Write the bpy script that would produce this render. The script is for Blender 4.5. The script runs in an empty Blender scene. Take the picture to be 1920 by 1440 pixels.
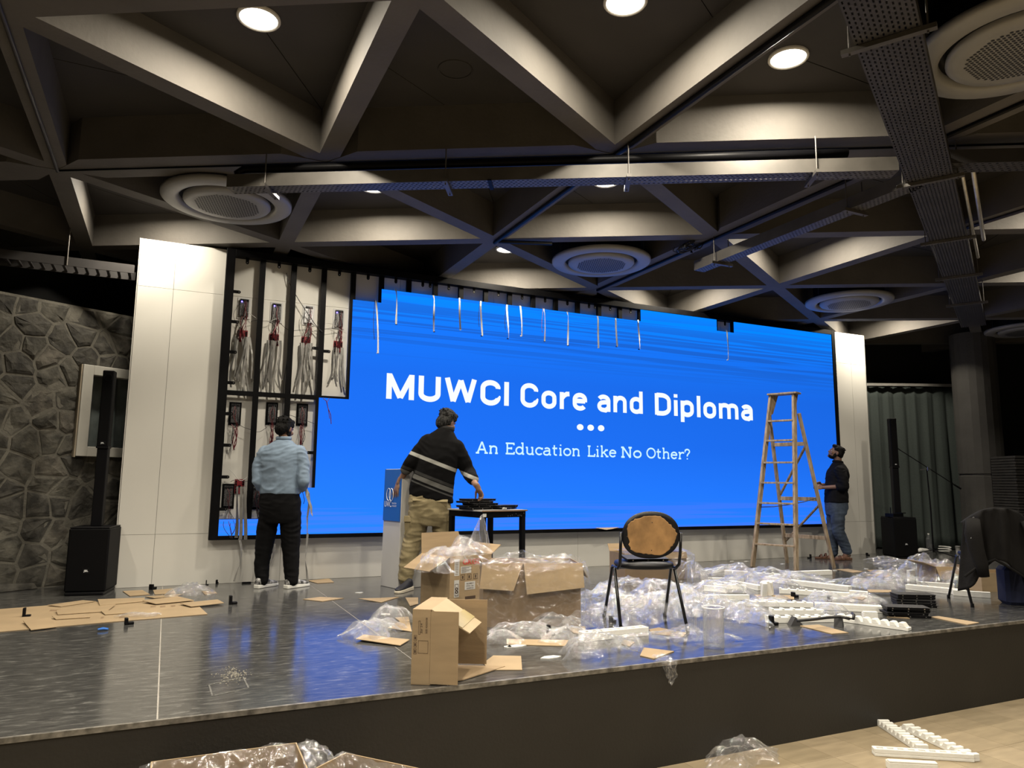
import bpy, bmesh, math, random
import numpy as np
from mathutils import Vector, Matrix, Euler, noise

random.seed(7)
C = bpy.context.scene.collection
SC = bpy.context.scene
PI = math.pi
R = math.radians

# ------------------------------------------------------------------ camera
F_PX, PITCH, ROLL, YAW, HC = 1362.658, 0.1359, 0.01009, 0.43876, 1.05
_cy, _sy = math.cos(YAW), math.sin(YAW)
FWD = Vector((_sy * math.cos(PITCH), _cy * math.cos(PITCH), math.sin(PITCH)))
_rt = Vector((_cy, -_sy, 0.0)); _up = _rt.cross(FWD)
RT = _rt * math.cos(ROLL) + _up * math.sin(ROLL)
UP = -_rt * math.sin(ROLL) + _up * math.cos(ROLL)
CAM = Vector((0, 0, HC))
HEAD = Vector((_sy, _cy, 0))      # level heading of the viewer
cam_data = bpy.data.cameras.new('camera')
cam = bpy.data.objects.new('camera', cam_data); C.objects.link(cam)
cam_data.sensor_width = 36; cam_data.lens = 36 * F_PX / 1920
cam_data.clip_start = 0.05; cam_data.clip_end = 100
m3 = Matrix((RT, UP, -FWD)).transposed()
cam.matrix_world = Matrix.Translation(CAM) @ m3.to_4x4()
SC.camera = cam

# ------------------------------------------------------------------ world, exposure
w = bpy.data.worlds.new('world'); SC.world = w; w.use_nodes = True
w.node_tree.nodes['Background'].inputs[0].default_value = (0.55, 0.6, 0.7, 1)
w.node_tree.nodes['Background'].inputs[1].default_value = 0.0
SC.view_settings.view_transform = 'Standard'
SC.view_settings.look = 'None'
SC.view_settings.gamma = 1
SC.view_settings.use_curve_mapping = False
SC.view_settings.exposure = 0.0
SC.cycles.transparent_max_bounces = 40
SC.cycles.max_bounces = 7
SC.cycles.diffuse_bounces = 4
SC.cycles.glossy_bounces = 3
SC.cycles.sample_clamp_indirect = 4
LAMP_W = 64.0          # one downlight
LAMP_COL = (1.0, 0.895, 0.725)
SCREEN_GAIN = 1.0

# ------------------------------------------------------------------ measuring: image point -> real plane
def ray(u, v): return RT * ((u - 960) / F_PX) - UP * ((v - 720) / F_PX) + FWD
def fl(u, v, z=0.0):
    d = ray(u, v); return CAM + d * ((z - HC) / d.z)
def py(u, v, y):
    d = ray(u, v); return CAM + d * (y / d.y)
def dp(u, v, D):
    d = ray(u, v); return CAM + d * (D / d.dot(HEAD))
def depth(p): return Vector(p).dot(HEAD)

# ------------------------------------------------------------------ materials
MATS = {}
def newmat(name):
    m = bpy.data.materials.new(name); m.use_nodes = True
    nt = m.node_tree
    return m, nt, nt.nodes['Principled BSDF']
def pm(name, col, rough=0.5, metal=0.0, var=0.12, scale=6.0, bump=0.0, bscale=40.0, stretch=(1, 1, 1), emit=None, es=0, spec=0.5, trans=0, alpha=None, col2=None, detail=4):
    if name in MATS: return MATS[name]
    m, nt, b = newmat(name); N = nt.nodes; L = nt.links
    tc = N.new('ShaderNodeTexCoord'); mp = N.new('ShaderNodeMapping'); L.new(tc.outputs['Object'], mp.inputs[0])
    mp.inputs['Scale'].default_value = stretch
    if var > 0 or col2:
        n = N.new('ShaderNodeTexNoise'); n.inputs['Scale'].default_value = scale; n.inputs['Detail'].default_value = detail
        L.new(mp.outputs[0], n.inputs['Vector'])
        r = N.new('ShaderNodeValToRGB'); L.new(n.outputs['Fac'], r.inputs[0])
        a = tuple(max(0, c * (1 - var)) for c in col); c2 = col2 or tuple(min(1, c * (1 + var)) for c in col)
        r.color_ramp.elements[0].position = 0.35; r.color_ramp.elements[1].position = 0.68
        r.color_ramp.elements[0].color = (*a, 1); r.color_ramp.elements[1].color = (*c2, 1)
        L.new(r.outputs[0], b.inputs['Base Color'])
    else: b.inputs['Base Color'].default_value = (*col, 1)
    b.inputs['Roughness'].default_value = rough; b.inputs['Metallic'].default_value = metal
    b.inputs['Specular IOR Level'].default_value = spec
    if trans: b.inputs['Transmission Weight'].default_value = trans
    if bump > 0:
        n2 = N.new('ShaderNodeTexNoise'); n2.inputs['Scale'].default_value = bscale; n2.inputs['Detail'].default_value = 5
        L.new(mp.outputs[0], n2.inputs['Vector'])
        bp = N.new('ShaderNodeBump'); bp.inputs['Strength'].default_value = bump; bp.inputs['Distance'].default_value = 0.01
        L.new(n2.outputs['Fac'], bp.inputs['Height']); L.new(bp.outputs[0], b.inputs['Normal'])
    if emit:
        b.inputs['Emission Color'].default_value = (*emit, 1); b.inputs['Emission Strength'].default_value = es
    MATS[name] = m
    return m

concrete = pm('painted concrete', (0.092, 0.084, 0.074), 0.75, var=0.10, scale=3, bump=0.25, bscale=25)
slab_m = pm('ceiling paint', (0.032, 0.029, 0.027), 0.8, var=0.12, scale=2, bump=0.1)
black_paint = pm('black wall paint', (0.0055, 0.0055, 0.006), 0.75, var=0.15, scale=2)
white_panel = pm('white laminated panel', (0.62, 0.61, 0.57), 0.55, var=0.015, scale=1.5, bump=0.02)
seam_m = pm('dark seam', (0.16, 0.15, 0.14), 0.8, var=0)
frame_black = pm('black steel', (0.0035, 0.0035, 0.004), 0.5, spec=.08, var=0.2, scale=10)
black_plastic = pm('black plastic', (0.0045, 0.0045, 0.0055), 0.45, spec=.15, var=0.1)
speaker_m = pm('speaker grille black', (0.0032, 0.0032, 0.0038), 0.6, spec=.1, var=0.2, scale=200, bump=0.2, bscale=400)
galv = pm('galvanised painted steel', (0.095, 0.088, 0.078), 0.45, metal=0.3, var=0.15, scale=5)
dark_tray = pm('dark grey tray steel', (0.050, 0.047, 0.047), 0.55, metal=0.3, var=0.15, scale=4)
chrome = pm('steel', (0.6, 0.6, 0.6), 0.25, metal=1.0, var=0)
ac_white = pm('unit white plastic', (0.25, 0.247, 0.235), 0.45, var=0.03)
ac_dark = pm('unit dark slot', (0.02, 0.02, 0.022), 0.6, var=0)
foam_m = pm('white foam', (0.76, 0.76, 0.73), 0.85, var=0.03, scale=20, bump=0.15, bscale=120)
card_m = pm('cardboard', (0.34, 0.25, 0.148), 0.8, var=0.08, scale=4, stretch=(1, 1, 6), bump=0.05, bscale=60)
card_in = pm('cardboard inner face', (0.30, 0.215, 0.125), 0.85, var=0.08, scale=4, stretch=(1, 1, 10), bump=0.08, bscale=50)
card_dark = pm('cardboard brown', (0.215, 0.152, 0.095), 0.85, var=0.08, scale=4)
ink_m = pm('print ink', (0.07, 0.045, 0.03), 0.8, var=0)
red_ink = pm('red print', (0.55, 0.06, 0.05), 0.7, var=0)
label_m = pm('paper label', (0.55, 0.55, 0.535), 0.7, var=0.02)
wood_m = pm('ladder wood', (0.30, 0.215, 0.13), 0.65, var=0.35, scale=12, stretch=(3, 3, 0.6), bump=0.15, bscale=40, col2=(0.40, 0.32, 0.22))
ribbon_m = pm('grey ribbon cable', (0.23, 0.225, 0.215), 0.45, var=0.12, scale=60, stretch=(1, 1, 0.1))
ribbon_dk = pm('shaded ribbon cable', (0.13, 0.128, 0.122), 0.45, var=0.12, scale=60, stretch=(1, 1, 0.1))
red_wire = pm('dark red wire', (0.11, 0.008, 0.014), 0.45, var=0.1)
black_wire = pm('black wire', (0.012, 0.012, 0.014), 0.5, var=0)
white_wire = pm('white wire', (0.55, 0.55, 0.53), 0.5, var=0)
pcb_red = pm('red circuit board', (0.21, 0.012, 0.02), 0.45, var=0.4, scale=60)
psu_m = pm('perforated metal case', (0.11, 0.11, 0.115), 0.4, metal=0.6, var=0.6, scale=90)
skin_a = pm('skin', (0.16, 0.085, 0.055), 0.55, var=0.08, scale=10)
skin_b = pm('light skin', (0.22, 0.125, 0.085), 0.55, var=0.08, scale=10)
hair_m = pm('black hair', (0.004, 0.0036, 0.0035), 0.75, spec=.15, var=0.5, scale=30, bump=0.8, bscale=90, stretch=(1, 1, 0.3))
stone_dark = [pm('rubble stone %s' % n, c, 0.85, var=0.55, scale=9, bump=1.0, bscale=22, detail=9) for n, c in (('a', (0.062, 0.058, 0.047)), ('b', (0.046, 0.043, 0.036)), ('c', (0.076, 0.069, 0.056)))]
mortar_m = pm('mortar', (0.115, 0.108, 0.09), 0.9, var=0.2, scale=12, bump=0.5, bscale=50)

def laminate():
    m, nt, b = newmat('dark streaked stage laminate'); N = nt.nodes; L = nt.links
    tc = N.new('ShaderNodeTexCoord')
    mp = N.new('ShaderNodeMapping'); mp.inputs['Scale'].default_value = (2.6, 9, 1); mp.inputs['Rotation'].default_value = (0, 0, 0.12)
    L.new(tc.outputs['Object'], mp.inputs[0])
    n = N.new('ShaderNodeTexNoise'); n.inputs['Scale'].default_value = 3.2; n.inputs['Detail'].default_value = 9; n.inputs['Roughness'].default_value = 0.68
    n.inputs['Distortion'].default_value = 0.6
    L.new(mp.outputs[0], n.inputs['Vector'])
    r = N.new('ShaderNodeValToRGB'); e = r.color_ramp.elements
    e[0].position = 0.34; e[0].color = (0.036, 0.036, 0.0365, 1); e[1].position = 0.76; e[1].color = (0.22, 0.22, 0.21, 1)
    k = r.color_ramp.elements.new(0.55); k.color = (0.068, 0.068, 0.066, 1)
    L.new(n.outputs['Fac'], r.inputs[0]); L.new(r.outputs[0], b.inputs['Base Color'])
    n2 = N.new('ShaderNodeTexNoise'); n2.inputs['Scale'].default_value = 2.5; n2.inputs['Detail'].default_value = 6
    L.new(tc.outputs['Object'], n2.inputs['Vector'])
    mr = N.new('ShaderNodeMapRange'); mr.inputs['To Min'].default_value = 0.07; mr.inputs['To Max'].default_value = 0.22
    L.new(n2.outputs['Fac'], mr.inputs[0]); L.new(mr.outputs[0], b.inputs['Roughness'])
    b.inputs['Specular IOR Level'].default_value = 1.0
    bp = N.new('ShaderNodeBump'); bp.inputs['Strength'].default_value = 0.06; bp.inputs['Distance'].default_value = 0.003
    L.new(n.outputs['Fac'], bp.inputs['Height']); L.new(bp.outputs[0], b.inputs['Normal'])
    return m
lam_m = laminate()
riser_m = pm('brown black riser paint', (0.0165, 0.0148, 0.0122), 0.6, var=0.12, scale=2.5, bump=0.15, bscale=60)
hall_tile = [pm('beige vinyl %d' % i, c, 0.45, var=0.10, scale=5, stretch=(1, 4, 1)) for i, c in enumerate([(0.30, 0.24, 0.155), (0.28, 0.225, 0.145), (0.315, 0.252, 0.165)])]

def film_mat(name, op, tint):
    m = bpy.data.materials.new(name); m.use_nodes = True; nt = m.node_tree; N = nt.nodes; L = nt.links
    N.remove(N['Principled BSDF']); out = N['Material Output']
    t = N.new('ShaderNodeBsdfTransparent'); t.inputs[0].default_value = (0.985, 0.985, 0.985, 1)
    g = N.new('ShaderNodeBsdfGlossy'); g.inputs['Roughness'].default_value = 0.09; g.inputs[0].default_value = (0.95, 0.96, 1, 1)
    d = N.new('ShaderNodeBsdfDiffuse'); d.inputs[0].default_value = (*tint, 1)
    tl = N.new('ShaderNodeBsdfTranslucent'); tl.inputs[0].default_value = (*tint, 1)
    a = N.new('ShaderNodeMixShader'); L.new(d.outputs[0], a.inputs[1]); L.new(tl.outputs[0], a.inputs[2]); a.inputs[0].default_value = 0.5
    b = N.new('ShaderNodeMixShader'); b.inputs[0].default_value = 0.58; L.new(a.outputs[0], b.inputs[1]); L.new(g.outputs[0], b.inputs[2])
    lw = N.new('ShaderNodeLayerWeight'); lw.inputs[0].default_value = 0.35
    tc = N.new('ShaderNodeTexCoord'); n = N.new('ShaderNodeTexNoise'); n.inputs['Scale'].default_value = 14; n.inputs['Detail'].default_value = 6
    L.new(tc.outputs['Object'], n.inputs['Vector'])
    bp = N.new('ShaderNodeBump'); bp.inputs['Strength'].default_value = 0.6; bp.inputs['Distance'].default_value = 0.02
    L.new(n.outputs['Fac'], bp.inputs['Height']); L.new(bp.outputs[0], g.inputs['Normal'])
    mr = N.new('ShaderNodeMapRange'); mr.inputs['To Min'].default_value = op; mr.inputs['To Max'].default_value = min(1, op + 0.45)
    L.new(lw.outputs['Facing'], mr.inputs[0])
    x = N.new('ShaderNodeMixShader'); L.new(mr.outputs[0], x.inputs[0]); L.new(t.outputs[0], x.inputs[1]); L.new(b.outputs[0], x.inputs[2])
    L.new(x.outputs[0], out.inputs[0])
    return m
film_m = film_mat('clear plastic film', 0.13, (0.80, 0.82, 0.86))
film_thin = film_mat('thin clear film', 0.045, (0.62, 0.64, 0.68))

# ------------------------------------------------------------------ mesh builder
class MB:
    def __init__(s): s.v = []; s.f = []
    def add(s, vs, fs):
        o = len(s.v); s.v += [tuple(x) for x in vs]; s.f += [tuple(i + o for i in f) for f in fs]; return s
    def hexa(s, p):   # 8 points: bottom 4 ccw, top 4 ccw
        return s.add(p, [(3, 2, 1, 0), (4, 5, 6, 7), (0, 1, 5, 4), (1, 2, 6, 5), (2, 3, 7, 6), (3, 0, 4, 7)])
    def box(s, x0, x1, y0, y1, z0, z1, M=None):
        p = [Vector(q) for q in ((x0, y0, z0), (x1, y0, z0), (x1, y1, z0), (x0, y1, z0), (x0, y0, z1), (x1, y0, z1), (x1, y1, z1), (x0, y1, z1))]
        if M: p = [M @ q for q in p]
        return s.hexa(p)
    def cbox(s, c, d, M=None):
        return s.box(c[0] - d[0] / 2, c[0] + d[0] / 2, c[1] - d[1] / 2, c[1] + d[1] / 2, c[2] - d[2] / 2, c[2] + d[2] / 2, M)
    def bar(s, p, q, w, h, up=(0, 0, 1)):   # rectangular bar p->q, w across, h along up
        p = Vector(p); q = Vector(q); d = (q - p).normalized(); up = Vector(up)
        a = d.cross(up)
        if a.length < 1e-5: a = d.cross(Vector((1, 0, 0)))
        a.normalize(); b = a.cross(d).normalized(); a = a * w / 2; b = b * h / 2
        return s.hexa([p - a - b, p + a - b, q + a - b, q - a - b, p - a + b, p + a + b, q + a + b, q - a + b])
    def tube(s, pts, r, n=8, cap=True, flat=1.0):
        pts = [Vector(p) for p in pts]; k = len(pts); rr = r if isinstance(r, (list, tuple)) else [r] * k
        prev = None; base = len(s.v); vs = []
        for i, p in enumerate(pts):
            d = (pts[min(i + 1, k - 1)] - pts[max(i - 1, 0)])
            if d.length < 1e-9: d = Vector((0, 0, 1))
            d.normalize()
            if prev is None:
                a = d.cross(Vector((0, 0, 1)))
                if a.length < 1e-3: a = d.cross(Vector((1, 0, 0)))
            else:
                a = prev - d * prev.dot(d)
                if a.length < 1e-5: a = d.cross(Vector((0, 1, 0)))
            a.normalize(); prev = a; b = d.cross(a)
            for j in range(n):
                t = 2 * PI * j / n; vs.append(p + a * (math.cos(t) * rr[i]) + b * (math.sin(t) * rr[i] * flat))
        fs = []
        for i in range(k - 1):
            for j in range(n):
                j2 = (j + 1) % n; fs.append((i * n + j, i * n + j2, (i + 1) * n + j2, (i + 1) * n + j))
        if cap: fs += [tuple(range(n))[::-1], tuple((k - 1) * n + j for j in range(n))]
        return s.add(vs, fs)
    def lathe(s, prof, c=(0, 0, 0), n=32, cap=False):
        c = Vector(c); vs = []; k = len(prof)
        for (r, z) in prof:
            for j in range(n):
                t = 2 * PI * j / n; vs.append((c.x + r * math.cos(t), c.y + r * math.sin(t), c.z + z))
        fs = [(i * n + j, i * n + (j + 1) % n, (i + 1) * n + (j + 1) % n, (i + 1) * n + j) for i in range(k - 1) for j in range(n)]
        if cap: fs += [tuple(range(n))[::-1], tuple((k - 1) * n + j for j in range(n))]
        return s.add(vs, fs)
    def prism(s, poly, z0, z1):
        n = len(poly)
        vs = [(p[0], p[1], z0) for p in poly] + [(p[0], p[1], z1) for p in poly]
        return s.add(vs, [tuple(range(n))[::-1], tuple(range(n, 2 * n))] + [(i, (i + 1) % n, n + (i + 1) % n, n + i) for i in range(n)])
    def plate(s, pts, nrm, t):  # polygon in space, thickened along nrm
        n = len(pts); nn = Vector(nrm).normalized() * t; pts = [Vector(p) for p in pts]
        return s.add(pts + [p + nn for p in pts], [tuple(range(n))[::-1], tuple(range(n, 2 * n))] + [(i, (i + 1) % n, n + (i + 1) % n, n + i) for i in range(n)])
    def strip(s, pts, side, t=0.0012):   # ribbon: centre points and half-width vectors
        k = len(pts); vs = []
        for i, (p, h) in enumerate(zip(pts, side)):
            p = Vector(p); h = Vector(h)
            d = (Vector(pts[min(i + 1, k - 1)]) - Vector(pts[max(i - 1, 0)])).normalized(); n = d.cross(h).normalized() * t
            vs += [p - h, p + h, p + h + n, p - h + n]
        fs = []
        for i in range(k - 1):
            for j in range(4): fs.append((i * 4 + j, i * 4 + (j + 1) % 4, (i + 1) * 4 + (j + 1) % 4, (i + 1) * 4 + j))
        fs += [(3, 2, 1, 0), tuple(4 * (k - 1) + j for j in range(4))]
        return s.add(vs, fs)

def mesh_from(name, mb, mat, inv=None, bevel=0, smooth=False, fixn=True):
    me = bpy.data.meshes.new(name)
    bm = bmesh.new(); vs = [bm.verts.new(v) for v in mb.v]
    for f in mb.f:
        try: bm.faces.new([vs[i] for i in f])
        except ValueError: pass
    if inv is not None: bm.transform(inv)
    if fixn: bmesh.ops.recalc_face_normals(bm, faces=bm.faces)
    if bevel > 0:
        ed = [e for e in bm.edges if len(e.link_faces) == 2 and e.calc_face_angle(0) > 0.6]
        bmesh.ops.bevel(bm, geom=ed, offset=bevel, segments=1, profile=0.5, affect='EDGES', clamp_overlap=True)
    bm.to_mesh(me); bm.free()
    if smooth:
        for p in me.polygons: p.use_smooth = True
    for mm in (mat if isinstance(mat, (list, tuple)) else [mat]): me.materials.append(mm)
    return me

def tag(o, label=None, cat=None, group=None, kind=None):
    if label: o['label'] = label
    if cat: o['category'] = cat
    if group: o['group'] = group
    if kind: o['kind'] = kind
    return o
def put(name, mb, mat, parent=None, world=False, bevel=0, smooth=False, label=None, kind=None, fixn=True):
    inv = None
    if world and parent is not None:
        q = parent; Mx = Matrix.Identity(4)
        while q is not None: Mx = q.matrix_basis @ Mx; q = q.parent
        inv = Mx.inverted()
    me = mb if isinstance(mb, bpy.types.Mesh) else mesh_from(name, mb, mat, inv, bevel, smooth, fixn)
    if isinstance(mb, bpy.types.Mesh) and inv is not None: me.transform(inv)
    o = bpy.data.objects.new(name, me); C.objects.link(o)
    if parent is not None: o.parent = parent
    if label: o['label'] = label
    if kind: o['kind'] = kind
    return o
def thing(name, label, cat, loc=(0, 0, 0), rz=0, group=None):
    o = bpy.data.objects.new(name, None); C.objects.link(o); o.empty_display_size = 0.1
    o.matrix_basis = Matrix.Translation(Vector(loc)) @ Matrix.Rotation(rz, 4, 'Z')
    return tag(o, label, cat, group)
def struct(name, mb, mat, parent=None, label=None, **k):
    o = put(name, mb, mat, parent, label=label, **k)
    if parent is None: o['kind'] = 'structure'
    return o
def solo(name, mb, mat, label, cat, origin, group=None, bevel=0, smooth=False):   # one-mesh thing, world-space mb
    o = bpy.data.objects.new(name, mesh_from(name, mb, mat, Matrix.Translation(-Vector(origin)), bevel, smooth)); C.objects.link(o)
    o.location = origin
    return tag(o, label, cat, group)
def text_mb(txt, bold=0.0, extr=0.0):
    cu = bpy.data.curves.new('t', 'FONT'); cu.body = txt; cu.size = 1; cu.offset = bold; cu.extrude = extr; cu.resolution_u = 4
    o = bpy.data.objects.new('t', cu); C.objects.link(o)
    bpy.context.view_layer.update()
    me = bpy.data.meshes.new_from_object(o.evaluated_get(bpy.context.evaluated_depsgraph_get()))
    mb = MB(); mb.v = [tuple(v.co) for v in me.vertices]; mb.f = [tuple(p.vertices) for p in me.polygons]
    bpy.data.objects.remove(o); bpy.data.curves.remove(cu); bpy.data.meshes.remove(me)
    return mb
def text_on(txt, origin, ux, uy, width=None, height=None, bold=0.0, lift=0.001):
    """lay text on a plane: origin at lower left, ux/uy unit directions"""
    mb = text_mb(txt, bold); xs = [v[0] for v in mb.v]; ys = [v[1] for v in mb.v]
    x0, x1 = min(xs), max(xs); cap = 0.73
    sy_ = (height / cap) if height else None; sx_ = (width / (x1 - x0)) if width else sy_
    if sy_ is None: sy_ = sx_
    o = Vector(origin); ux = Vector(ux); uy = Vector(uy); n = ux.cross(uy).normalized()
    r = MB(); r.v = [tuple(o + ux * ((x - x0) * sx_) + uy * (y * sy_) + n * lift) for x, y, z in mb.v]; r.f = mb.f
    return r

# ================================================================== STRUCTURE
YW = 8.221          # face of the white wall
H = 3.56            # underside of the ceiling beams
HS = HC + 0         # unused helper
EDGE = 3.714        # stage front edge
ZH = -0.588         # hall floor

# ---- stage
mb = MB().box(-4.5, 17, EDGE + 0.012, 15.2, -0.588, -0.003)
stage = struct('stage_floor', mb, pm('pale joint', (0.36, 0.34, 0.31), 0.6, var=0.1), label='dark streaked stage floor of large slabs with pale joints')
xs = [-4.5] + [0.033 + 1.37 * k for k in range(-3, 13)]
ys = [EDGE + 0.012] + [4.68 + 0.93 * k for k in range(0, 12)]
for i in range(len(xs) - 1):
    for j in range(len(ys) - 1):
        g = 0.0038; gy = 0.0008
        put('floor_slab', MB().box(xs[i] + g, xs[i + 1] - g, ys[j] + gy, ys[j + 1] - gy, -0.0029, 0.0), lam_m, stage)
struct('trim_1', MB().box(-4.5, 17, EDGE - 0.006, EDGE + 0.013, -0.022, 0.001), pm('worn metal nosing', (0.20, 0.19, 0.17), 0.45, metal=0.4, var=0.5, scale=20), label='thin worn edging strip along the stage edge')
struct('wall_stage_riser', MB().box(-4.5, 17, EDGE, EDGE + 0.012, ZH, -0.022), riser_m, label='brown black painted riser below the stage edge')
# ---- hall floor
hall = struct('floor', MB().box(-6, 17, -6, EDGE, -0.70, ZH - 0.006), hall_tile[0], label='beige tiled hall floor below the stage')
for i in range(28):
    for j in range(8):
        x0 = -0.4 + 0.30 * i; y1 = EDGE - 0.30 * j
        put('floor_tile', MB().box(x0 + 0.001, x0 + 0.299, y1 - 0.299, y1 - 0.001, ZH - 0.006, ZH), hall_tile[(i * 7 + j * 3) % 3], hall)

# ---- ceiling: slab, triangular beam grid, panels in the coffers
LA, OX, OY, PH = 2.25846, -0.97781, 6.71481, R(-30)
def node(i, j):
    t = i - j * 0.5; q = j * math.sqrt(3) / 2
    return Vector((OX + LA * (t * math.cos(PH) - q * math.sin(PH)), OY + LA * (t * math.sin(PH) + q * math.cos(PH)), 0))
ZS = H + 0.36
ceil = struct('ceiling', MB().box(-8, 18, -6, 17, ZS, ZS + 0.2), slab_m, label='dark ceiling slab above a triangular grid of beams')
def inview(p): return -6.5 < p.x < 15.5 and -3.5 < p.y < 14.5
for i in range(-6, 12):
    for j in range(-6, 8):
        n0 = node(i, j)
        if not inview(n0): continue
        for k, (di, dj) in enumerate(((1, 0), (0, 1), (1, 1))):
            n1 = node(i + di, j + dj)
            if not inview(n1): continue
            wd = 0.155; dz = 0.0
            if k == 0 and j == 0: wd = 0.35; dz = 0.004
            if k == 1 and i == 3: wd = 0.27; dz = 0.002
            d = (n1 - n0).normalized(); s_ = Vector((-d.y, d.x, 0)) * wd / 2; e = d * (wd * 0.866)
            poly = [n0, n0 + e - s_, n1 - e - s_, n1, n1 - e + s_, n0 + e + s_]
            put('beam', MB().prism([(p.x, p.y) for p in poly], H - dz, ZS + 0.01), concrete, ceil)
        for tri in ((n0, node(i + 1, j), node(i + 1, j + 1)), (n0, node(i, j + 1), node(i + 1, j + 1))):
            if not all(inview(p) for p in tri): continue
            c = sum(tri, Vector()) / 3; t3 = [c + (p - c) * 0.88 for p in tri]
            m1 = t3[0].lerp(t3[1], 0.55); m2 = t3[2].lerp(t3[1], 0.55)
            if (i + j) % 2: m1 = t3[0].lerp(t3[1], 0.48); m2 = t3[2]
            g1 = (t3[1] - m1) * 0.008; g2 = (t3[1] - m2) * 0.008
            q1 = [t3[0], m1, m2] + ([t3[2]] if m2 is not t3[2] else [])
            q2 = [m1 + g1, t3[1], m2 + g2]
            for q in (q1, q2):
                put('ceiling_panel', MB().prism([(p.x, p.y) for p in q], ZS - 0.012, ZS), slab_m, ceil)
def tri_c(kind, i, j):
    t = ((i, j), (i + 1, j), (i + 1, j + 1)) if kind == 'D' else ((i, j), (i, j + 1), (i + 1, j + 1))
    return sum((node(*q) for q in t), Vector()) / 3

# ---- white wall carrying the display
wb = struct('wall_back', MB().box(-0.405, 10.285, YW + 0.012, YW + 0.30, 0, 3.528), seam_m, label='white panelled wall standing behind the display')
px_ = [-0.41, -0.07, 1.15, 2.37, 3.59, 4.81, 6.03, 7.25, 8.47, 9.95, 10.29]
pz_ = [0.0, 0.509, 1.77, 3.029, 3.533]
for i in range(len(px_) - 1):
    for j in range(4):
        if 0 < i < 9 and j == 1:
            put('wall_panel', MB().box(px_[i] + .0015, px_[i + 1] - .0015, YW, YW + 0.012, pz_[1] + .0015, pz_[3] - .0015), white_panel, wb)
        elif 0 < i < 9 and j == 2: continue
        elif j == 1: put('wall_panel', MB().box(px_[i] + .0015, px_[i + 1] - .0015, YW, YW + 0.012, pz_[1] + .0015, pz_[3] - .0015), white_panel, wb)
        elif j == 2: continue
        else: put('wall_panel', MB().box(px_[i] + .0015, px_[i + 1] - .0015, YW, YW + 0.012, pz_[j] + .0015, pz_[j + 1] - .0015), white_panel, wb)
for xx, nm in ((-0.41, 0), (10.285, 1)):
    put('end_panel', MB().box(xx - 0.006, xx + 0.006, YW, YW + 0.30, 0, 3.533), white_panel, wb)

# ---- rubble stone wall on the left
SA = Vector((-1.336, 8.333, 0)); SD = Vector((0.866, 0.5, 0)); SN = Vector((-0.5, 0.866, 0))
def sw(s, z, o=0): p = SA + SD * s + SN * o; return Vector((p.x, p.y, z))
mb = MB(); mb.hexa([sw(-3, 0, .02), sw(2.6, 0, .02), sw(2.6, 0, .4), sw(-3, 0, .4), sw(-3, 2.82, .02), sw(2.6, 2.82, .02), sw(2.6, 2.82, .4), sw(-3, 2.82, .4)])
# leave an opening for the window: build the backing in four blocks instead
W0, W1, WZ0, WZ1 = 0.545, 1.35, 1.31, 2.20
mb = MB()
for s0, s1, z0, z1 in ((-3, W0, 0, 2.82), (W1, 2.6, 0, 2.82), (W0, W1, 0, WZ0), (W0, W1, WZ1, 2.82)):
    mb.hexa([sw(s0, z0, -.004), sw(s1, z0, -.004), sw(s1, z0, .4), sw(s0, z0, .4), sw(s0, z1, -.004), sw(s1, z1, -.004), sw(s1, z1, .4), sw(s0, z1, .4)])
wl = struct('wall_left', mb, mortar_m, label='dark rubble stone wall beside the white wall')
def clip(poly, a, b, c):   # keep a*x+b*y<=c
    out = []
    for k in range(len(poly)):
        p, q = poly[k], poly[(k + 1) % len(poly)]; fp = a * p[0] + b * p[1] - c; fq = a * q[0] + b * q[1] - c
        if fp <= 0: out.append(p)
        if (fp < 0 < fq) or (fq < 0 < fp):
            t = fp / (fp - fq); out.append((p[0] + t * (q[0] - p[0]), p[1] + t * (q[1] - p[1])))
    return out
rs = random.Random(3); seeds = []
nx, nz = 22, 13
for i in range(nx):
    for j in range(nz):
        if rs.random() < 0.06: continue
        seeds.append((-2.7 + 5.2 * (i + .5 + rs.uniform(-.42, .42)) / nx, 2.84 * (j + .5 + rs.uniform(-.42, .42)) / nz))
nst = 0
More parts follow.
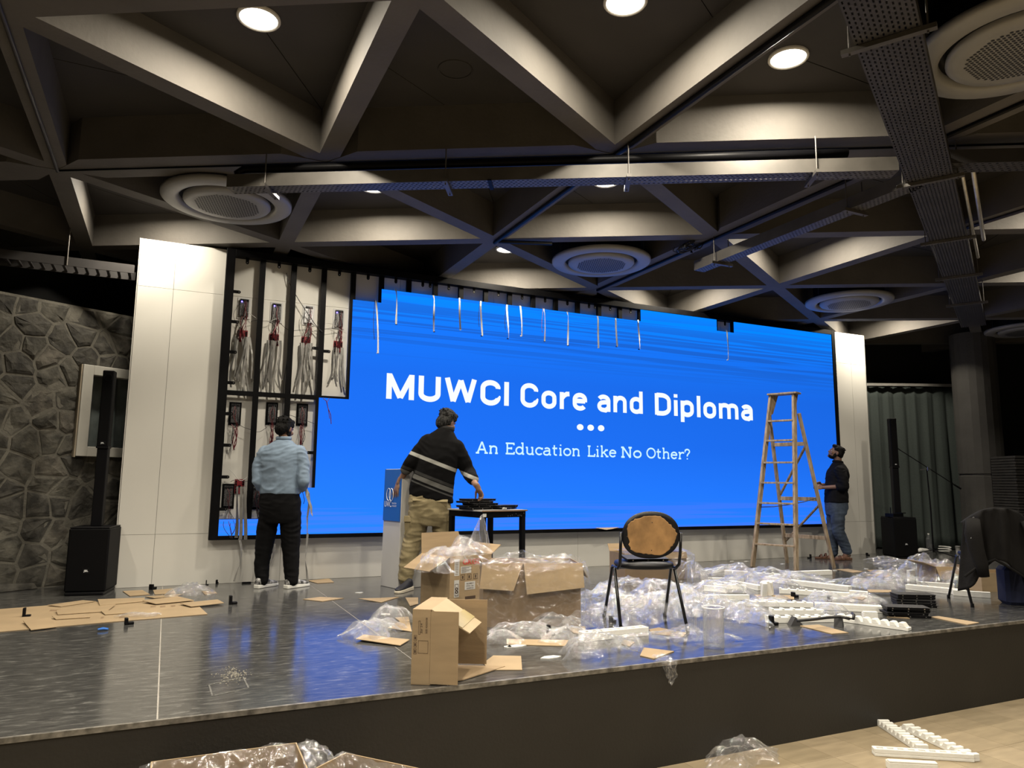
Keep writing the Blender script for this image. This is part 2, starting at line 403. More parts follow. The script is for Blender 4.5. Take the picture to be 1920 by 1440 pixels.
for k, (sx, sz) in enumerate(seeds):
    poly = [(-2.95, 0.01), (2.55, 0.01), (2.55, 2.80), (-2.95, 2.80)]
    for l, (tx, tz) in enumerate(seeds):
        if l == k or abs(tx - sx) > 1 or abs(tz - sz) > 1: continue
        a, b = tx - sx, tz - sz; c = (tx * tx + tz * tz - sx * sx - sz * sz) / 2
        dn = math.hypot(a, b); poly = clip(poly, a / dn, b / dn, c / dn - 0.007)
        if len(poly) < 3: break
    if len(poly) < 3: continue
    cx = sum(p[0] for p in poly) / len(poly); cz = sum(p[1] for p in poly) / len(poly)
    if W0 - .02 < cx < W1 + .02 and WZ0 - .02 < cz < WZ1 + .02: continue
    if cx < W0 and WZ0 < cz < WZ1: poly = clip(poly, 1, 0, W0 - .002)
    elif cx > W1 and WZ0 < cz < WZ1: poly = clip(poly, -1, 0, -W1 - .002)
    elif cz < WZ0 and W0 < cx < W1: poly = clip(poly, 0, 1, WZ0 - .002)
    elif cz > WZ1 and W0 < cx < W1: poly = clip(poly, 0, -1, -WZ1 - .002)
    else:
        if cx < W0 and max(p[0] for p in poly) > W0 and max(p[1] for p in poly) > WZ0 and min(p[1] for p in poly) < WZ1: poly = clip(poly, 1, 0, W0 - .002)
    if len(poly) < 3: continue
    # roughen long edges with a midpoint
    pp = []
    for a_, b_ in zip(poly, poly[1:] + poly[:1]):
        pp.append(a_); L_ = math.hypot(a_[0] - b_[0], a_[1] - b_[1])
        if L_ > 0.09: pp.append(((a_[0] + b_[0]) / 2 + rs.uniform(-.008, .008), (a_[1] + b_[1]) / 2 + rs.uniform(-.008, .008)))
    poly = pp; n = len(poly); dd = rs.uniform(.006, .020); vs = []
    cx = sum(p[0] for p in poly) / n; cz = sum(p[1] for p in poly) / n
    for p in poly: vs.append(sw(p[0], p[1], .015))
    for p in poly: vs.append(sw(p[0] + (cx - p[0]) * .06, p[1] + (cz - p[1]) * .06, -dd * .6))
    tx, tz = rs.uniform(-.05, .05), rs.uniform(-.05, .05)
    for p in poly: vs.append(sw(p[0] + (cx - p[0]) * .34, p[1] + (cz - p[1]) * .34, -dd - tx * (p[0] - cx) - tz * (p[1] - cz) + rs.uniform(-.006, .006)))
    vs.append(sw(cx, cz, -dd - rs.uniform(0, .008)))
    fs = []
    for i in range(n):
        i2 = (i + 1) % n; fs += [(i, i2, n + i2, n + i), (n + i, n + i2, 2 * n + i2, 2 * n + i), (2 * n + i, 2 * n + i2, 3 * n)]
    put('stone', MB().add(vs, fs), stone_dark[rs.choice((0, 0, 1, 1, 2))], wl); nst += 1
# window in the stone wall
mb = MB()
for s0, s1, z0, z1 in ((W0 - .02, W0 + .085, WZ0 - .03, WZ1 + .02), (W1 - .085, W1 + .02, WZ0 - .03, WZ1 + .02), (W0 + .085, W1 - .085, WZ1 - .08, WZ1 + .02), (W0 + .085, W1 - .085, WZ0 - .03, WZ0 + .07)):
    mb.hexa([sw(s0, z0, -.07), sw(s1, z0, -.07), sw(s1, z0, .02), sw(s0, z0, .02), sw(s0, z1, -.07), sw(s1, z1, -.07), sw(s1, z1, .02), sw(s0, z1, .02)])
win = struct('window_1', mb, pm('window frame white', (0.50, 0.49, 0.45), 0.6, var=0.04), label='white framed window in the stone wall', bevel=.004)
mb = MB()
mb.hexa([sw(W0 - .035, WZ0 - .04, -.055), sw(W0 - .02, WZ0 - .04, -.055), sw(W0 - .02, WZ0 - .04, .02), sw(W0 - .035, WZ0 - .04, .02), sw(W0 - .035, WZ1 + .02, -.055), sw(W0 - .02, WZ1 + .02, -.055), sw(W0 - .02, WZ1 + .02, .02), sw(W0 - .035, WZ1 + .02, .02)])
put('side_board', mb, pm('raw wood edge', (0.28, 0.24, 0.18), 0.8), win)
gl = film_mat('window glass', 0.03, (0.3, 0.32, 0.33))
mb = MB().hexa([sw(W0 + .08, WZ0 + .06, .012), sw(W1 - .08, WZ0 + .06, .012), sw(W1 - .08, WZ0 + .06, .016), sw(W0 + .08, WZ0 + .06, .016), sw(W0 + .08, WZ1 - .07, .012), sw(W1 - .08, WZ1 - .07, .012), sw(W1 - .08, WZ1 - .07, .016), sw(W0 + .08, WZ1 - .07, .016)])
put('pane', mb, gl, win)
def drape(name, mat, base, ux, n, z0, z1, width, folds, amp, label, cat, thick=.003, seed=1, tie=False):
    """hanging cloth: width along ux, folds pushed along n"""
    r_ = random.Random(seed); NX = folds * 8; NZ = 14; vs = []; fs = []
    ph = [r_.uniform(0, 6) for _ in range(6)]
    for j in range(NZ + 1):
        t = j / NZ; z = z1 + (z0 - z1) * t
        for i in range(NX + 1):
            s = i / NX
            a = s * folds * 2 * PI + .8 * math.sin(s * 9 + ph[0]) + .35 * math.sin(t * 3 + s * 14 + ph[1])
            o = amp * (.55 + .45 * t) * (math.sin(a) + .3 * math.sin(2.3 * a + ph[2])) + amp * .5 * math.sin(s * 5 + ph[3] + t)
            p = Vector(base) + Vector(ux) * (s * width + .01 * math.sin(a * 2 + t * 2)) + Vector(n) * o
            vs.append((p.x, p.y, z + .006 * math.sin(a)))
    W_ = NX + 1
    for j in range(NZ):
        for i in range(NX): fs.append((j * W_ + i, j * W_ + i + 1, (j + 1) * W_ + i + 1, (j + 1) * W_ + i))
    k = len(vs); nn = Vector(n) * thick
    vs2 = vs + [tuple(Vector(v) + nn) for v in vs]; fs2 = fs + [tuple(k + q for q in f[::-1]) for f in fs]
    for i in range(NX): fs2 += [(i, k + i, k + i + 1, i + 1), (NZ * W_ + i, NZ * W_ + i + 1, k + NZ * W_ + i + 1, k + NZ * W_ + i)]
    for j in range(NZ): fs2 += [(j * W_, (j + 1) * W_, k + (j + 1) * W_, k + j * W_), (j * W_ + NX, k + j * W_ + NX, k + (j + 1) * W_ + NX, (j + 1) * W_ + NX)]
    return solo(name, MB().add(vs2, fs2), mat, label, cat, Vector((base[0], base[1], z0)), smooth=True)
curt_m = pm('grey green curtain', (0.050, 0.064, 0.060), 0.9, var=0.10, scale=60, bump=0.1, bscale=200)
drape('curtain', pm('slate window curtain', (0.17, 0.205, 0.205), 0.9, var=0.2, scale=8), sw(W0 + .07, 0, .12), SD, SN, WZ0 + .03, WZ1 - .03, W1 - W0 - .12, 4, .03, 'dark slate curtain hanging behind the white framed window', 'curtain', seed=4)
# dark wall and beam above the stones
mb = MB(); mb.hexa([sw(-3, 2.3, 1.3), sw(3.4, 2.3, 1.3), sw(3.4, 2.3, 1.5), sw(-3, 2.3, 1.5), sw(-3, ZS, 1.3), sw(3.4, ZS, 1.3), sw(3.4, ZS, 1.5), sw(-3, ZS, 1.5)])
struct('wall_left_upper', mb, black_paint, label='black painted wall set back above the stones')
mb = MB(); mb.hexa([sw(W0 - .05, 0.9, .3), sw(W1 + .05, .9, .3), sw(W1 + .05, .9, .34), sw(W0 - .05, .9, .34), sw(W0 - .05, 2.6, .3), sw(W1 + .05, 2.6, .3), sw(W1 + .05, 2.6, .34), sw(W0 - .05, 2.6, .34)])
struct('wall_behind_window', mb, black_paint, label='black blind wall behind the window')
put('ledge_stone', MB().hexa([sw(-.45, 0, -.10), sw(.30, 0, -.07), sw(.30, 0, .03), sw(-.45, 0, .03), sw(-.45, .10, -.05), sw(.26, .055, -.05), sw(.30, .055, .03), sw(-.45, .11, .03)]), stone_dark[1], wl, bevel=.01)

# far dark walls
HX = Vector((math.cos(YAW), -math.sin(YAW), 0))
def hp(lat, D, z=0): p = HX * lat + HEAD * D; return Vector((p.x, p.y, z))
def hbox(l0, l1, d0, d1, z0, z1):
    return MB().hexa([hp(l0, d0, z0), hp(l1, d0, z0), hp(l1, d1, z0), hp(l0, d1, z0), hp(l0, d0, z1), hp(l1, d0, z1), hp(l1, d1, z1), hp(l0, d1, z1)])
struct('wall_far', hbox(-9, 12, 13.4, 13.6, 0, ZS), black_paint, label='black wall far behind the stage')
struct('wall_right', hbox(10.5, 10.7, 4, 13.4, 0, ZS), black_paint, label='black side wall at the far right')
# curtain opening with rail
cl0, cl1, CD = 5.6, 8.05, 12.7
struct('trim_2', MB().bar(hp(cl0, CD - .08, 2.83), hp(cl1, CD - .08, 2.83), .05, .045).bar(hp(cl1, CD - .08, 2.85), hp(cl1, CD - .08, 0), .07, .06), pm('curtain rail paint', (0.30, 0.29, 0.27), 0.6), label='pale rail and post framing the curtain')
drape('stage_curtain', curt_m, hp(cl0, CD, 0), HX, HEAD, 0.02, 2.80, cl1 - cl0 - .02, 11, .034, 'tall grey green curtain hanging behind the right hand speaker', 'curtain', seed=9)
# column
mb = MB(); n = 16; cc = hp(8.02, 12.0)
cm = pm('column render', (0.040, 0.038, 0.034), 0.85, var=0.12, scale=4, bump=0.3, bscale=30)
cc = hp((1852 - 960) / F_PX * 11.7, 11.9)
mb.lathe([(.33, 0), (.33, 1.24), (.315, 1.25), (.315, 1.27), (.33, 1.28), (.33, H + .02)], cc, 20)
struct('column', mb, cm, label='round dark grey column right of the curtain', smooth=False)

# ================================================================== CEILING FITTINGS
lens_m = pm('lamp diffuser', (0.9, 0.9, 0.85), 0.4, var=0, emit=(1.0, 0.95, 0.82), es=9)
ring_m = pm('lamp ring', (0.55, 0.53, 0.48), 0.4, var=0)
def downlight(c, label, on=1.0):
    t = thing('downlight', label, 'lamp', (c.x, c.y, ZS - .012), 0, 'round downlights in the ceiling coffers')
    put('ring', MB().lathe([(.130, 0), (.132, -.012), (.126, -.020), (.116, -.020), (.112, -.010)], n=28), ring_m, t, smooth=True)
    put('diffuser', MB().lathe([(.116, -.012), (.06, -.0135), (.001, -.014)], n=28), lens_m, t)
    ld = bpy.data.lights.new('downlight_lamp', 'AREA'); ld.shape = 'DISK'; ld.size = .19; ld.spread = R(170); ld.energy = LAMP_W * on; ld.color = LAMP_COL
    lo = bpy.data.objects.new('lamp', ld); C.objects.link(lo); lo.parent = t; lo.location = (0, 0, -.024)
LN = [('U', 0, 0, 'downlight above the left white panel, behind the left beam'),
      ('U', 1, 0, 'small downlight partly behind the long tray, above the bare frame cells'), ('U', 2, 0, 'downlight showing just under the middle of the long tray'),
      ('U', 4, 0, 'hidden downlight right of the wide tray'), ('D', 0, -1, 'big bright downlight at upper left of the ceiling'), ('D', 1, -1, 'big bright downlight at the top centre'),
      ('U', 2, -1, 'bright downlight left of the wide perforated tray'), ('U', 2, 1, 'downlight left of the blue lit round cooling unit'), ('D', 3, 1, 'downlight hidden by the short slanting tray'),
      ('D', 3, 2, 'downlight hidden above the top edge of the display'), ('D', 5, 3, 'downlight near the top of the right white panel'), ('U', 5, 1, 'downlight at the far right coffer'),
      ('D', 0, -2, 'downlight over the hall floor in front of the stage'), ('D', 2, -2, 'downlight over the hall, right of the viewer'), ('U', 4, -2, 'downlight over the hall at the right'), ('U', -1, -2, 'downlight over the hall at the left'),
      ('U', 2, -3, 'downlight over the hall behind the viewer'), ('D', 1, -3, 'downlight over the hall, behind and right of the viewer'), ('U', 0, -3, 'downlight over the hall just above the viewer'), ('D', -1, -3, 'downlight over the hall behind and left of the viewer'), ('D', 3, -3, 'downlight over the hall far right behind the viewer')]
for k, i, j, lb in LN: downlight(tri_c(k, i, j), lb, .72 if (k, i, j) == ('U', 0, 0) else 1.0)
c = tri_c('U', 1, -1)
solo('blanked_lamp_hole', MB().lathe([(.112, -.016), (.120, -.020), (.124, -.012), (.112, -.012)], (0, 0, 0), 28), slab_m, 'empty dark lamp hole ring in the coffer above the middle', 'lamp hole', (0, 0, 0)).location = (c.x, c.y, ZS)

def round_unit(c, label, rot=0.0, z=3.49):
    t = thing('round_ceiling_unit', label, 'air conditioner', (c.x, c.y, z), rot, 'round ceiling cooling units')
    put('flange', MB().lathe([(.40, .05), (.405, .01), (.43, 0), (.53, .006), (.548, .02), (.55, .05), (.50, .06)], n=56), ac_white, t, smooth=True)
    put('air_slot', MB().lathe([(.41, .03), (.40, .09), (.36, .09), (.35, .03)], n=40), ac_dark, t, smooth=True)
    put('disc', MB().lathe([(.365, .03), (.368, .008), (.355, -.008), (.30, -.016), (.001, -.020)], n=48), ac_white, t, smooth=True)
    mb = MB(); p = .0262
    for a in range(-15, 16):
        for b in range(-15, 16):
            x = p * (a + b * .5); y = p * b * .866
            if x * x + y * y < .272 ** 2:
                z0 = -.0166 - .004 * (1 - math.hypot(x, y) / .3) - .0012
                mb.add([(x + .0102 * math.cos(PI / 3 * k + .52), y + .0102 * math.sin(PI / 3 * k + .52), z0) for k in range(6)], [(0, 1, 2, 3, 4, 5)])
    put('grille', mb, ac_dark, t, kind='stuff')
    put('housing', MB().lathe([(.44, .055), (.44, .30), (.10, .40)], n=32), black_plastic, t)
    for k in range(4):
        a = PI / 4 + k * PI / 2
        put('hanger_rod', MB().tube([(.47 * math.cos(a), .47 * math.sin(a), .05), (.47 * math.cos(a), .47 * math.sin(a), ZS - z)], .005, 6), dark_tray, t)
    return t
round_unit(tri_c('D', 0, 0), 'pale round ceiling unit above the left white panel', .3)
round_unit(tri_c('D', 2, 1), 'round ceiling unit lit deep blue, over the middle of the display', .1)
round_unit(tri_c('D', 4, 2), 'round ceiling unit above the right end of the display', .6)
round_unit(tri_c('D', 2, -1) + Vector((-.05, .03, 0)), 'large round ceiling unit cut by the upper right corner of the photo', .2)
round_unit(tri_c('D', 6, 3), 'small distant round ceiling unit beyond the wide tray', .2)

def perf(mb, o, ux, uy, nu, nv, cu, cv, hu, hv, stag=True):
    """perforated sheet: nv rows of nu slots"""
    o = Vector(o); ux = Vector(ux); uy = Vector(uy)
    for j in range(nv):
        off = (cu / 2 if (j % 2 and stag) else 0)
        for i in range(nu):
            a = i * cu + off; b = j * cv; L0 = a; L1 = a + cu
            if off and i == nu - 1: L1 = nu * cu
            if off and i == 0: L0 = 0
            c0 = a + cu / 2
            if c0 + hu / 2 > nu * cu - .004: 
                mb.add([o + ux * L0 + uy * b, o + ux * min(L1, nu * cu) + uy * b, o + ux * min(L1, nu * cu) + uy * (b + cv), o + ux * L0 + uy * (b + cv)], [(0, 1, 2, 3)]); continue
            P_ = [(L0, b), (L1, b), (L1, b + cv), (L0, b + cv), (c0 - hu / 2, b + cv / 2 - hv / 2), (c0 + hu / 2, b + cv / 2 - hv / 2), (c0 + hu / 2, b + cv / 2 + hv / 2), (c0 - hu / 2, b + cv / 2 + hv / 2)]
            mb.add([o + ux * p[0] + uy * p[1] for p in P_], [(0, 1, 5, 4), (1, 2, 6, 5), (2, 3, 7, 6), (3, 0, 4, 7)])
def tray(name, label, p0, p1, width, side, z, cu, cv, hu, hv, mat, rods, rodw=.012, clamps=True, joints=()):
    """cable tray: p0->p1 is the near/left edge, width to its left; rods at distances along"""
    p0 = Vector((p0[0], p0[1], 0)); p1 = Vector((p1[0], p1[1], 0)); d = (p1 - p0); L_ = d.length; d.normalize(); n = Vector((-d.y, d.x, 0))
    t = thing(name, label, 'cable tray', (p0.x, p0.y, z), math.atan2(d.y, d.x), None)
    nu = int(L_ / cu); nv = int(width / cv); cv = width / nv; cu = L_ / nu
    mb = MB(); perf(mb, (0, 0, 0), (1, 0, 0), (0, 1, 0), nu, nv, cu, cv, hu, hv)
    put('tray_bottom', mb, mat, t, fixn=False)
    put('side_rail', MB().box(0, L_, -.002, 0, 0, side).box(0, L_, -.002, .012, side, side + .002), mat, t)
    put('side_rail', MB().box(0, L_, width, width + .002, 0, side).box(0, L_, width - .012, width + .002, side, side + .002), mat, t)
    if width > .2: put('added_dark_sheet', MB().box(.01, L_ - .01, .01, width - .01, .020, .026), black_wire, t)  # added dark sheet, keeps lit beams from showing through the slots
    else: 
     for q in range(4): put('added_cable', MB().tube([(.02, width * (.16 + .22 * q), .022), (L_ * .5, width * (.2 + .2 * q), .022), (L_ - .02, width * (.16 + .22 * q), .022)], width * .115, 8, flat=.8), black_wire, t)  # black cables added inside so the slots look dark from below
    for r_ in rods:
        put('hanger_rod', MB().tube([(r_, -.03, -.04), (r_, -.03, H - z)], .005, 6), galv, t)
        put('hanger_rod', MB().tube([(r_, width + .03, -.04), (r_, width + .03, H - z)], .005, 6), galv, t)
        put('hanger_bar', MB().box(r_ - .018, r_ + .018, -.07, width + .07, -.028, -.003), galv if clamps else dark_tray, t)
    for r_ in joints:
        put('joint_strap', MB().box(r_ - .015, r_ + .015, -.02, width + .02, -.008, -.001), frame_black, t)
    return t
dA = Vector((math.cos(R(-30)), math.sin(R(-30)), 0)); nA = Vector((.5, .866, 0))
a0 = fl(440, 364, 3.30); a0 = Vector((a0.x, a0.y, 0)) - nA * .14
LAn = 5.0
tray('cable_tray', 'long narrow perforated cable tray running across above the display', a0, a0 + dA * LAn, .14, .10, 3.30, .036, .028, .017, .010, galv, (.32, 1.72, 3.08, 4.42), joints=(2.05,))
mb = MB()   # splice plate screws on the side of the long tray
dB = Vector((math.cos(R(30)), math.sin(R(30)), 0)); nB = Vector((-.5, .866, 0))
b0 = Vector((2.94, 2.33, 0)) - dB * 2.2 - nB * .295
tray('wide_cable_tray', 'wide dark perforated cable tray running away at the right', b0, b0 + dB * 10.4, .295, .08, 3.30, .044, .0245, .024, .009, dark_tray, (.95, 2.35, 4.42, 6.0, 7.4, 8.8), joints=(2.35, 4.42, 6.0, 7.4, 8.8))
c0 = fl(1300, 507, 3.30)
tray('short_cable_tray', 'short perforated tray slanting down from the wide tray, end over the display', (4.90, c0.y), (4.90, 3.42), .13, .10, 3.30, .036, .026, .017, .010, dark_tray if False else galv, (.35, 1.95))
# right hand continuation tray
p = fl(1900, 322, 3.30)
e0 = a0 + dA * 5.35
tray('side_cable_tray', 'dark perforated tray leaving the wide tray to the right edge', e0, e0 + dA * 2.6, .16, .10, 3.34, .05, .03, .02, .010, dark_tray, (1.0,))
# ladder tray far left
t = thing('ladder_tray', 'dim ladder type tray above the stone wall, ending at the white panel', 'cable tray', (-3.6, 8.30, 3.17))
for y in (0, .30): put('side_rail', MB().box(0, 3.15, y, y + .012, 0, .09), dark_tray, t)
for k in range(32): put('rung', MB().box(.05 + k * .098, .075 + k * .098, .012, .30, .01, .03), dark_tray, t)
put('hanger_rod', MB().tube([(2.55, -.01, .0), (2.55, -.01, H - 3.17 + .05)], .007, 6), galv, t)
# insulated pipe above the long tray
pz = 3.47; q0 = fl(452, 318, pz); q0 = Vector((q0.x, q0.y, pz))
solo('insulated_pipe', MB().tube([q0 + Vector((.0, .0, -.10)), q0 + Vector((-.02, .0, -.03)), q0 + dA * .03, q0 + dA * .12, q0 + dA * 1.6, q0 + dA * 3.1, q0 + dA * 4.6], .033, 12), black_plastic, 'thick black insulated pipe lying above the long tray', 'pipe', q0, smooth=True)
# conduits under the beams
def conduit(p, q, r, z, label, mat=black_plastic):
    p = Vector((p.x, p.y, z)); q = Vector((q.x, q.y, z))
    solo('conduit', MB().tube([p, p.lerp(q, .5), q], r, 8), mat, label, 'conduit', p, smooth=True)
conduit(node(0, -2), node(0, 0), .013, H - .015, 'grey conduit under the beam at the far left, ending at the left crossing', dark_tray)
conduit(node(2, -2), node(2, 1), .020, H - .021, 'black conduit crossing under the central beam')
conduit(node(3, -1) , node(3, 2), .016, H - .018, 'black conduit along the wide blue lit beam')
conduit(node(0, 0), node(6, 0), .007, H - .012, 'thin cable along the middle of the broad cross beam')
conduit(node(4, -1), node(4, 1), .016, H - .018, 'dark conduit on the beam right of the wide tray', pm('brown conduit', (0.05, 0.035, 0.02), .6))
for k, (dx, r_) in enumerate(((0.0, .013), (.07, .016))):
    s_ = b0 + dB * 4.45 - nB * (.05 + dx); e_ = b0 + dB * (7.0 - k * .6) - nB * (.05 + dx)
    solo('steel_pipe', MB().tube([Vector((s_.x, s_.y, 3.36)), Vector((e_.x, e_.y, 3.36))], r_, 8), pm('galvanised pipe', (.55, .53, .48), .35, metal=.6, var=.1), ['bright thin pipe hard against the wide tray', 'bright pipe a hand away from the wide tray'][k], 'pipe', Vector((s_.x, s_.y, 3.36)), smooth=True)
# loose cable bundle and a dark bracket at crossings
bc = node(3, 1) + Vector((-.12, .28, H - .05)); mb = MB(); rr = random.Random(5)
for k in range(9):
    mb.tube([bc + Vector((.12 * math.cos(a * .6 + k), .10 * math.sin(a * .6 + k * 2), .04 * math.sin(a + k))) for a in range(9)], .006, 5)
solo('cable_coil', mb, black_wire, 'tangled black cable coil at the beam crossing beside the short tray', 'cable', bc)
bc = node(2, 1)
solo('bracket_bar', MB().bar(bc + Vector((.02, -.05, H - .02)), bc + Vector((.52, -.30, H - .04)), .03, .03), frame_black, 'black bar fixed at the beam crossing above the downlight', 'bracket', bc + Vector((0, 0, H)))

# ================================================================== DISPLAY WALL
YD = 8.112; X0, Z0, MW, MH = 0.467, 0.49, 0.331, 0.164; NC, NR = 27, 18
def screen_mat():
    m = bpy.data.materials.new('lit display picture'); m.use_nodes = True; nt = m.node_tree; N = nt.nodes; L = nt.links
    N.remove(N['Principled BSDF'])
    tc = N.new('ShaderNodeTexCoord'); sp = N.new('ShaderNodeSeparateXYZ'); L.new(tc.outputs['Object'], sp.inputs[0])
    dz = N.new('ShaderNodeMath'); dz.operation = 'DIVIDE'; dz.inputs[1].default_value = 2.952; L.new(sp.outputs['Z'], dz.inputs[0])
    r = N.new('ShaderNodeValToRGB'); L.new(dz.outputs[0], r.inputs[0]); cr = r.color_ramp
    for pos, col in ((0.0, (.022, .235, 1.12)), (.10, (.018, .205, 1.05)), (.35, (.013, .160, .90)), (.62, (.011, .150, .84)), (.80, (.009, .18, .95)), (1.0, (.0, .28, 1.2))):
        if pos == 0.0: e = cr.elements[0]
        elif pos == 1.0: e = cr.elements[-1]
        else: e = cr.elements.new(pos)
        e.color = (*col, 1)
    # horizontal streaks
    mp = N.new('ShaderNodeMapping'); mp.inputs['Scale'].default_value = (.10, 0, 9.5); L.new(tc.outputs['Object'], mp.inputs[0])
    ns = N.new('ShaderNodeTexNoise'); ns.inputs['Scale'].default_value = 2.2; ns.inputs['Detail'].default_value = 2; L.new(mp.outputs[0], ns.inputs['Vector'])
    rs_ = N.new('ShaderNodeValToRGB'); rs_.color_ramp.elements[0].position = .47; rs_.color_ramp.elements[1].position = .53; L.new(ns.outputs['Fac'], rs_.inputs[0])
    mk = N.new('ShaderNodeValToRGB'); L.new(dz.outputs[0], mk.inputs[0]); c2 = mk.color_ramp
    c2.elements[0].position = 0.0; c2.elements[0].color = (.55, .55, .55, 1); c2.elements[1].position = 1.0; c2.elements[1].color = (.15, .15, .15, 1)
    for pos, v in ((.10, .45), (.13, 0), (.66, 0), (.72, .35), (.80, .8), (.90, .6)):
        e = c2.elements.new(pos); e.color = (v, v, v, 1)
    mu = N.new('ShaderNodeMath'); mu.operation = 'MULTIPLY'; L.new(rs_.outputs[0], mu.inputs[0]); L.new(mk.outputs[0], mu.inputs[1])
    # streak colour: darker blue above, violet blue near the foot
    sc = N.new('ShaderNodeValToRGB'); L.new(dz.outputs[0], sc.inputs[0]); sc.color_ramp.elements[0].position = .2; sc.color_ramp.elements[0].color = (.07, .20, 1.0, 1)
    sc.color_ramp.elements[1].position = .5; sc.color_ramp.elements[1].color = (.012, .115, .58, 1)
    mx = N.new('ShaderNodeMix'); mx.data_type = 'RGBA'; L.new(mu.outputs[0], mx.inputs['Factor']); L.new(r.outputs[0], mx.inputs['A']); L.new(sc.outputs[0], mx.inputs['B'])
    # broad brightness drift along the width
    dx = N.new('ShaderNodeMapRange'); dx.inputs['From Min'].default_value = 0; dx.inputs['From Max'].default_value = 9; dx.inputs['To Min'].default_value = 1.12; dx.inputs['To Max'].default_value = .93
    L.new(sp.outputs['X'], dx.inputs[0])
    em = N.new('ShaderNodeEmission'); L.new(mx.outputs['Result'], em.inputs[0])
    sg = N.new('ShaderNodeMath'); sg.operation = 'MULTIPLY'; sg.inputs[1].default_value = SCREEN_GAIN; L.new(dx.outputs[0], sg.inputs[0]); L.new(sg.outputs[0], em.inputs[1])
    L.new(em.outputs[0], N['Material Output'].inputs[0])
    return m
scr = thing('display_wall', 'big blue slide display on a black frame, upper left modules missing', 'display', (X0, YD, Z0))
def missing(c, r):
    if c <= 3 and r >= 9: return True
    if c <= 2 and 3 <= r < 9: return True
    if c <= 1 and 1 <= r < 3: return True
    if c == 4 and r >= 16: return True
    if 5 <= c <= 15 and r == 17: return True
    return c == 20 and r == 17
mb = MB(); gw = .0006
# merge vertical runs of modules into one face set per column
for c in range(NC):
    r = 0
    while r < NR:
        if missing(c, r): r += 1; continue
        r1 = r
        while r1 < NR and not missing(c, r1): r1 += 1
        g = gw if c not in (4, 24) else .0022
        mb.box(c * MW, (c + 1) * MW - g, 0, .014, r * MH, r1 * MH)
        r = r1
put('display_surface', mb, screen_mat(), scr)
# frame tubes
mb = MB(); mb.box(-.045, .043, -.012, .085, -.043, NR * MH + .075)
put('frame_post', mb, frame_black, scr, bevel=.002)
put('frame_post', MB().box(NC * MW, NC * MW + .07, -.012, .085, -.043, NR * MH + .075), frame_black, scr, bevel=.002)
put('frame_rail', MB().box(.043, NC * MW, -.012, .085, NR * MH + .001, NR * MH + .075), frame_black, scr, bevel=.002)
put('frame_rail', MB().box(.043, NC * MW, -.012, .085, -.043, -.001), frame_black, scr, bevel=.002)
for c in range(1, NC):
    put('frame_post', MB().box(c * MW - .028, c * MW + .028, .0145, .060, 0, NR * MH), frame_black, scr)
put('frame_rail', MB().box(.043, NC * MW, .016, .058, 9 * MH - .022, 9 * MH + .026), frame_black, scr)
put('frame_rail', MB().box(.043, NC * MW, .016, .058, MH - .03, MH + .004), frame_black, scr)
# backing plate seen in the top notches and standoffs
def tab(x, z, dx, dz):
    mb = MB(); w_ = .017; L_ = .075; pts = []
    for k in range(9):
        a = -PI / 2 + PI * k / 8; pts.append((L_ - w_ + w_ * math.cos(a), w_ * math.sin(a)))
    pts = [(0, -w_)] + pts + [(0, w_)]
    P3 = [(x + dx * a - dz * b, .0105, z + dz * a + dx * b) for a, b in pts]
    mb.plate(P3, (0, 1, 0), .004)
    o = put('fixing_tab', mb, frame_black, scr)
    put('screw', MB().lathe([(.0055, 0), (.0055, .003)], (0, 0, 0), 8, cap=True), chrome, o).matrix_basis = Matrix.Translation((x + dx * .058, .010, z + dz * .058)) @ Matrix.Rotation(PI / 2, 4, 'X')
for r in range(2, 18, 2): tab(.043, r * MH - .06, 1, 0)
for c in list(range(0, 16)) + [20]: tab((c + .5) * MW, NR * MH + .004, 0, -1)
for c in (6, 13): tab((c + .78) * MW, NR * MH + .004, 0, -1)
tab(3 * MW - .028, 12.35 * MH, -1, 0); tab(3 * MW + .028, 12.2 * MH, 1, 0); tab(3 * MW - .028, 5.3 * MH, -1, 0)
# slide text
txt_m = bpy.data.materials.new('lit white lettering'); txt_m.use_nodes = True
b_ = txt_m.node_tree.nodes['Principled BSDF']; b_.inputs['Base Color'].default_value = (0, 0, 0, 1); b_.inputs['Emission Color'].default_value = (.93, 1, 1, 1); b_.inputs['Emission Strength'].default_value = 1.0
txt2_m = bpy.data.materials.new('lit pale cyan lettering'); txt2_m.use_nodes = True
b_ = txt2_m.node_tree.nodes['Principled BSDF']; b_.inputs['Base Color'].default_value = (0, 0, 0, 1); b_.inputs['Emission Color'].default_value = (.62, .93, 1, 1); b_.inputs['Emission Strength'].default_value = 1.0

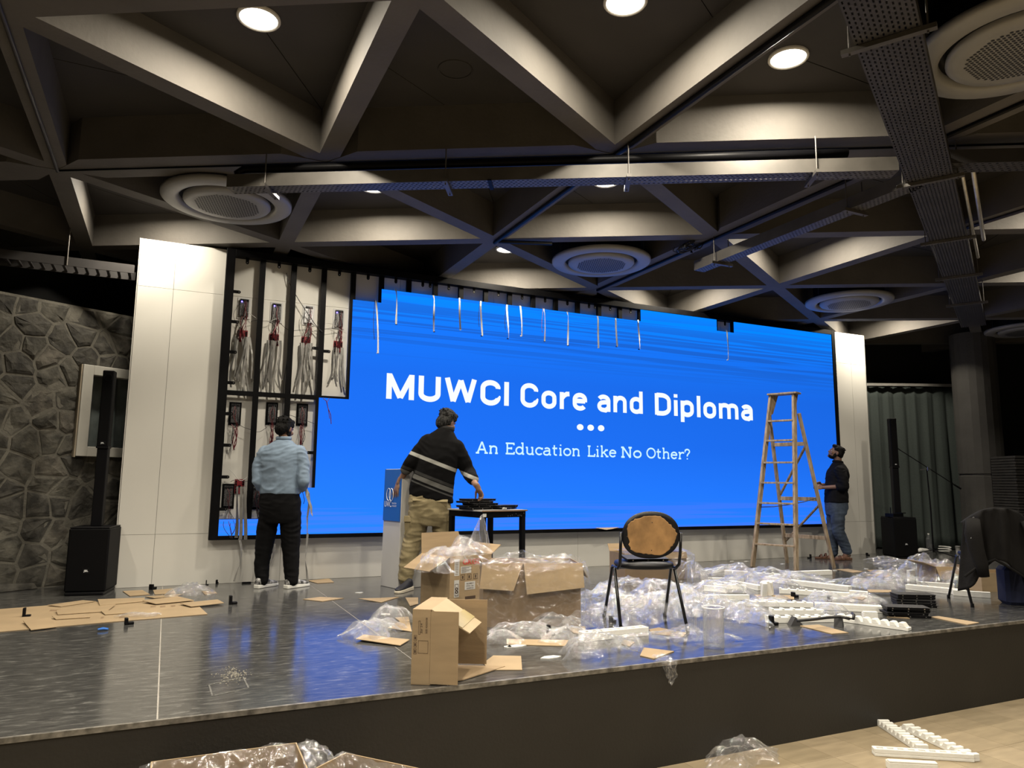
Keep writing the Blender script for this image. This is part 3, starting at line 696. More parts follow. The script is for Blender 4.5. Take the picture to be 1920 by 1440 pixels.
def arc(cx, cy, rx, ry, a0, a1, n=14): return [(cx + rx * math.cos(R(a0 + (a1 - a0) * k / n)), cy + ry * math.sin(R(a0 + (a1 - a0) * k / n))) for k in range(n + 1)]
def stroke(mb, pts, w_, O, sx, sz, wy=None, closed=False, jn=True):
    """stroke polyline in glyph units, w_ stroke width in units"""
    n = len(pts); L_ = []; R_ = []
    for i, p in enumerate(pts):
        if closed: a = pts[(i - 1) % n]; b = pts[(i + 1) % n]
        else: a = pts[max(i - 1, 0)]; b = pts[min(i + 1, n - 1)]
        d1 = Vector((p[0] - a[0], p[1] - a[1])); d2 = Vector((b[0] - p[0], b[1] - p[1]))
        if d1.length < 1e-9: d1 = d2
        if d2.length < 1e-9: d2 = d1
        d1.normalize(); d2.normalize(); t = (d1 + d2)
        if t.length < 1e-6: t = d1
        t.normalize(); nn = Vector((-t.y, t.x)); k = 1 / max(.35, abs(nn.dot(Vector((-d1.y, d1.x)))))
        hx = w_ / 2; hy = (wy or w_) / 2
        off = Vector((nn.x * hx * k, nn.y * hy * k))
        L_.append((p[0] + off.x, p[1] + off.y)); R_.append((p[0] - off.x, p[1] - off.y))
    vs = [(O[0] + x * sx, O[1], O[2] + z * sz) for x, z in L_ + R_]; fs = []
    for i in range(n - 1 + (1 if closed else 0)):
        j = (i + 1) % n; fs.append((i, n + i, n + j, j))
    mb.add(vs, fs)
# bold condensed sans, cap height 1; each glyph: (width, strokes)
B = .155
def SANS(ch):
    r = B / 2; xh = .74
    if ch == 'M': return .80, [[(r, 0), (r, 1)], [(r * 1.15, .93), (.40, .06)], [(.40, .06), (.80 - r * 1.15, .93)], [(.80 - r, 0), (.80 - r, 1)]]
    if ch == 'U': return .66, [[(r, 1), (r, .30)] + arc(.33, .30, .33 - r, .30 - r, 180, 360)[1:-1] + [(.66 - r, .30), (.66 - r, 1)]]
    if ch == 'W': return .98, [[(.07, 1), (.26, .05)], [(.26, .05), (.49, .93)], [(.49, .93), (.72, .05)], [(.72, .05), (.91, 1)]]
    if ch == 'C': return .64, [[(.64 - r, .68)] + arc(.325, .68, .325 - r, .32 - r, 0, 180)[1:] + arc(.325, .32, .325 - r, .32 - r, 180, 360)[0:] + [(.64 - r, .33)]]
    if ch == 'I': return B, [[(r, 0), (r, 1)]]
    if ch == 'D': return .66, [[(r, r), (.28, r)] + arc(.28, .34, .38 - r, .34 - r, -90, 0) + arc(.28, .66, .38 - r, .34 - r, 0, 90) + [(r, 1 - r)], [(r, 0), (r, 1)]]
    if ch == 'o': return .56, [arc(.28, xh - .28, .28 - r, .28 - r, 0, 180) + arc(.28, .28, .28 - r, .28 - r, 180, 360) + [(.56 - r, xh - .28)]]
    if ch == 'r': return .37, [[(r, 0), (r, xh)], [(r, .46), (.17, .60), (.27, xh - r * .9), (.37, xh - r * .8)]]
    if ch == 'e': return .56, [[(r, .40), (.56 - r, .40)], [(.56 - r, .36), (.56 - r, .46)] + arc(.28, xh - .28, .28 - r, .28 - r, 0, 180) + arc(.28, .28, .28 - r, .28 - r, 180, 325)]
    if ch == 'a': return .54, [[(.54 - r, 0), (.54 - r, .48)] + arc(.26, xh - .26, .28 - r, .26 - r, 0, 150), [(.54 - r, .42), (.30, .42)] + arc(.24, .24, .24 - r, .19 - r * .3, 90, 270) + [(.34, .06), (.54 - r, .18)]]
    if ch == 'n': return .56, [[(r, 0), (r, xh)], [(r, .42)] + arc(.30, xh - .26, .26 - r, .26 - r, 165, 0) + [(.56 - r, .42), (.56 - r, 0)]]
    if ch == 'd': return .57, [[(.57 - r, 0), (.57 - r, 1.02)], arc(.29, xh - .27, .28 - r, .27 - r, 0, 180) + arc(.29, .27, .28 - r, .27 - r, 180, 360) + [(.57 - r, .4)]]
    if ch == 'p': return .57, [[(r, -.27), (r, xh)], arc(.28, xh - .27, .28 - r, .27 - r, 180, 0) + arc(.28, .27, .28 - r, .27 - r, 0, -180) + [(r, .4)]]
    if ch == 'i': return B, [[(r, 0), (r, xh)], [(r, .86), (r, 1.02)]]
    if ch == 'l': return B, [[(r, 0), (r, 1.02)]]
    if ch == 'm': return .88, [[(r, 0), (r, xh)], [(r, .42)] + arc(.265, xh - .22, .26 - r, .22 - r, 165, 0) + [(.53 - r, .42), (.53 - r, 0)], [(.53 - r, .42)] + arc(.615, xh - .22, .26 - r, .22 - r, 165, 0) + [(.88 - r, .42), (.88 - r, 0)]]
S = .112
def SLAB(ch):
    r = S / 2; xh = .70; se = .10
    def ser(x, z, a=se): return [(x - a, z + r if z < .02 else z - r), (x + a, z + r if z < .02 else z - r)]
    if ch == 'A': return .86, [[(.12, .03), (.43, 1)], [(.43, 1), (.74, .03)], [(.22, .34), (.64, .34)], ser(.12, 0, .12), ser(.74, 0, .12)]
    if ch == 'E': return .74, [[(.16, 0), (.16, 1)], [(.04, r), (.68, r), (.70, .22)], [(.04, 1 - r), (.66, 1 - r), (.68, .80)], [(.16, .52), (.48, .52)], [(.48, .42), (.48, .62)]]
    if ch == 'L': return .66, [[(.16, 0), (.16, 1)], [(.04, r), (.62, r), (.64, .26)], ser(.16, 1, .12)]
    if ch == 'N': return .90, [[(.16, 0), (.16, 1)], [(.16, 1), (.72, 0)], [(.72, 0), (.72, 1)], ser(.16, 0, .13), [(.03, 1 - r), (.18, 1 - r)], ser(.72, 1, .13)]
    if ch == 'O': return .84, [arc(.42, .5, .42 - r, .5 - r, 0, 360, 28)]
    if ch == 'n': return .74, [[(.15, 0), (.15, xh)], [(.04, xh - r), (.15, xh - r)], [(.15, .46)] + arc(.37, xh - .22, .20, .22 - r, 165, 0) + [(.57, 0)], ser(.15, 0), ser(.57, 0)]
    if ch == 'd': return .72, [[(.57, 0), (.57, 1.05)], [(.45, 1.05 - r), (.57, 1.05 - r)], arc(.31, .35, .31 - r, .35 - r, 20, 340, 24), [(.57, r), (.68, r)]]
    if ch == 'u': return .74, [[(.15, xh), (.15, .24)] + arc(.36, .24, .21, .24 - r, 180, 350), [(.57, 0), (.57, xh)], [(.04, xh - r), (.15, xh - r)], [(.46, xh - r), (.57, xh - r)], [(.57, r), (.68, r)]]
    if ch == 'c': return .60, [arc(.32, .35, .32 - r, .35 - r, 40, 320, 22), [(.56, .48), (.56, .66)]]
    if ch == 'a': return .66, [[(.50, r), (.50, .46)] + arc(.30, xh - .22, .20, .22 - r, 0, 150), [(.50, .40), (.28, .40)] + arc(.24, .21, .20, .19 - r * .4, 90, 270) + [(.36, .05), (.50, .18)], [(.50, r), (.62, r)]]
    if ch == 't': return .48, [[(.18, .92), (.18, .18)] + arc(.32, .18, .14, .18 - r, 180, 300), [(.03, xh - r), (.42, xh - r)]]
    if ch == 'i': return .34, [[(.17, 0), (.17, xh)], [(.05, xh - r), (.17, xh - r)], ser(.17, 0), [(.17, .88), (.17, 1.0)]]
    if ch == 'o': return .66, [arc(.33, .35, .33 - r, .35 - r, 0, 360, 24)]
    if ch == 'k': return .72, [[(.15, 0), (.15, 1.05)], [(.04, 1.05 - r), (.15, 1.05 - r)], ser(.15, 0), [(.15, .30), (.52, xh - r)], [(.30, .42), (.58, r)], [(.42, xh - r), (.66, xh - r)], [(.48, r), (.70, r)]]
    if ch == 'e': return .64, [[(r, .38), (.60 - r, .38)] + arc(.31, .38, .31 - r, .32 - r, 0, 180)[1:] + arc(.31, .33, .31 - r, .33 - r, 180, 325)]
    if ch == 'h': return .74, [[(.15, 0), (.15, 1.05)], [(.04, 1.05 - r), (.15, 1.05 - r)], [(.15, .46)] + arc(.37, xh - .22, .20, .22 - r, 165, 0) + [(.57, 0)], ser(.15, 0), ser(.57, 0)]
    if ch == 'r': return .54, [[(.15, 0), (.15, xh)], [(.04, xh - r), (.15, xh - r)], ser(.15, 0, .12), [(.15, .40), (.24, .58), (.38, xh - r), (.50, xh - r)], [(.50, xh), (.50, xh - .16)]]
    if ch == '?': return .56, [[(.06, .80)] + arc(.27, .76, .21, .20, 170, -40) + [(.27, .42), (.26, .28)], [(.26, .0), (.26, .11)]]
def word(mb, txt, font, x0, x1, zb, cap, gap, sw_):
    gs = [font(c) for c in txt]; tot = sum(g[0] for g in gs) + gap * (len(gs) - 1); sx = (x1 - x0) / tot; x = x0
    for wd, st in gs:
        for s_ in st:
            stroke(mb, s_, sw_, (x, YD - .0015, zb), sx, cap, wy=sw_ * sx / cap if sx < cap else sw_ * sx / cap)
        x += (wd + gap) * sx
for k, (tx_, x0, x1) in enumerate((('MUWCI', 2.212, 3.765), ('Core', 3.925, 4.890), ('and', 5.046, 5.766), ('Diploma', 5.966, 7.712))):
    mb = MB(); word(mb, tx_, SANS, x0, x1, 1.999, .296, .125, B)
    put('title_word', mb, txt_m, scr, world=True, fixn=False, label='bold white word %s' % tx_)
mb = MB()
for tx_, x0, x1 in (('An', 3.335, 3.637), ('Education', 3.723, 4.790), ('Like', 4.889, 5.338), ('No', 5.405, 5.736), ('Other?', 5.814, 6.552)):
    word(mb, tx_, SLAB, x0, x1, 1.403, .142, .05, S)
put('subtitle', mb, txt2_m, scr, world=True, fixn=False, label='pale serif line reading An Education Like No Other?')
mb = MB()
for cx in (4.785, 4.943, 5.102):
    n = 20; mb.add([(cx + .050 * math.cos(2 * PI * k / n), YD - .0015, 1.778 + .040 * math.sin(2 * PI * k / n)) for k in range(n)], [tuple(range(n))])
put('dots', mb, txt_m, scr, world=True, fixn=False)

# ---- electronics on the white wall behind the missing modules
def ribbons(root, name, p, n, length, w_=.018, spread=.05, seed=0, mat=None, yf=0, world_front=None, sway=.045, ragged=.35):
    r_ = random.Random(seed); out = []
    for k in range(n):
        L_ = length * (1 - ragged * r_.random()); x = p.x + spread * (k / max(1, n - 1) - .5) + r_.uniform(-.01, .01); pts = []; sd = []
        ph = r_.uniform(0, 6); am = sway * r_.uniform(.3, 1); dr = r_.uniform(-.5, .5) * spread; tw = r_.uniform(-1.2, 1.2); y = p.y - .004 * k - r_.uniform(0, .01)
        for q in range(11):
            t = q / 10
            pts.append((x + dr * t + am * math.sin(ph + 4.5 * t) * t, y - .018 * math.sin(PI * t) * r_.uniform(.7, 1.2), p.z - L_ * t))
            a = tw * math.sin(2.4 * t + ph * .2) ; sd.append((w_ / 2 * math.cos(a), w_ / 2 * math.sin(a), 0))
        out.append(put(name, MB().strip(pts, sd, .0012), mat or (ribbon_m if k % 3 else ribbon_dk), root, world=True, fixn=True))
    return out
def wires(root, name, p, q, n, mat, seed=0, r_=.0022, sag=.05, jit=.03):
    rr = random.Random(seed)
    for k in range(n):
        a = Vector(p) + Vector((rr.uniform(-jit, jit), 0, rr.uniform(-.01, .01))); b = Vector(q) + Vector((rr.uniform(-jit, jit), 0, rr.uniform(-.02, .02)))
        bow = rr.uniform(-sag, sag); sy = rr.uniform(.01, .03); pts = []
        for t_ in range(9):
            t = t_ / 8; s_ = math.sin(PI * t); pts.append(a.lerp(b, t) + Vector((bow * s_ + .01 * math.sin(7 * t + k), -sy * s_, -abs(bow) * .3 * s_)))
        put(name, MB().tube(pts, r_, 4), mat[k % len(mat)] if isinstance(mat, (list, tuple)) else mat, root, world=True)
def psu(u, v, wd, ht, label, seed, plate=None, bright=False, card=None, y=YW - .034):
    c = py(u, v, y); t = thing('power_supply', label, 'power supply', (c.x, YW, c.z), 0, 'power supplies behind the display')
    pm_ = pm('clear acrylic', (.55, .55, .55), .3, var=.02) if plate != 'black' else frame_black
    put('mounting_plate', MB().box(-wd * .72, wd * .72, -.010, -.001, -ht * .62, ht * .60), pm_, t)
    put('case', MB().box(-wd / 2, wd / 2, -.036, -.011, -ht / 2, ht / 2), psu_m if not bright else pm('case with light painted in', (.75, .76, .8), .3, metal=.2, var=.1), t, bevel=.003)  # the pale case colour stands in for light falling on this supply
    mb = MB(); rr = random.Random(seed)
    for k in range(7): mb.box(-wd * .4 + k * wd * .125, -wd * .4 + k * wd * .125 + wd * .08, -.044, -.036, ht * .40, ht * .49)
    mb.box(-wd * .46, wd * .46, -.040, -.036, ht * .36, ht * .40)
    put('terminal_strip', mb, black_plastic, t)
    mb = MB()
    for k in range(9): mb.box(-wd * .3 + rr.uniform(0, wd * .5), -wd * .3 + rr.uniform(0, wd * .5) + .012, -.0365, -.036, -ht * .3 + k * ht * .07, -ht * .3 + k * ht * .07 + .004)
    put('label_print', mb, black_plastic, t)
    if not bright and plate != 'black': put('status_light', MB().cbox((-wd * .3, -.040, ht * .34), (.014, .006, .014)), pm('blue status light', (.05, .05, .3), .4, var=0, emit=(.15, .12, 1), es=6), t)
    wires(t, 'wire', (c.x, YW - .05, c.z + ht * .38), (c.x + .01, YW - .055, c.z - ht * .75), 4, [red_wire, black_wire], seed, .0028, .02, .02)
    return t, c
def card(u, v, wd, ht, label, nrib, length, seed, y=YW - .02, spread=.10):
    c = py(u, v, y); t = thing('receiver_card', label, 'circuit board', (c.x, YW, c.z), 0, 'red receiver cards with ribbon cables')
    put('board', MB().box(-wd / 2, wd / 2, -.016, -.011, -ht / 2, ht / 2), pcb_red, t)
    put('standoff', MB().box(-wd * .4, -wd * .3, -.011, 0, -ht * .4, -ht * .3).box(wd * .3, wd * .4, -.011, 0, ht * .3, ht * .4), black_plastic, t)
    mb = MB()
    for k in range(5): mb.box(-wd * .45, -wd * .28, -.024, -.016, -ht * .45 + k * ht * .18, -ht * .33 + k * ht * .18).box(wd * .28, wd * .45, -.024, -.016, -ht * .45 + k * ht * .18, -ht * .33 + k * ht * .18)
    mb.box(-wd * .15, wd * .15, -.021, -.016, -.01, .012)
    put('connectors', mb, black_plastic, t)
    if nrib: ribbons(t, 'ribbon_cable', Vector((c.x, YW - .028, c.z - ht * .1)), nrib, length, .019, spread, seed)
    return t, c
for k, (u, v, nm) in enumerate(((458, 577, 'first'), (519, 585, 'second'), (579, 590, 'third'), (636, 597, 'fourth'))):
    lab = ['perforated power supply with blue light in the leftmost tall cell', 'perforated power supply with blue light in the second tall cell', 'power supply in the third tall cell, its case painted as brightly lit', 'grey power supply in the fourth tall cell from the left'][k]
    t, c = psu(u, v, .092, .19, lab, k, bright=(k == 2))
    wires(t, 'wire', (c.x + .01, YW - .05, c.z - .10), (c.x + (-.01, .0, -.02, 0)[k], YW - .05, c.z - .34), 7, [red_wire, red_wire, black_wire], k + 20, .0042, .03, .018)
    wires(t, 'wire', (c.x - .03, YW - .03, c.z + .08), (c.x - .05, YW - .03, c.z - .22), 3, [white_wire, black_wire], k + 40, .002, .06, .01)
for k, (u, v) in enumerate(((455, 630), (514, 637), (574, 642), (634, 650))):
    card(u, v, .10, .13, ['red receiver card with a wide fan of ribbons, leftmost tall cell', 'red receiver card with long ribbons, second tall cell', 'red receiver card beneath the bright power supply', 'red receiver card in the fourth tall cell'][k], (9, 10, 9, 6)[k], (.62, .66, .62, .50)[k], 60 + k, spread=(.15, .14, .12, .09)[k])
for k, (u, v) in enumerate(((441, 775), (510, 775), (567, 777))):
    t, c = psu(u, v, .085, .20, ['power supply on a black plate, left cell just below the middle bar', 'power supply on a black plate behind the ribbons left of the head', 'power supply on a black plate right of the head of the man in blue'][k], 80 + k, plate='black')
    wires(t, 'wire', (c.x, YW - .05, c.z - .12), (c.x - .01, YW - .05, c.z - .38), 7, [red_wire, black_wire, red_wire], k + 90, .004, .035, .025)
for k, (u, v) in enumerate(((428, 930), (482, 932))):
    t, c = psu(u, v, .085, .21, ['power supply on a black plate in the bottom left cell', 'power supply on a black plate beside the hip of the man in blue'][k], 100 + k, plate='black')
    wires(t, 'wire', (c.x, YW - .05, c.z - .12), (c.x + .04, YW - .135, c.z - .42), 5, [black_wire, black_wire, red_wire], k + 110, .003, .05, .02)
t, c = card(449, 912, .095, .15, 'red receiver card low in the left cell with ribbons over the lit strip', 0, 0, 5)
ribbons(t, 'ribbon_cable', Vector((c.x, YD - .03, c.z - .0)), 3, .55, .034, .07, 5, sway=.01, ragged=.08)
# long thin data cables from cell to cell
rr = random.Random(12)
for k in range(9):
    row = (585, 605, 603, 612, 790, 785, 880, 905, 600)[k]
    u0 = (462, 470, 520, 580, 445, 510, 430, 432, 575)[k]; u1 = (525, 520, 585, 650, 500, 590, 470, 478, 640)[k]
    a = py(u0, row, YW - .06); b = py(u1, row + 12, YW - .06); pts = []
    for q in range(13):
        t = q / 12; pts.append(a.lerp(b, t) + Vector((0, -.01 * math.sin(PI * t), (.06 if k % 2 else -.07) * math.sin(PI * t) + .012 * math.sin(9 * t + k))))
    solo('data_cable', MB().tube(pts, .0024, 4), black_wire if k % 3 else white_wire, ['thin white data cable from the leftmost to the second tall cell, upper one', 'thin black data cable from the leftmost to the second tall cell, lower one', 'thin black data cable from the second to the third tall cell', 'thin white data cable from the third to the fourth tall cell, lower one', 'thin black data cable under the middle bar, left cells', 'thin black data cable behind the head of the man in blue', 'thin white data cable low in the left cell, drooping', 'thin black data cable lowest in the left cell', 'thin black data cable from the third to the fourth tall cell, upper one'][k], 'cable', a, 'thin cables between the bare cells')
a = py(537, 512, YW - .06); pts = [py(u, v, YW - .05 - .01 * k) for k, (u, v) in enumerate(((537, 512), (542, 530), (550, 545), (560, 562), (575, 585), (592, 610), (604, 622)))]
solo('black_power_cable', MB().tube(pts, .004, 5), black_wire, 'black cable with a plug dangling at the top of the second tall cell', 'cable', a)
solo('long_black_cable', MB().tube([py(u, v, YW - .05) for u, v in ((548, 540), (546, 600), (541, 660), (532, 715), (530, 760), (531, 800))], .0035, 5), black_wire, 'long black cable falling through the second tall cell', 'cable', a)
# ribbons hanging over the lit display
HR = [(705, 567, 662, 2), (742, 545, 608, 1), (813, 557, 622, 1), (862, 562, 618, 1), (902, 568, 630, 1), (951, 575, 635, 1), (976, 577, 630, 1), (1020, 582, 640, 1), (1064, 588, 648, 1), (1121, 596, 652, 1), (1155, 600, 650, 1), (1197, 603, 655, 1), (1363, 622, 675, 1)]
for k, (u, v0, v1, n_) in enumerate(HR):
    a = py(u, v0 - 3, YD - .012); b = py(u + (1 if k else 3), v1, YD - .02); r_ = random.Random(k)
    pts = [Vector((a.x, YD + .02, a.z - .002)), Vector((a.x, YD - .004, a.z + .004))]; sd = [(.010, 0, 0), (.010, 0, 0)]
    for q in range(8):
        t = (q + 1) / 8; pts.append(a.lerp(b, t) + Vector((.008 * math.sin(3 * t + k), -.012 * math.sin(2 * t), 0))); an = (.5 + k % 3 * .3) * math.sin(2.5 * t + k); sd.append((.0105 * math.cos(an), .0105 * math.sin(an), 0))
    labs = ['doubled ribbon cable hanging lowest over the display, at the fifth column', 'ribbon cable at the upper left corner of the full height display', 'ribbon cable, second from the left along the top notch', 'ribbon cable, third from the left along the top notch', 'ribbon cable, fourth from the left along the top notch', 'bright ribbon cable with a dark wire, fifth along the notch', 'bright ribbon cable, sixth along the notch', 'ribbon cable with red wire, seventh along the notch', 'ribbon cable, fifth from the right end of the notch', 'ribbon cable, third from the right end of the notch', 'thin ribbon cable, second from the right end of the notch', 'ribbon cable at the right end of the long notch', 'single ribbon cable hanging from the small notch near the right']
    o = solo('hanging_ribbon', MB().strip(pts, sd, .0015), pm('pale ribbon', (.55, .55, .54), .4, var=.1), labs[k], 'ribbon cable', a, 'ribbon cables hanging over the display')
    e = b
    put('plug', MB().cbox((0, 0, 0), (.022, .008, .012)), black_plastic if k % 3 else white_wire, o).location = b - a
    wr = [Vector((a.x - .01, YD + .02, a.z)), Vector((a.x - .015, YD - .01, a.z + .006))] + [a.lerp(b, t) + Vector((-.03 * math.sin(3 * t) - .012, -.01, 0)) for t in (.15, .35, .55, .75)]
    if k in (0, 4, 5, 7): put('wire', MB().tube([p - a for p in wr], .003, 4), black_wire if k != 7 else red_wire, o)
a = py(612, 748, YD - .01)
solo('hanging_wires', MB().tube([py(u, v, YD - .012) for u, v in ((606, 747), (612, 752), (615, 765), (620, 778), (621, 795))], .004, 4).tube([py(u, v, YD - .014) for u, v in ((618, 746), (613, 754), (616, 770), (618, 785))], .003, 4), red_wire, 'short dark wires dangling below the stepped corner of the display', 'wires', a)
for k, (u, v0, v1) in enumerate(((449, 1010, 1090), (510, 1020, 1092))):
    a = py(u, v0, YD - .03); b = py(u - 6, v1, YD - .10); pts = [a.lerp(b, t) + Vector((.03 * math.sin(4 * t + k), 0, 0)) for t in [q / 8 for q in range(9)]]
    solo('trailing_ribbon', MB().strip(pts, [(.012 * math.cos(q * .3), .012 * math.sin(q * .3), 0) for q in range(9)], .0015), ribbon_m, ['grey ribbon trailing to the floor below the bottom left cell', 'grey ribbon trailing between the legs of the man in blue'][k], 'ribbon cable', a)

# ================================================================== BUILT THINGS ON THE STAGE
# ---- lectern with blue front
L0 = fl(713, 1098); L1 = fl(746, 1105)
uf = (L1 - L0); uf.z = 0; fw_ = uf.length; uf.normalize(); us = Vector((-uf.y, uf.x, 0))   # uf along the blue face, us into the body
if us.x < 0: us = -us
LD = .42; LHt = 1.185
lec_m = pm('white lectern laminate', (.50, .495, .48), .45, var=.02)
t = thing('lectern', 'white lectern with a blue printed front, behind the man in the striped jumper', 'lectern', L0)
def lp(a, b, z): return L0 + uf * a + us * b + Vector((0, 0, z))
mb = MB().hexa([lp(0, 0, 0), lp(fw_, 0, 0), lp(fw_, LD, 0), lp(0, LD, 0), lp(.012, .012, LHt), lp(fw_ - .0, .012, LHt), lp(fw_ - .0, LD, LHt), lp(.012, LD, LHt)])
put('body', mb, lec_m, t, world=True, bevel=.004)
nf = -us
mb = MB().hexa([lp(.012, -.004, .66), lp(fw_ - .006, -.004, .66), lp(fw_ - .006, .012, .66), lp(.012, .012, .66), lp(.014, .004, LHt - .004), lp(fw_ - .004, .004, LHt - .004), lp(fw_ - .004, .02, LHt - .004), lp(.014, .02, LHt - .004)])
put('blue_panel', mb, pm('royal blue print', (.018, .11, .42), .4, var=0), t, world=True)
lw_m = pm('white print', (.8, .82, .85), .5, var=0)
# which way does the printed face read: seen from outside, right is -uf or +uf
rdir = uf if uf.cross(Vector((0, 0, 1))).dot(-us) > 0 else -uf
o0 = lp(.045, -.006, .80) if rdir == uf else lp(fw_ - .03, -.006, .80)
put('lettering', text_on('UWC', o0, rdir, (0, 0, 1), width=.13, height=.062, lift=.003), lw_m, t, world=True, fixn=False)
put('lettering', text_on('MAHINDRA', o0 + rdir * .14 + Vector((0, 0, .030)), rdir, (0, 0, 1), width=.085, height=.016, lift=.003), lw_m, t, world=True, fixn=False)
put('lettering', text_on('COLLEGE', o0 + rdir * .14 + Vector((0, 0, .004)), rdir, (0, 0, 1), width=.085, height=.016, lift=.003), lw_m, t, world=True, fixn=False)
mb = MB()
for cx in (.075, .125):
    pts = [o0 + rdir * (cx + .038 * math.cos(2 * PI * k / 24)) + Vector((0, 0, .125 + .062 * math.sin(2 * PI * k / 24))) - us * .004 for k in range(25)]
    mb.tube(pts, .0035, 4, cap=False)
put('ring_emblem', mb, lw_m, t, world=True)

# ---- small black table
TN = fl(905, 957, .80); TZ = .80; ta = R(14)
ux = Vector((math.cos(ta), math.sin(ta), 0)); uy = Vector((-ux.y, ux.x, 0)); TW, TD = .52, .55
T0 = Vector((TN.x, TN.y, 0))
t = thing('work_table', 'small black square table with grey top beside the man in the striped jumper', 'table', T0, ta)
put('table_top', MB().box(-.012, TW + .012, -.012, TD + .012, TZ - .014, TZ), pm('grey laminate top', (.33, .32, .31), .35, var=.05), t, bevel=.002)
put('edge_band', MB().box(-.014, TW + .014, -.0145, -.012, TZ - .014, TZ - .001), pm('brown table edge', (.16, .10, .06), .5), t)
for a in ((0, TW, 0, .02), (0, TW, TD - .02, TD), (0, .02, .02, TD - .02), (TW - .02, TW, .02, TD - .02)):
    put('apron', MB().box(a[0], a[1], a[2], a[3], TZ - .070, TZ - .014), frame_black, t)
for a in ((0, 0), (TW - .045, 0), (0, TD - .045), (TW - .045, TD - .045)):
    put('leg', MB().box(a[0], a[0] + .045, a[1], a[1] + .045, 0, TZ - .07), frame_black, t, bevel=.002)
rr = random.Random(4)
for k in range(8):
    x = .30 + .035 * k * .8 + rr.uniform(-.01, .01); z = TZ - .045 + rr.uniform(-.014, .014)
    p = T0 + ux * x - uy * .006 + Vector((0, 0, z))
    solo('magnet_foot', MB().lathe([(.0065, -.003), (.0065, .003)], (0, 0, 0), 8, cap=True).add([], []), chrome, 'tiny bright magnet stuck on the front rail of the black table', 'magnet', (0, 0, 0), 'magnets on the table rail').matrix_basis = Matrix.Translation(p) @ Matrix.Rotation(ta, 4, 'Z') @ Matrix.Rotation(PI / 2, 4, 'X')
p = T0 + ux * .02 - uy * .004 + Vector((0, 0, TZ - .045))
solo('paper_tag', MB().cbox((0, 0, 0), (.04, .004, .03)), label_m, 'white paper tag stuck on the front corner of the black table', 'label', (0, 0, 0)).matrix_basis = Matrix.Translation(p) @ Matrix.Rotation(ta, 4, 'Z')

# ---- display modules (black trays)
def module_thing(loc, rz, label, tilt=(0, 0), group=None, blue=False, cat='display module'):
    t = thing('display_module', label, cat, (0, 0, 0), 0, group)
    t.matrix_basis = Matrix.Translation(Vector(loc)) @ Matrix.Rotation(rz, 4, 'Z') @ Matrix.Rotation(tilt[0], 4, 'X') @ Matrix.Rotation(tilt[1], 4, 'Y')
    put('face', MB().box(-.165, .165, -.082, .082, .014, .019), pm('matt black led face', (.007, .007, .008), .5, var=.1) , t, bevel=.001)
    put('back_frame', MB().box(-.160, .160, -.078, -.066, 0, .014).box(-.160, .160, .066, .078, 0, .014).box(-.160, -.148, -.066, .066, 0, .014).box(.148, .160, -.066, .066, 0, .014).box(-.01, .01, -.066, .066, 0, .014), black_plastic, t)
    mb = MB()
    for x, y in ((-.12, -.0795), (0, -.0795), (.12, -.0795)): mb.cbox((x, y, .007), (.010, .004, .008))
    put('magnet', mb, chrome, t)
    return t
g = 'display modules stacked on the table'
tc_ = T0 + ux * .10 + uy * .22
for k, (a, dx, dy, lb) in enumerate(((.06, 0, 0, 'lowest black module of the stack on the table'), (-.10, -.02, .01, 'second black module of the stack on the table'), (.12, .03, -.01, 'third black module in the stack on the table'), (-.04, -.03, .0, 'fourth black module in the stack on the table'), (.02, .01, .01, 'top black module on the table, under the hand'))):
    module_thing(tc_ + ux * dx + uy * dy + Vector((0, 0, TZ + .001 + .0205 * k)), ta + a, lb, group=g)
tc2 = T0 + ux * .40 + uy * .20
module_thing(tc2 + Vector((0, 0, TZ + .001)), ta + .5, 'single black module lying right of the stack on the table', group=g)
module_thing(tc2 + ux * -.02 + Vector((0, 0, TZ + .0215)), ta + .22, 'black module resting on the single one at the right of the table', group=g)
def clutter(loc, n, rad, size, seed):
    mb = MB(); rr = random.Random(seed)
    for k in range(n):
        p = Vector(loc) + Vector((rr.uniform(-rad, rad), rr.uniform(-rad, rad), rr.uniform(.4, 1.5) * size))
        mb.cbox((0, 0, 0), (size * rr.uniform(.6, 1.6), size * rr.uniform(.6, 1.2), size), Matrix.Translation(p) @ Euler((rr.uniform(0, 3), rr.uniform(0, 3), rr.uniform(0, 3))).to_matrix().to_4x4())
    return mb
q = T0 + ux * .30 + uy * .06 + Vector((0, 0, TZ))
solo('screw_heap', clutter(q, 12, .02, .010, 3), label_m, 'small pale heap of plastic clips at the front of the table top', 'clips', q)

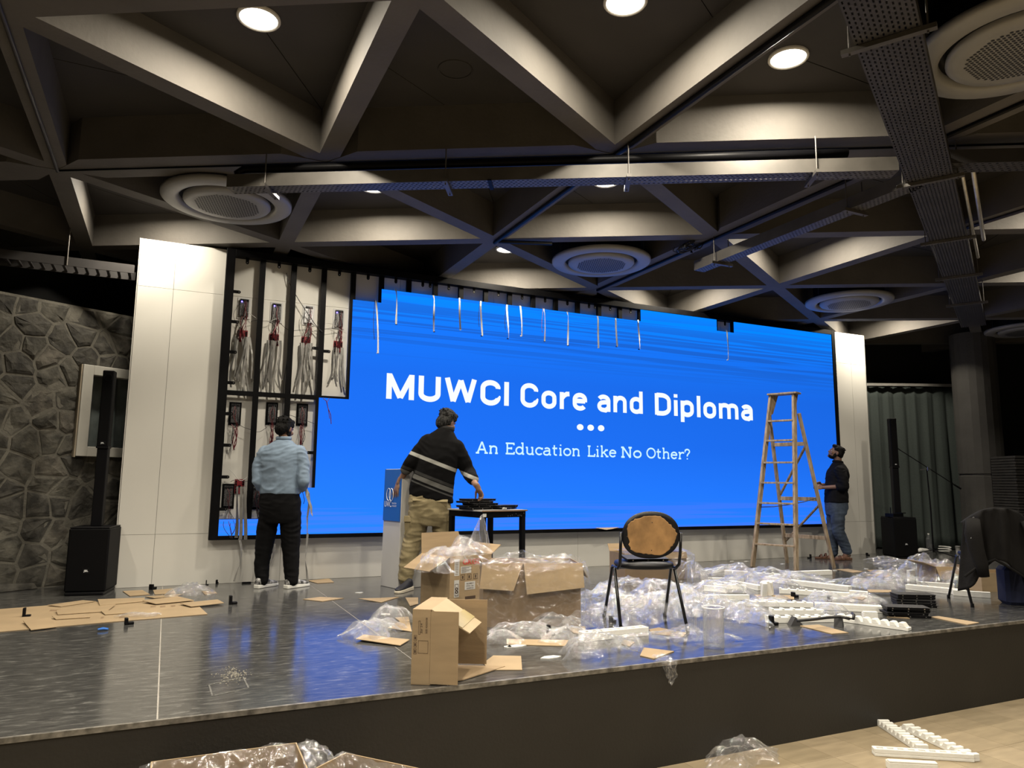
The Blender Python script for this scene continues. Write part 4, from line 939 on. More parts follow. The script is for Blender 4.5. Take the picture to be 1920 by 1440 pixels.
# ---- column loudspeakers
def column_speaker(base, rz, label, logo=True, mixer=False):
    t = thing('column_speaker', label, 'loudspeaker', base, rz)
    put('subwoofer', MB().box(-.17, .17, -.21, .21, .03, .60), speaker_m, t, bevel=.012)
    put('plinth', MB().box(-.16, .16, -.225, .20, 0, .03), black_plastic, t, bevel=.008)
    put('top_plate', MB().box(-.165, .165, -.205, .205, .600, .610), black_plastic, t, bevel=.004)
    put('spacer_column', MB().box(-.047, .047, -.02, .07, .61, 1.36), black_plastic, t, bevel=.006)
    a = put('array_column', MB().box(-.050, .050, -.035, .07, 1.36, 2.10), speaker_m, t, bevel=.008)
    put('joint_band', MB().box(-.053, .053, -.039, .073, 1.345, 1.365), black_plastic, t)
    put('logo_plate', MB().box(-.026, .026, -.0375, -.035, 1.375, 1.415), black_plastic, t)
    put('logo_letters', text_on('JBL', (-.015, -.039, 1.389), (1, 0, 0), (0, 0, 1), width=.03, height=.014, bold=.02), lw_m, t, fixn=False)
    put('logo_plate', MB().box(-.032, .032, -.214, -.210, .19, .245), black_plastic, t)
    put('logo_letters', text_on('JBL', (-.019, -.2155, .212), (1, 0, 0), (0, 0, 1), width=.038, height=.018, bold=.02), lw_m, t, fixn=False)
    put('port_ring', MB().lathe([(.030, 0), (.036, 0), (.036, .004), (.030, .004)], n=24), black_plastic, t).matrix_basis = Matrix.Translation((0, -.0355, 2.03)) @ Matrix.Rotation(PI / 2, 4, 'X')
    return t
b = fl(172, 1112); column_speaker((-.575, 8.02, 0), R(-10), 'black column loudspeaker on a subwoofer in front of the stone wall')
column_speaker(hp((1682 - 960) / F_PX * 11.05, 11.15), R(-28), 'black column loudspeaker on a subwoofer in front of the grey green curtain')
p = hp((1672 - 960) / F_PX * 11.05, 11.1, .611)
solo('small_mixer', MB().box(-.11, .11, -.07, .07, 0, .05).box(-.10, -.09, -.02, -.01, .05, .14).box(.06, .14, -.09, .05, .05, .062), black_plastic, 'small black receiver with an aerial on top of the right hand speaker', 'receiver', (0, 0, 0)).location = p

# ---- microphone stand
mp_ = hp((1737 - 960) / F_PX * 11.6, 11.6)
t = thing('microphone_stand', 'black boom microphone stand in front of the curtain', 'microphone stand', mp_)
for k in range(3):
    a = k * 2 * PI / 3 + .5; put('leg', MB().tube([(0, 0, .09), (.12 * math.cos(a), .12 * math.sin(a), .06), (.36 * math.cos(a), .36 * math.sin(a), .012)], .009, 6), black_plastic, t)
put('pole', MB().tube([(0, 0, .05), (0, 0, .7), (-HX.x * .02, -HX.y * .02, 1.34)], [.012, .011, .009], 8), black_plastic, t)
put('boom', MB().tube([Vector(HX) * -.46 + Vector((0, 0, 1.66)), Vector(HX) * .48 + Vector((0, 0, 1.05))], [.007, .007], 8).tube([Vector(HX) * .40 + Vector((0, 0, 1.10)), Vector(HX) * .50 + Vector((0, 0, 1.035))], [.014, .014], 8), black_plastic, t)
put('clutch', MB().lathe([(.02, -.03), (.02, .03)], (0, 0, 1.345), 10, cap=True).tube([(0, 0, 1.34), Vector(HX) * -.13 + Vector((0, 0, 1.33))], .008, 6), chrome, t)

# ---- step ladder
FLf, FRf = fl(1411, 1063), fl(1493, 1070); BLf, BRf = fl(1476, 1056), fl(1564, 1065)
wd = (FRf - FLf); wd.normalize()
cf = (FLf + FRf) / 2; cb = (BLf + BRf) / 2; ctop = cf.lerp(cb, .42); ctop.z = 2.27
base = (cf + cb) / 2; base.z = 0
t = thing('step_ladder', 'paint spattered wooden step ladder standing before the display', 'ladder', base)
TL, TR = ctop - wd * .155, ctop + wd * .155
fwd_l = (cb - cf).normalized(); nml = fwd_l.cross(Vector((0, 0, 1)))
def lerp(a, b, t): return a.lerp(b, t)
put('front_stile', MB().bar(FLf, TL, .035, .065, fwd_l), wood_m, t, world=True, bevel=.003)
put('front_stile', MB().bar(FRf, TR, .035, .065, fwd_l), wood_m, t, world=True, bevel=.003)
for k in range(7):
    s = .130 + k * .117 + (.012 if k > 4 else 0); a = lerp(FLf, TL, s); b = lerp(FRf, TR, s)
    put('tread', MB().bar(a, b, .075, .022), wood_m, t, world=True, bevel=.002)
put('top_cap', MB().bar(TL - wd * .045 + Vector((0, 0, .012)) + fwd_l * .03, TR + wd * .045 + Vector((0, 0, .012)) + fwd_l * .03, .17, .024), wood_m, t, world=True, bevel=.003)
for P_, s in ((TL, .02), (TR, -.02)):
    q = P_ + fwd_l * .05
    put('cap_bracket', MB().plate([P_ + wd * s, P_ + fwd_l * .10 + wd * s, lerp(P_, FLf if P_ == TL else FRf, .11) + fwd_l * .035 + wd * s, lerp(P_, FLf if P_ == TL else FRf, .12) + wd * s], wd, .012), wood_m, t, world=True)
BT = .115
bL = lerp(TL, FLf, BT) + fwd_l * .05 - wd * .03; bR = lerp(TR, FRf, BT) + fwd_l * .05 + wd * .03
put('rear_stile', MB().bar(BLf, bL, .030, .050, fwd_l), wood_m, t, world=True, bevel=.003)
put('rear_stile', MB().bar(BRf, bR, .030, .050, fwd_l), wood_m, t, world=True, bevel=.003)
for s in (.19, .44, .80):
    put('cross_rail', MB().bar(lerp(BLf, bL, s), lerp(BRf, bR, s), .022, .05), wood_m, t, world=True, bevel=.002)
put('diagonal_brace', MB().bar(lerp(BLf, bL, .46) + fwd_l * .02, lerp(BRf, bR, .80) + fwd_l * .02, .016, .04, fwd_l), wood_m, t, world=True)
put('diagonal_brace', MB().bar(lerp(BLf, bL, .15) + fwd_l * .02, lerp(BRf, bR, .41) + fwd_l * .02, .016, .04, fwd_l), wood_m, t, world=True)
a = lerp(FLf, TL, .34); b = lerp(BRf, bR, .45); m_ = lerp(a, b, .5) + Vector((0, 0, -.03))
put('spreader_rope', MB().tube([a, lerp(a, m_, .5) + Vector((0, 0, -.01)), m_, lerp(m_, b, .5) + Vector((0, 0, -.01)), b], .006, 6), black_wire, t, world=True)

# ---- chairs
seat_blk = pm('black vinyl', (0.0045, 0.0045, 0.007), .42, spec=.35, var=.2, scale=12, bump=.1, bscale=40)
tube_blk = pm('black painted tube', (0.006, 0.006, 0.007), .3, spec=.4, var=.2, scale=20)
def superell(a, b, n, k, e=2.4, flat=0):
    out = []
    for i in range(k):
        t = 2 * PI * i / k; c, s = math.cos(t), math.sin(t)
        out.append((a * math.copysign(abs(c) ** (2 / e), c), b * math.copysign(abs(s) ** (2 / e), s)))
    return out
def pad(mb, outl, z0, z1, M=None, crown=.012, curve=0):
    """padded cushion from outline; rings"""
    n = len(outl); rings = []
    for f, z in ((.90, z0), (.985, z0 + (z1 - z0) * .25), (1, (z0 + z1) / 2), (.97, z1 - (z1 - z0) * .15), (.86, z1), (.5, z1 + crown * .8), (.05, z1 + crown)):
        rings.append([Vector((x * f, y * f, z - curve * (x * f) ** 2)) for x, y in outl])
    vs = [p for r_ in rings for p in r_]
    if M: vs = [M @ p for p in vs]
    fs = [(k * n + i, k * n + (i + 1) % n, (k + 1) * n + (i + 1) % n, (k + 1) * n + i) for k in range(len(rings) - 1) for i in range(n)]
    fs += [tuple(range(n))[::-1], tuple((len(rings) - 1) * n + i for i in range(n))]
    return mb.add(vs, fs)
ply_m = pm('bare plywood', (0.33, 0.185, 0.072), .6, var=.35, scale=5, stretch=(1.5, 1, 1.2), detail=7, bump=.05)
def chair(base, rz, label, torn=True):
    t = thing('padded_chair', label, 'chair', base, rz)
    zs = .475
    for s in (-1, 1):
        put('leg', MB().tube([(s * .235, .0, zs - .02), (s * .25, -.03, zs - .03), (s * .265, -.275, .0)], .0125, 8), tube_blk, t, smooth=True)
        put('leg', MB().tube([(s * .235, .02, zs - .02), (s * .25, .05, zs - .03), (s * .265, .29, .0)], .0125, 8), tube_blk, t, smooth=True)
        put('back_post', MB().tube([(s * .235, .10, zs - .025), (s * .24, -.10, zs - .02), (s * .243, -.175, zs + .02), (s * .245, -.20, zs + .12), (s * .245, -.222, zs + .27)], .0125, 8), tube_blk, t, smooth=True)
    put('seat_rail', MB().tube([(-.235, .0, zs - .025), (.235, .0, zs - .025)], .0115, 8), tube_blk, t)
    put('seat', pad(MB(), superell(.235, .215, 0, 40, 2.7), zs - .022, zs + .030, crown=.012), seat_blk, t, smooth=True)
    # back: outline in x/z, padding toward +y
    Mb = Matrix.Translation((0, -.215, zs + .245)) @ Matrix.Rotation(PI / 2 + R(7), 4, 'X')
    out = [(x, y * (1.0 if y > 0 else .93)) for x, y in superell(.236, .195, 0, 48, 2.25)]
    mb = MB(); pad(mb, [(x, y) for x, y in out], -.018, .022, Mb, crown=-.002, curve=.0)
    if not torn: pass
    put('backrest', mb, seat_blk, t, smooth=True)
    if torn:
        rr = random.Random(8); pts = []
        for k in range(64):
            a = 2 * PI * k / 64; c, s = math.cos(a), math.sin(a)
            f = .84 + rr.uniform(-.03, .025) + .04 * math.sin(5 * a + 1) - .05 * math.sin(2 * a) * (s > 0) ; hh = .158 if s > 0 else .142
            pts.append((.236 * f * 1.0 * math.copysign(abs(c) ** .88, c), hh * (1 + (f - .8)) * math.copysign(abs(s) ** .88, s)))
        # rear face of the back is local +z after the tilt
        vs = [Mb @ Vector((x, y, .0255)) for x, y in pts] + [Mb @ Vector((x * .97, y * .97, .0275)) for x, y in pts]; n = len(pts)
        put('bare_plywood', MB().add(vs, [(i, (i + 1) % n, n + (i + 1) % n, n + i) for i in range(n)] + [tuple(range(n, 2 * n))]), ply_m, t, label='bare brown plywood where the cover is torn away')
        mb = MB()
        for x, y in ((0, .11), (0, -.11), (-.2, 0), (.2, 0)): 
            p = Mb @ Vector((x, y, .028)); mb.add([(p.x + .005 * math.cos(k * PI / 3), p.y - .0006, p.z + .005 * math.sin(k * PI / 3)) for k in range(6)], [(0, 1, 2, 3, 4, 5)])
        put('screw_holes', mb, ink_m, t)
    for s in (-1, 1):
        for (yy, zz) in ((-.275, .0), (.29, .0)):
            put('foot_cap', MB().lathe([(.016, .0), (.016, .035)], (s * .2645, yy * .985, 0), 10, cap=True), black_plastic, t)
    return t
CH = Vector((3.385, 4.80, 0)) - HEAD * .06
ch_ = chair(CH, R(-19), 'black padded chair with its torn back showing bare plywood')
cm_ = Matrix.Translation(CH) @ Matrix.Rotation(R(-19), 4, 'Z') @ Matrix.Scale(.935, 4); ch_.matrix_basis = cm_
m_ = module_thing(cm_ @ Vector((.0, -.03, .519)), R(-19) + .06, 'black display module lying on the seat of the torn chair', tilt=(R(6), 0))
C2 = (fl(1820, 1139) + fl(1775, 1122)) / 2
ch2dir = (fl(1775, 1122) - fl(1820, 1139)).normalized()      # forward
rz2 = math.atan2(ch2dir.y, ch2dir.x) - PI / 2
C2 = C2 + Vector((math.cos(rz2), math.sin(rz2), 0)) * .265
c2_ = chair(C2, rz2, 'black padded chair at the right with a dark jacket over its back', torn=False)
cm2 = Matrix.Translation(C2) @ Matrix.Rotation(rz2, 4, 'Z') @ Matrix.Scale(.93, 4); c2_.matrix_basis = cm2
q = fl(1908, 1137); q.z = 0
solo('cloth_bag', MB().box(-.10, .30, -.10, .12, 0, .34), pm('navy cloth', (.004, .008, .035), .8), 'dark navy bag beside the right hand chair at the edge of the photo', 'bag', (0, 0, 0), bevel=.03).matrix_basis = Matrix.Translation(q + HX * .06 + HEAD * .12) @ Matrix.Rotation(rz2, 4, 'Z')
# jacket draped over the back of the second chair
jk = pm('charcoal fleece', (0.0095, 0.009, 0.009), .9, spec=.15, var=.15, scale=8, bump=.2, bscale=80)
def jacket(M, label):
    NX, NZ = 44, 26; vs = []; fs = []
    for j in range(NZ + 1):
        t = j / NZ
        for i in range(NX + 1):
            s = i / NX * 2 - 1   # across
            top = .475 + .465 - .15 * (abs(s) ** 2.6)          # rim height
            hem = .36 + .10 * math.cos(s * 4 + .8) - .10 * (s < -.2) * (abs(s) - .2) + .04 * s
            z = top + (hem - top) * max(0, (t - .12) / .88)
            x = s * (.285 + .12 * max(0, t - .12) + .02 * math.sin(3 * s)) + .03
            fold = .022 * math.sin(9 * s + 1.2 + 1.2 * t) * min(1, t * 2) + .012 * math.sin(17 * s + 2 * t)
            if t < .12: u = t / .12; y = -.16 - .13 * u; z = top - .02 * (1 - u) + .012 * math.sin(PI * u)
            else: y = -.29 - .05 * (t - .12) - fold * 1.1
            y += .11 * (abs(s) ** 3)
            vs.append(M @ Vector((x, y, z)))
    W_ = NX + 1
    for j in range(NZ):
        for i in range(NX): fs.append((j * W_ + i, j * W_ + i + 1, (j + 1) * W_ + i + 1, (j + 1) * W_ + i))
    k = len(vs); off = (M.to_3x3() @ Vector((0, .008, 0)))
    vs2 = vs + [v + off for v in vs]; fs2 = fs + [tuple(k + q for q in f[::-1]) for f in fs]
    rim = [i for i in range(NX)]
    for i in rim: fs2 += [(i, k + i, k + i + 1, i + 1), (NZ * W_ + i, NZ * W_ + i + 1, k + NZ * W_ + i + 1, k + NZ * W_ + i)]
    for j in range(NZ): fs2 += [(j * W_, (j + 1) * W_, k + (j + 1) * W_, k + j * W_), (j * W_ + NX, k + j * W_ + NX, k + (j + 1) * W_ + NX, (j + 1) * W_ + NX)]
    o = M @ Vector((0, -.2, .4)); t = thing('jacket', label, 'jacket', o)
    put('body', MB().add(vs2, fs2), jk, t, world=True, smooth=True)
    # sleeve hanging on the left, with a small white triangle mark near its edge
    sl = [M @ Vector(p) for p in ((-.22, -.31, .83), (-.25, -.37, .70), (-.24, -.39, .55), (-.21, -.40, .42), (-.19, -.39, .30))]
    put('sleeve', MB().tube(sl, [.055, .068, .062, .052, .042], 14, flat=.55), jk, t, world=True, smooth=True)
    sl = [M @ Vector(p) for p in ((.24, -.28, .82), (.29, -.32, .66), (.31, -.32, .50), (.29, -.30, .32))]
    put('sleeve', MB().tube(sl, [.055, .066, .060, .048], 14, flat=.55), jk, t, world=True, smooth=True)
    a = M @ Vector((-.268, -.40, .655)); ex = (M.to_3x3() @ Vector((1, 0, 0))) * .018
    put('triangle_mark', MB().plate([a - ex, a + ex, a + Vector((0, 0, .030))], M.to_3x3() @ Vector((0, 1, 0)), .002), lw_m, t, world=True)
    put('hem_band', MB().tube([M @ Vector((s * .1 * 3.4, -.335 - .008, .37 + .09 * math.cos(s * 3.4 + .8))) for s in (-1, -.6, -.2, .2, .6, 1)], .011, 8), jk, t, world=True)
jacket(cm2, 'charcoal zip jacket hung over the back of the right hand chair')

# ---- open cardboard boxes
def boxthing(label, base, rz): return thing('cardboard_box', label, 'box', base, rz)
def slab4(mb, a, b, c, d, t=.005):
    a, b, c, d = map(Vector, (a, b, c, d)); n = (b - a).cross(d - a).normalized(); return mb.plate([a, b, c, d], n, t)
# box C: tipped on its side at the stage edge, opening to the right
PA = fl(770, 1284); PB = fl(803, 1287); PC = fl(857, 1288); PA.z = PB.z = PC.z = 0
e1 = (PC - PA).normalized(); e2 = Vector((-e1.y, e1.x, 0)); hC = .378; dBx = .42
if e2.y < 0: e2 = -e2
lA = (PB - PA).length; lF = (PC - PB).length
tC = boxthing('brown carton tipped on its side at the stage edge, flaps spread to the right', PA, math.atan2(e1.y, e1.x))
th = .006
put('panel', MB().box(0, lA, 0, th, .008, hC), card_m, tC)                       # near side
put('panel', MB().box(0, lA, dBx - th, dBx, .008, hC), card_m, tC)              # far side
put('panel', MB().box(0, th, th, dBx - th, .008, hC), card_in, tC)             # bottom of the carton
put('panel', MB().box(0, lA, 0, dBx, .002, .008), card_in, tC)                 # lying side
put('panel', MB().box(0, lA, 0, dBx, hC, hC + th), card_m, tC)                 # upper side
put('flap', MB().box(lA + .001, lA + lF, 0, th, .008, hC - .002), card_m, tC)
# far flap swung outward
fa = R(8)
mb = MB(); slab4(mb, (lA, dBx - .02, .02), (lA + .235, dBx - .0, .02), (lA + .235, dBx, hC), (lA, dBx - .02, hC)); put('flap', mb, card_in, tC)
mb = MB(); slab4(mb, (lA, .0, .002), (lA + .16, .12, .003), (lA + .34, .44, .003), (lA, dBx, .002)); put('flap', mb, card_in, tC)
mb = MB(); slab4(mb, (lA, 0, hC + .004), (lA + .205, .02, hC - .115), (lA + .215, .33, hC - .115), (lA, dBx - .04, hC + .004), .005); put('flap', mb, pm('pale cardboard', (.40, .315, .20), .8, var=.05), tC)
mb = MB(); slab4(mb, (lA + .10, .012, hC - .0525), (lA + .165, .016, hC - .089), (lA + .172, .345, hC - .089), (lA + .104, .362, hC - .0525), .0065); put('tape', mb, pm('yellow tape', (.40, .33, .17), .35, var=.1), tC)
mb = MB()
def outline_rect(mb, x0, x1, z0, z1, y=-.0008, w_=.0016):
    for a in ((x0, x1, z0, z0 + w_), (x0, x1, z1 - w_, z1), (x0, x0 + w_, z0, z1), (x1 - w_, x1, z0, z1)): mb.box(a[0], a[1], y, 0, a[2], a[3])
outline_rect(mb, .034, .088, .16, .225); outline_rect(mb, .034, .044, .255, .325)
for k in range(3): outline_rect(mb, .010, .026, .155 + .034 * k, .183 + .034 * k); mb.box(.014, .022, -.0008, 0, .162 + .034 * k, .176 + .034 * k)
put('printed_marks', mb, ink_m, tC)
for tx_, x, z, wd_ in (('2# 24', .055, .262, .05), ('SIZE 42X25X38', .082, .262, .08)):
    put('printed_marks', text_on(tx_, (x, -.0004, z), (0, 0, 1), (-1, 0, 0), width=wd_, height=.010), ink_m, tC, fixn=False)
def open_box(label, base, rz, w_, d_, h_, flaps, mat=None, matin=None):
    """w across local x (front face at y=0), d deep; flaps: dict side -> (angle outwards, length, skew)"""
    t = boxthing(label, base, rz); mat = mat or card_m; matin = matin or card_in
    put('panel', MB().box(0, w_, 0, th, 0, h_), mat, t); put('panel', MB().box(0, w_, d_ - th, d_, 0, h_), matin, t)
    put('panel', MB().box(0, th, th, d_ - th, 0, h_), mat, t); put('panel', MB().box(w_ - th, w_, th, d_ - th, 0, h_), mat, t)
    put('panel', MB().box(th, w_ - th, th, d_ - th, .002, .010), matin, t)
    ed = dict(front=((0, 0), (w_, 0), (0, -1)), back=((w_, d_), (0, d_), (0, 1)), left=((0, d_), (0, 0), (-1, 0)), right=((w_, 0), (w_, d_), (1, 0)))
    for side, (ang, ln, sk) in flaps.items():
        a, b, n = ed[side]; a = Vector((*a, h_)); b = Vector((*b, h_)); n = Vector((*n, 0)); al = (b - a).normalized()
        o = n * (math.sin(R(ang)) * ln) + Vector((0, 0, math.cos(R(ang)) * ln))     # angle from vertical, >90 droops
        mb = MB(); slab4(mb, a, b, b + o - al * sk, a + o + al * sk, .005); put('flap', mb, matin, t)
    return t
# box A behind it
A0 = fl(842, 1153); A0.z = 0; rzA = R(17)
tA = open_box('tall brown carton with red lettering and white labels, film spilling from its top', A0, rzA, .44, .40, .455, dict(left=(118, .22, .02), back=(12, .17, .02), right=(60, .14, .02)))
for (x0, x1, z0, z1) in ((.045, .095, .30, .43), (.11, .22, .315, .37), (.045, .095, .13, .265), (.155, .265, .18, .245)):
    put('paper_label', MB().box(x0, x1, -.0012, 0, z0, z1), label_m, tA)
put('red_print', text_on('GKGD', (.13, -.001, .385), (1, 0, 0), (0, 0, 1), width=.20, height=.042, bold=.02), red_ink, tA, fixn=False)
mb = MB()
for k in range(3): outline_rect(mb, .11 + k * .068, .155 + k * .068, .262, .305, -.001, .003); mb.box(.125 + k * .068, .14 + k * .068, -.001, 0, .272, .295)
mb.box(.16, .27, -.001, 0, .105, .128)
for k in range(6): mb.box(.118, .118 + .05 + .03 * (k % 3), -.0018, -.0012, .322 + k * .008, .325 + k * .008)
for k in range(8): mb.box(.052, .085, -.0018, -.0012, .31 + k * .013, .314 + k * .013)
outline_rect(mb, .052, .088, .14, .235, -.0018, .004)
put('printed_marks', mb, ink_m, tA, kind='stuff')
for z, s_ in ((.225, 'B23MD1'), (.205, 'P/N 36'), (.187, '202409-021')): put('printed_marks', text_on(s_, (.172, -.0013, z), (1, 0, 0), (0, 0, 1), width=.075, height=.011, bold=.01), ink_m, tA, fixn=False)
put('printed_marks', MB().tube([(.070 + .011 * math.sin(k * .785), -.002, .16 + .006 * k) for k in range(9)], .0035, 4), ink_m, tA)
put('printed_marks', MB().tube([(.070 - .011 * math.sin(k * .785), -.002, .16 + .006 * k) for k in range(9)], .0035, 4), ink_m, tA)
# box B
B0 = fl(905, 1176); B0.z = 0; B1 = fl(1089, 1174); B1.z = 0; uB = B1 - B0; wB = uB.length; rzB = math.atan2(uB.y, uB.x)
tB = open_box('wide brown carton wrapped in clear film, its flaps folded down', B0, rzB, wB, .42, .455, dict(back=(150, .10, 0), right=(150, .12, .02)), mat=card_dark)
mb = MB(); slab4(mb, (-.01, -.004, .46), (.295, -.004, .46), (.22, -.05, .265), (-.03, -.035, .28), .005); put('flap', mb, card_m, tB)
mb = MB(); slab4(mb, (.30, -.004, .46), (wB + .015, -.004, .46), (wB + .02, -.045, .285), (.32, -.055, .24), .005); put('flap', mb, card_m, tB)
put('printed_marks', MB().box(wB * .58, wB * .80, -.001, 0, .055, .075), ink_m, tB)
# box behind the torn chair, bottle neck of film at its right
D0 = fl(1172, 1091); D0.z = 0; D1 = fl(1288, 1086); D1.z = 0; uD = D1 - D0
tD = open_box('brown carton lined with film behind the torn chair', D0, math.atan2(uD.y, uD.x), uD.length, .35, .30, dict(front=(165, .07, 0), back=(40, .1, .01)), mat=card_dark)
# box at the right, behind the second chair
E0 = fl(1757, 1098); E0.z = 0; rzE = R(-22)
tE = open_box('printed brown carton behind the legs of the right hand chair', E0, rzE, .42, .34, .20, dict(left=(70, .14, .02), front=(158, .14, .015)), mat=card_dark)
mb = MB()
put('printed_marks', text_on('FRAGILE', (.04, -.001, .05), (1, 0, 0), (0, 0, 1), width=.30, height=.05, bold=.02), ink_m, tE, fixn=False)
G0 = fl(1842, 1110); G0.z = 0
open_box('low brown carton half hidden under the jacket', G0, R(-20), .40, .30, .19, dict(back=(160, .1, 0)))
# two lined cartons and film on the hall floor
hz = ZH; zt_ = -.125
for k, (u0, v0, u1, v1, lb, dep) in enumerate(((283, 1428, 556, 1392, 'film lined open carton at the bottom edge, left one', .5), (648, 1411, 790, 1441, 'film lined open carton at the bottom edge, right of the other', .5))):
    a = fl(u0, v0, zt_); b = fl(u1, v1, zt_); a.z = b.z = ZH; u_ = b - a; ln = u_.length; ln = max(ln, .55); u_.normalize()
    rzk = math.atan2(u_.y, u_.x); front = a - Vector((-u_.y, u_.x, 0)) * dep
    open_box(lb, front, rzk, ln, dep, zt_ - ZH, dict(back=(150, .05, 0)))

# ---- flat cardboard pieces on the stage
def sheet(pts, label, z=0.0, thk=.004, mat=None, tilt=0, group='loose cardboard pieces'):
    P_ = [fl(u, v, z) for u, v in pts]; c = sum(P_, Vector()) / len(P_)
    # keep a consistent winding
    ar = sum(P_[i].x * P_[(i + 1) % len(P_)].y - P_[(i + 1) % len(P_)].x * P_[i].y for i in range(len(P_)))
    if ar < 0: P_ = P_[::-1]
    c.z = z; base = [p + Vector((0, 0, tilt * (i % 2))) for i, p in enumerate(P_)]
    if tilt and len(P_) > 3:
        base = [p + Vector((0, 0, tilt if i in (2, 3) else 0)) for i, p in enumerate(P_)]
    return solo('cardboard_sheet', MB().plate(base, (0, 0, 1), thk), mat or card_m, label, 'cardboard', c, group)
pale_card = pm('pale cardboard', (.40, .315, .20), .8)
SH = [
 ([(-40, 1146), (178, 1129), (300, 1124), (362, 1127), (389, 1152), (205, 1167), (-40, 1189)], 'largest flattened carton, reaching the left edge of the photo', .001, 0),
 ([(230, 1109), (267, 1107), (281, 1115), (243, 1118)], 'cardboard square just right of the left speaker foot', .001, 0),
 ([(287, 1107), (324, 1104), (330, 1113), (290, 1115)], 'cardboard square under the black angle near the white wall', .001, 0),
 ([(378, 1109), (403, 1110), (407, 1113), (384, 1115)], 'small cardboard scrap right of the crumpled film', .001, 0),
 ([(337, 1133), (408, 1126), (420, 1131), (358, 1138)], 'cardboard strip pointing right from the flattened pile', .012, .006),
 ([(43, 1168), (94, 1162), (107, 1176), (58, 1182)], 'cardboard square at the near left corner of the pile', .007, .012),
 ([(183, 1126), (271, 1123), (271, 1128), (187, 1136)], 'long cardboard strip across the top of the pile', .008, .008),
 ([(272, 1119), (344, 1114), (330, 1119), (289, 1122)], 'thin cardboard strip behind the pile by the film', .003, 0),
 ([(89, 1136), (155, 1127), (180, 1128), (114, 1138)], 'cardboard strip at the back of the pile, under the speaker', .008, .004),
 ([(105, 1147), (217, 1136), (200, 1147), (108, 1153)], 'cardboard strip in the middle of the pile', .008, .010),
 ([(189, 1148), (239, 1145), (239, 1150), (197, 1153)], 'short cardboard strip in the front of the pile', .008, .008),
 ([(267, 1129), (333, 1121), (364, 1126), (292, 1133)], 'cardboard strip at the right end of the pile', .013, .010),
 ([(97, 1159), (167, 1154), (169, 1158), (105, 1162)], 'curling cardboard strip near the front of the pile', .008, .012),
 ([(577, 1089), (617, 1085), (626, 1092), (595, 1094)], 'cardboard piece at the wall foot right of the man in blue', .001, 0),
 ([(568, 1124), (600, 1120), (645, 1122), (604, 1128)], 'lone cardboard strip in front of the man in blue', .001, 0),
 ([(672, 1125), (712, 1124), (748, 1120), (715, 1130)], 'bent cardboard strip left of the black shoe', .001, .010),
 ([(760, 1121), (784, 1121), (784, 1133), (769, 1137)], 'cardboard scrap between the shoe and the tall carton', .001, 0),
 ([(741, 1159), (766, 1157), (768, 1166), (750, 1166)], 'small cardboard scrap left of the tipped carton', .001, 0),
 ([(727, 1181), (750, 1169), (768, 1167), (772, 1185)], 'cardboard piece half behind the tipped carton', .001, .012),
 ([(667, 1201), (682, 1193), (768, 1200), (750, 1211)], 'cardboard piece on crumpled film left of the tipped carton', .006, .008),
 ([(906, 1244), (925, 1230), (977, 1231), (979, 1257), (917, 1257)], 'pale cardboard square right of the tipped carton', .001, 0),
 ([(950, 1199), (1066, 1201), (1060, 1212), (950, 1209)], 'long cardboard strip in front of the wrapped carton', .001, 0),
 ([(1062, 1177), (1097, 1177), (1099, 1190), (1075, 1187)], 'cardboard scrap at the right corner of the wrapped carton', .001, .006),
 ([(1217, 1181), (1235, 1179), (1287, 1189), (1280, 1194), (1222, 1188)], 'tapered cardboard strip under the torn chair', .001, .006),
 ([(1207, 1215), (1264, 1222), (1226, 1236), (1200, 1230)], 'cardboard piece lying at the stage edge by the hanging film', .001, 0),
 ([(1167, 1200), (1190, 1205), (1180, 1213), (1165, 1208)], 'cardboard scrap behind the front foam strip', .001, 0),
 ([(1500, 1174), (1535, 1172), (1591, 1187), (1560, 1189)], 'cardboard rectangle nearest the edge before the black cable', .001, 0),
 ([(1743, 1157), (1760, 1156), (1836, 1168), (1814, 1172)], 'cardboard strip right of the stacked modules', .001, 0),
 ([(1663, 1157), (1695, 1156), (1706, 1160)], 'cardboard corner peeping from under the stacked modules', .001, 0),
 ([(1567, 1068), (1590, 1067), (1619, 1072), (1600, 1074)], 'cardboard strip right of the ladder foot', .001, 0),
 ([(1625, 1069), (1644, 1069), (1671, 1076), (1636, 1075)], 'cardboard strip on the bare floor right of the sandals', .001, 0),
 ([(1623, 1079), (1640, 1077), (1682, 1077), (1665, 1082)], 'cardboard strip just nearer than its neighbour by the sandals', .001, 0),
 ([(1665, 1049), (1714, 1048), (1714, 1051), (1670, 1052)], 'cardboard strip at the foot of the right hand speaker', .001, 0),
 ([(1626, 1106), (1671, 1107), (1671, 1111), (1630, 1111)], 'cardboard strip behind the stacked modules', .02, 0),
 ([(1414, 1117), (1489, 1118), (1489, 1124), (1422, 1121)], 'cardboard strip under the upright foam piece', .001, .006),
 ([(1595, 1121), (1627, 1118), (1617, 1125)], 'cardboard scrap left of the stacked modules', .001, 0),
 ([(1115, 989), (1160, 989), (1138, 993)], None, 0, 0)]
for pts, lb, z, tl in SH:
    if lb: sheet(pts, lb, z, tilt=tl)
mb = MB(); p = py(1137, 991, YD - .03)
solo('cardboard_sheet', MB().add([], []).plate([py(1116, 990, YD - .014), py(1161, 989, YD - .014), py(1148, 992, YD - .05), py(1137, 993.5, YD - .06)], (0, 0, 1), .003), card_m, 'small card scrap resting on the bottom rail of the display', 'cardboard', p, 'loose cardboard pieces')
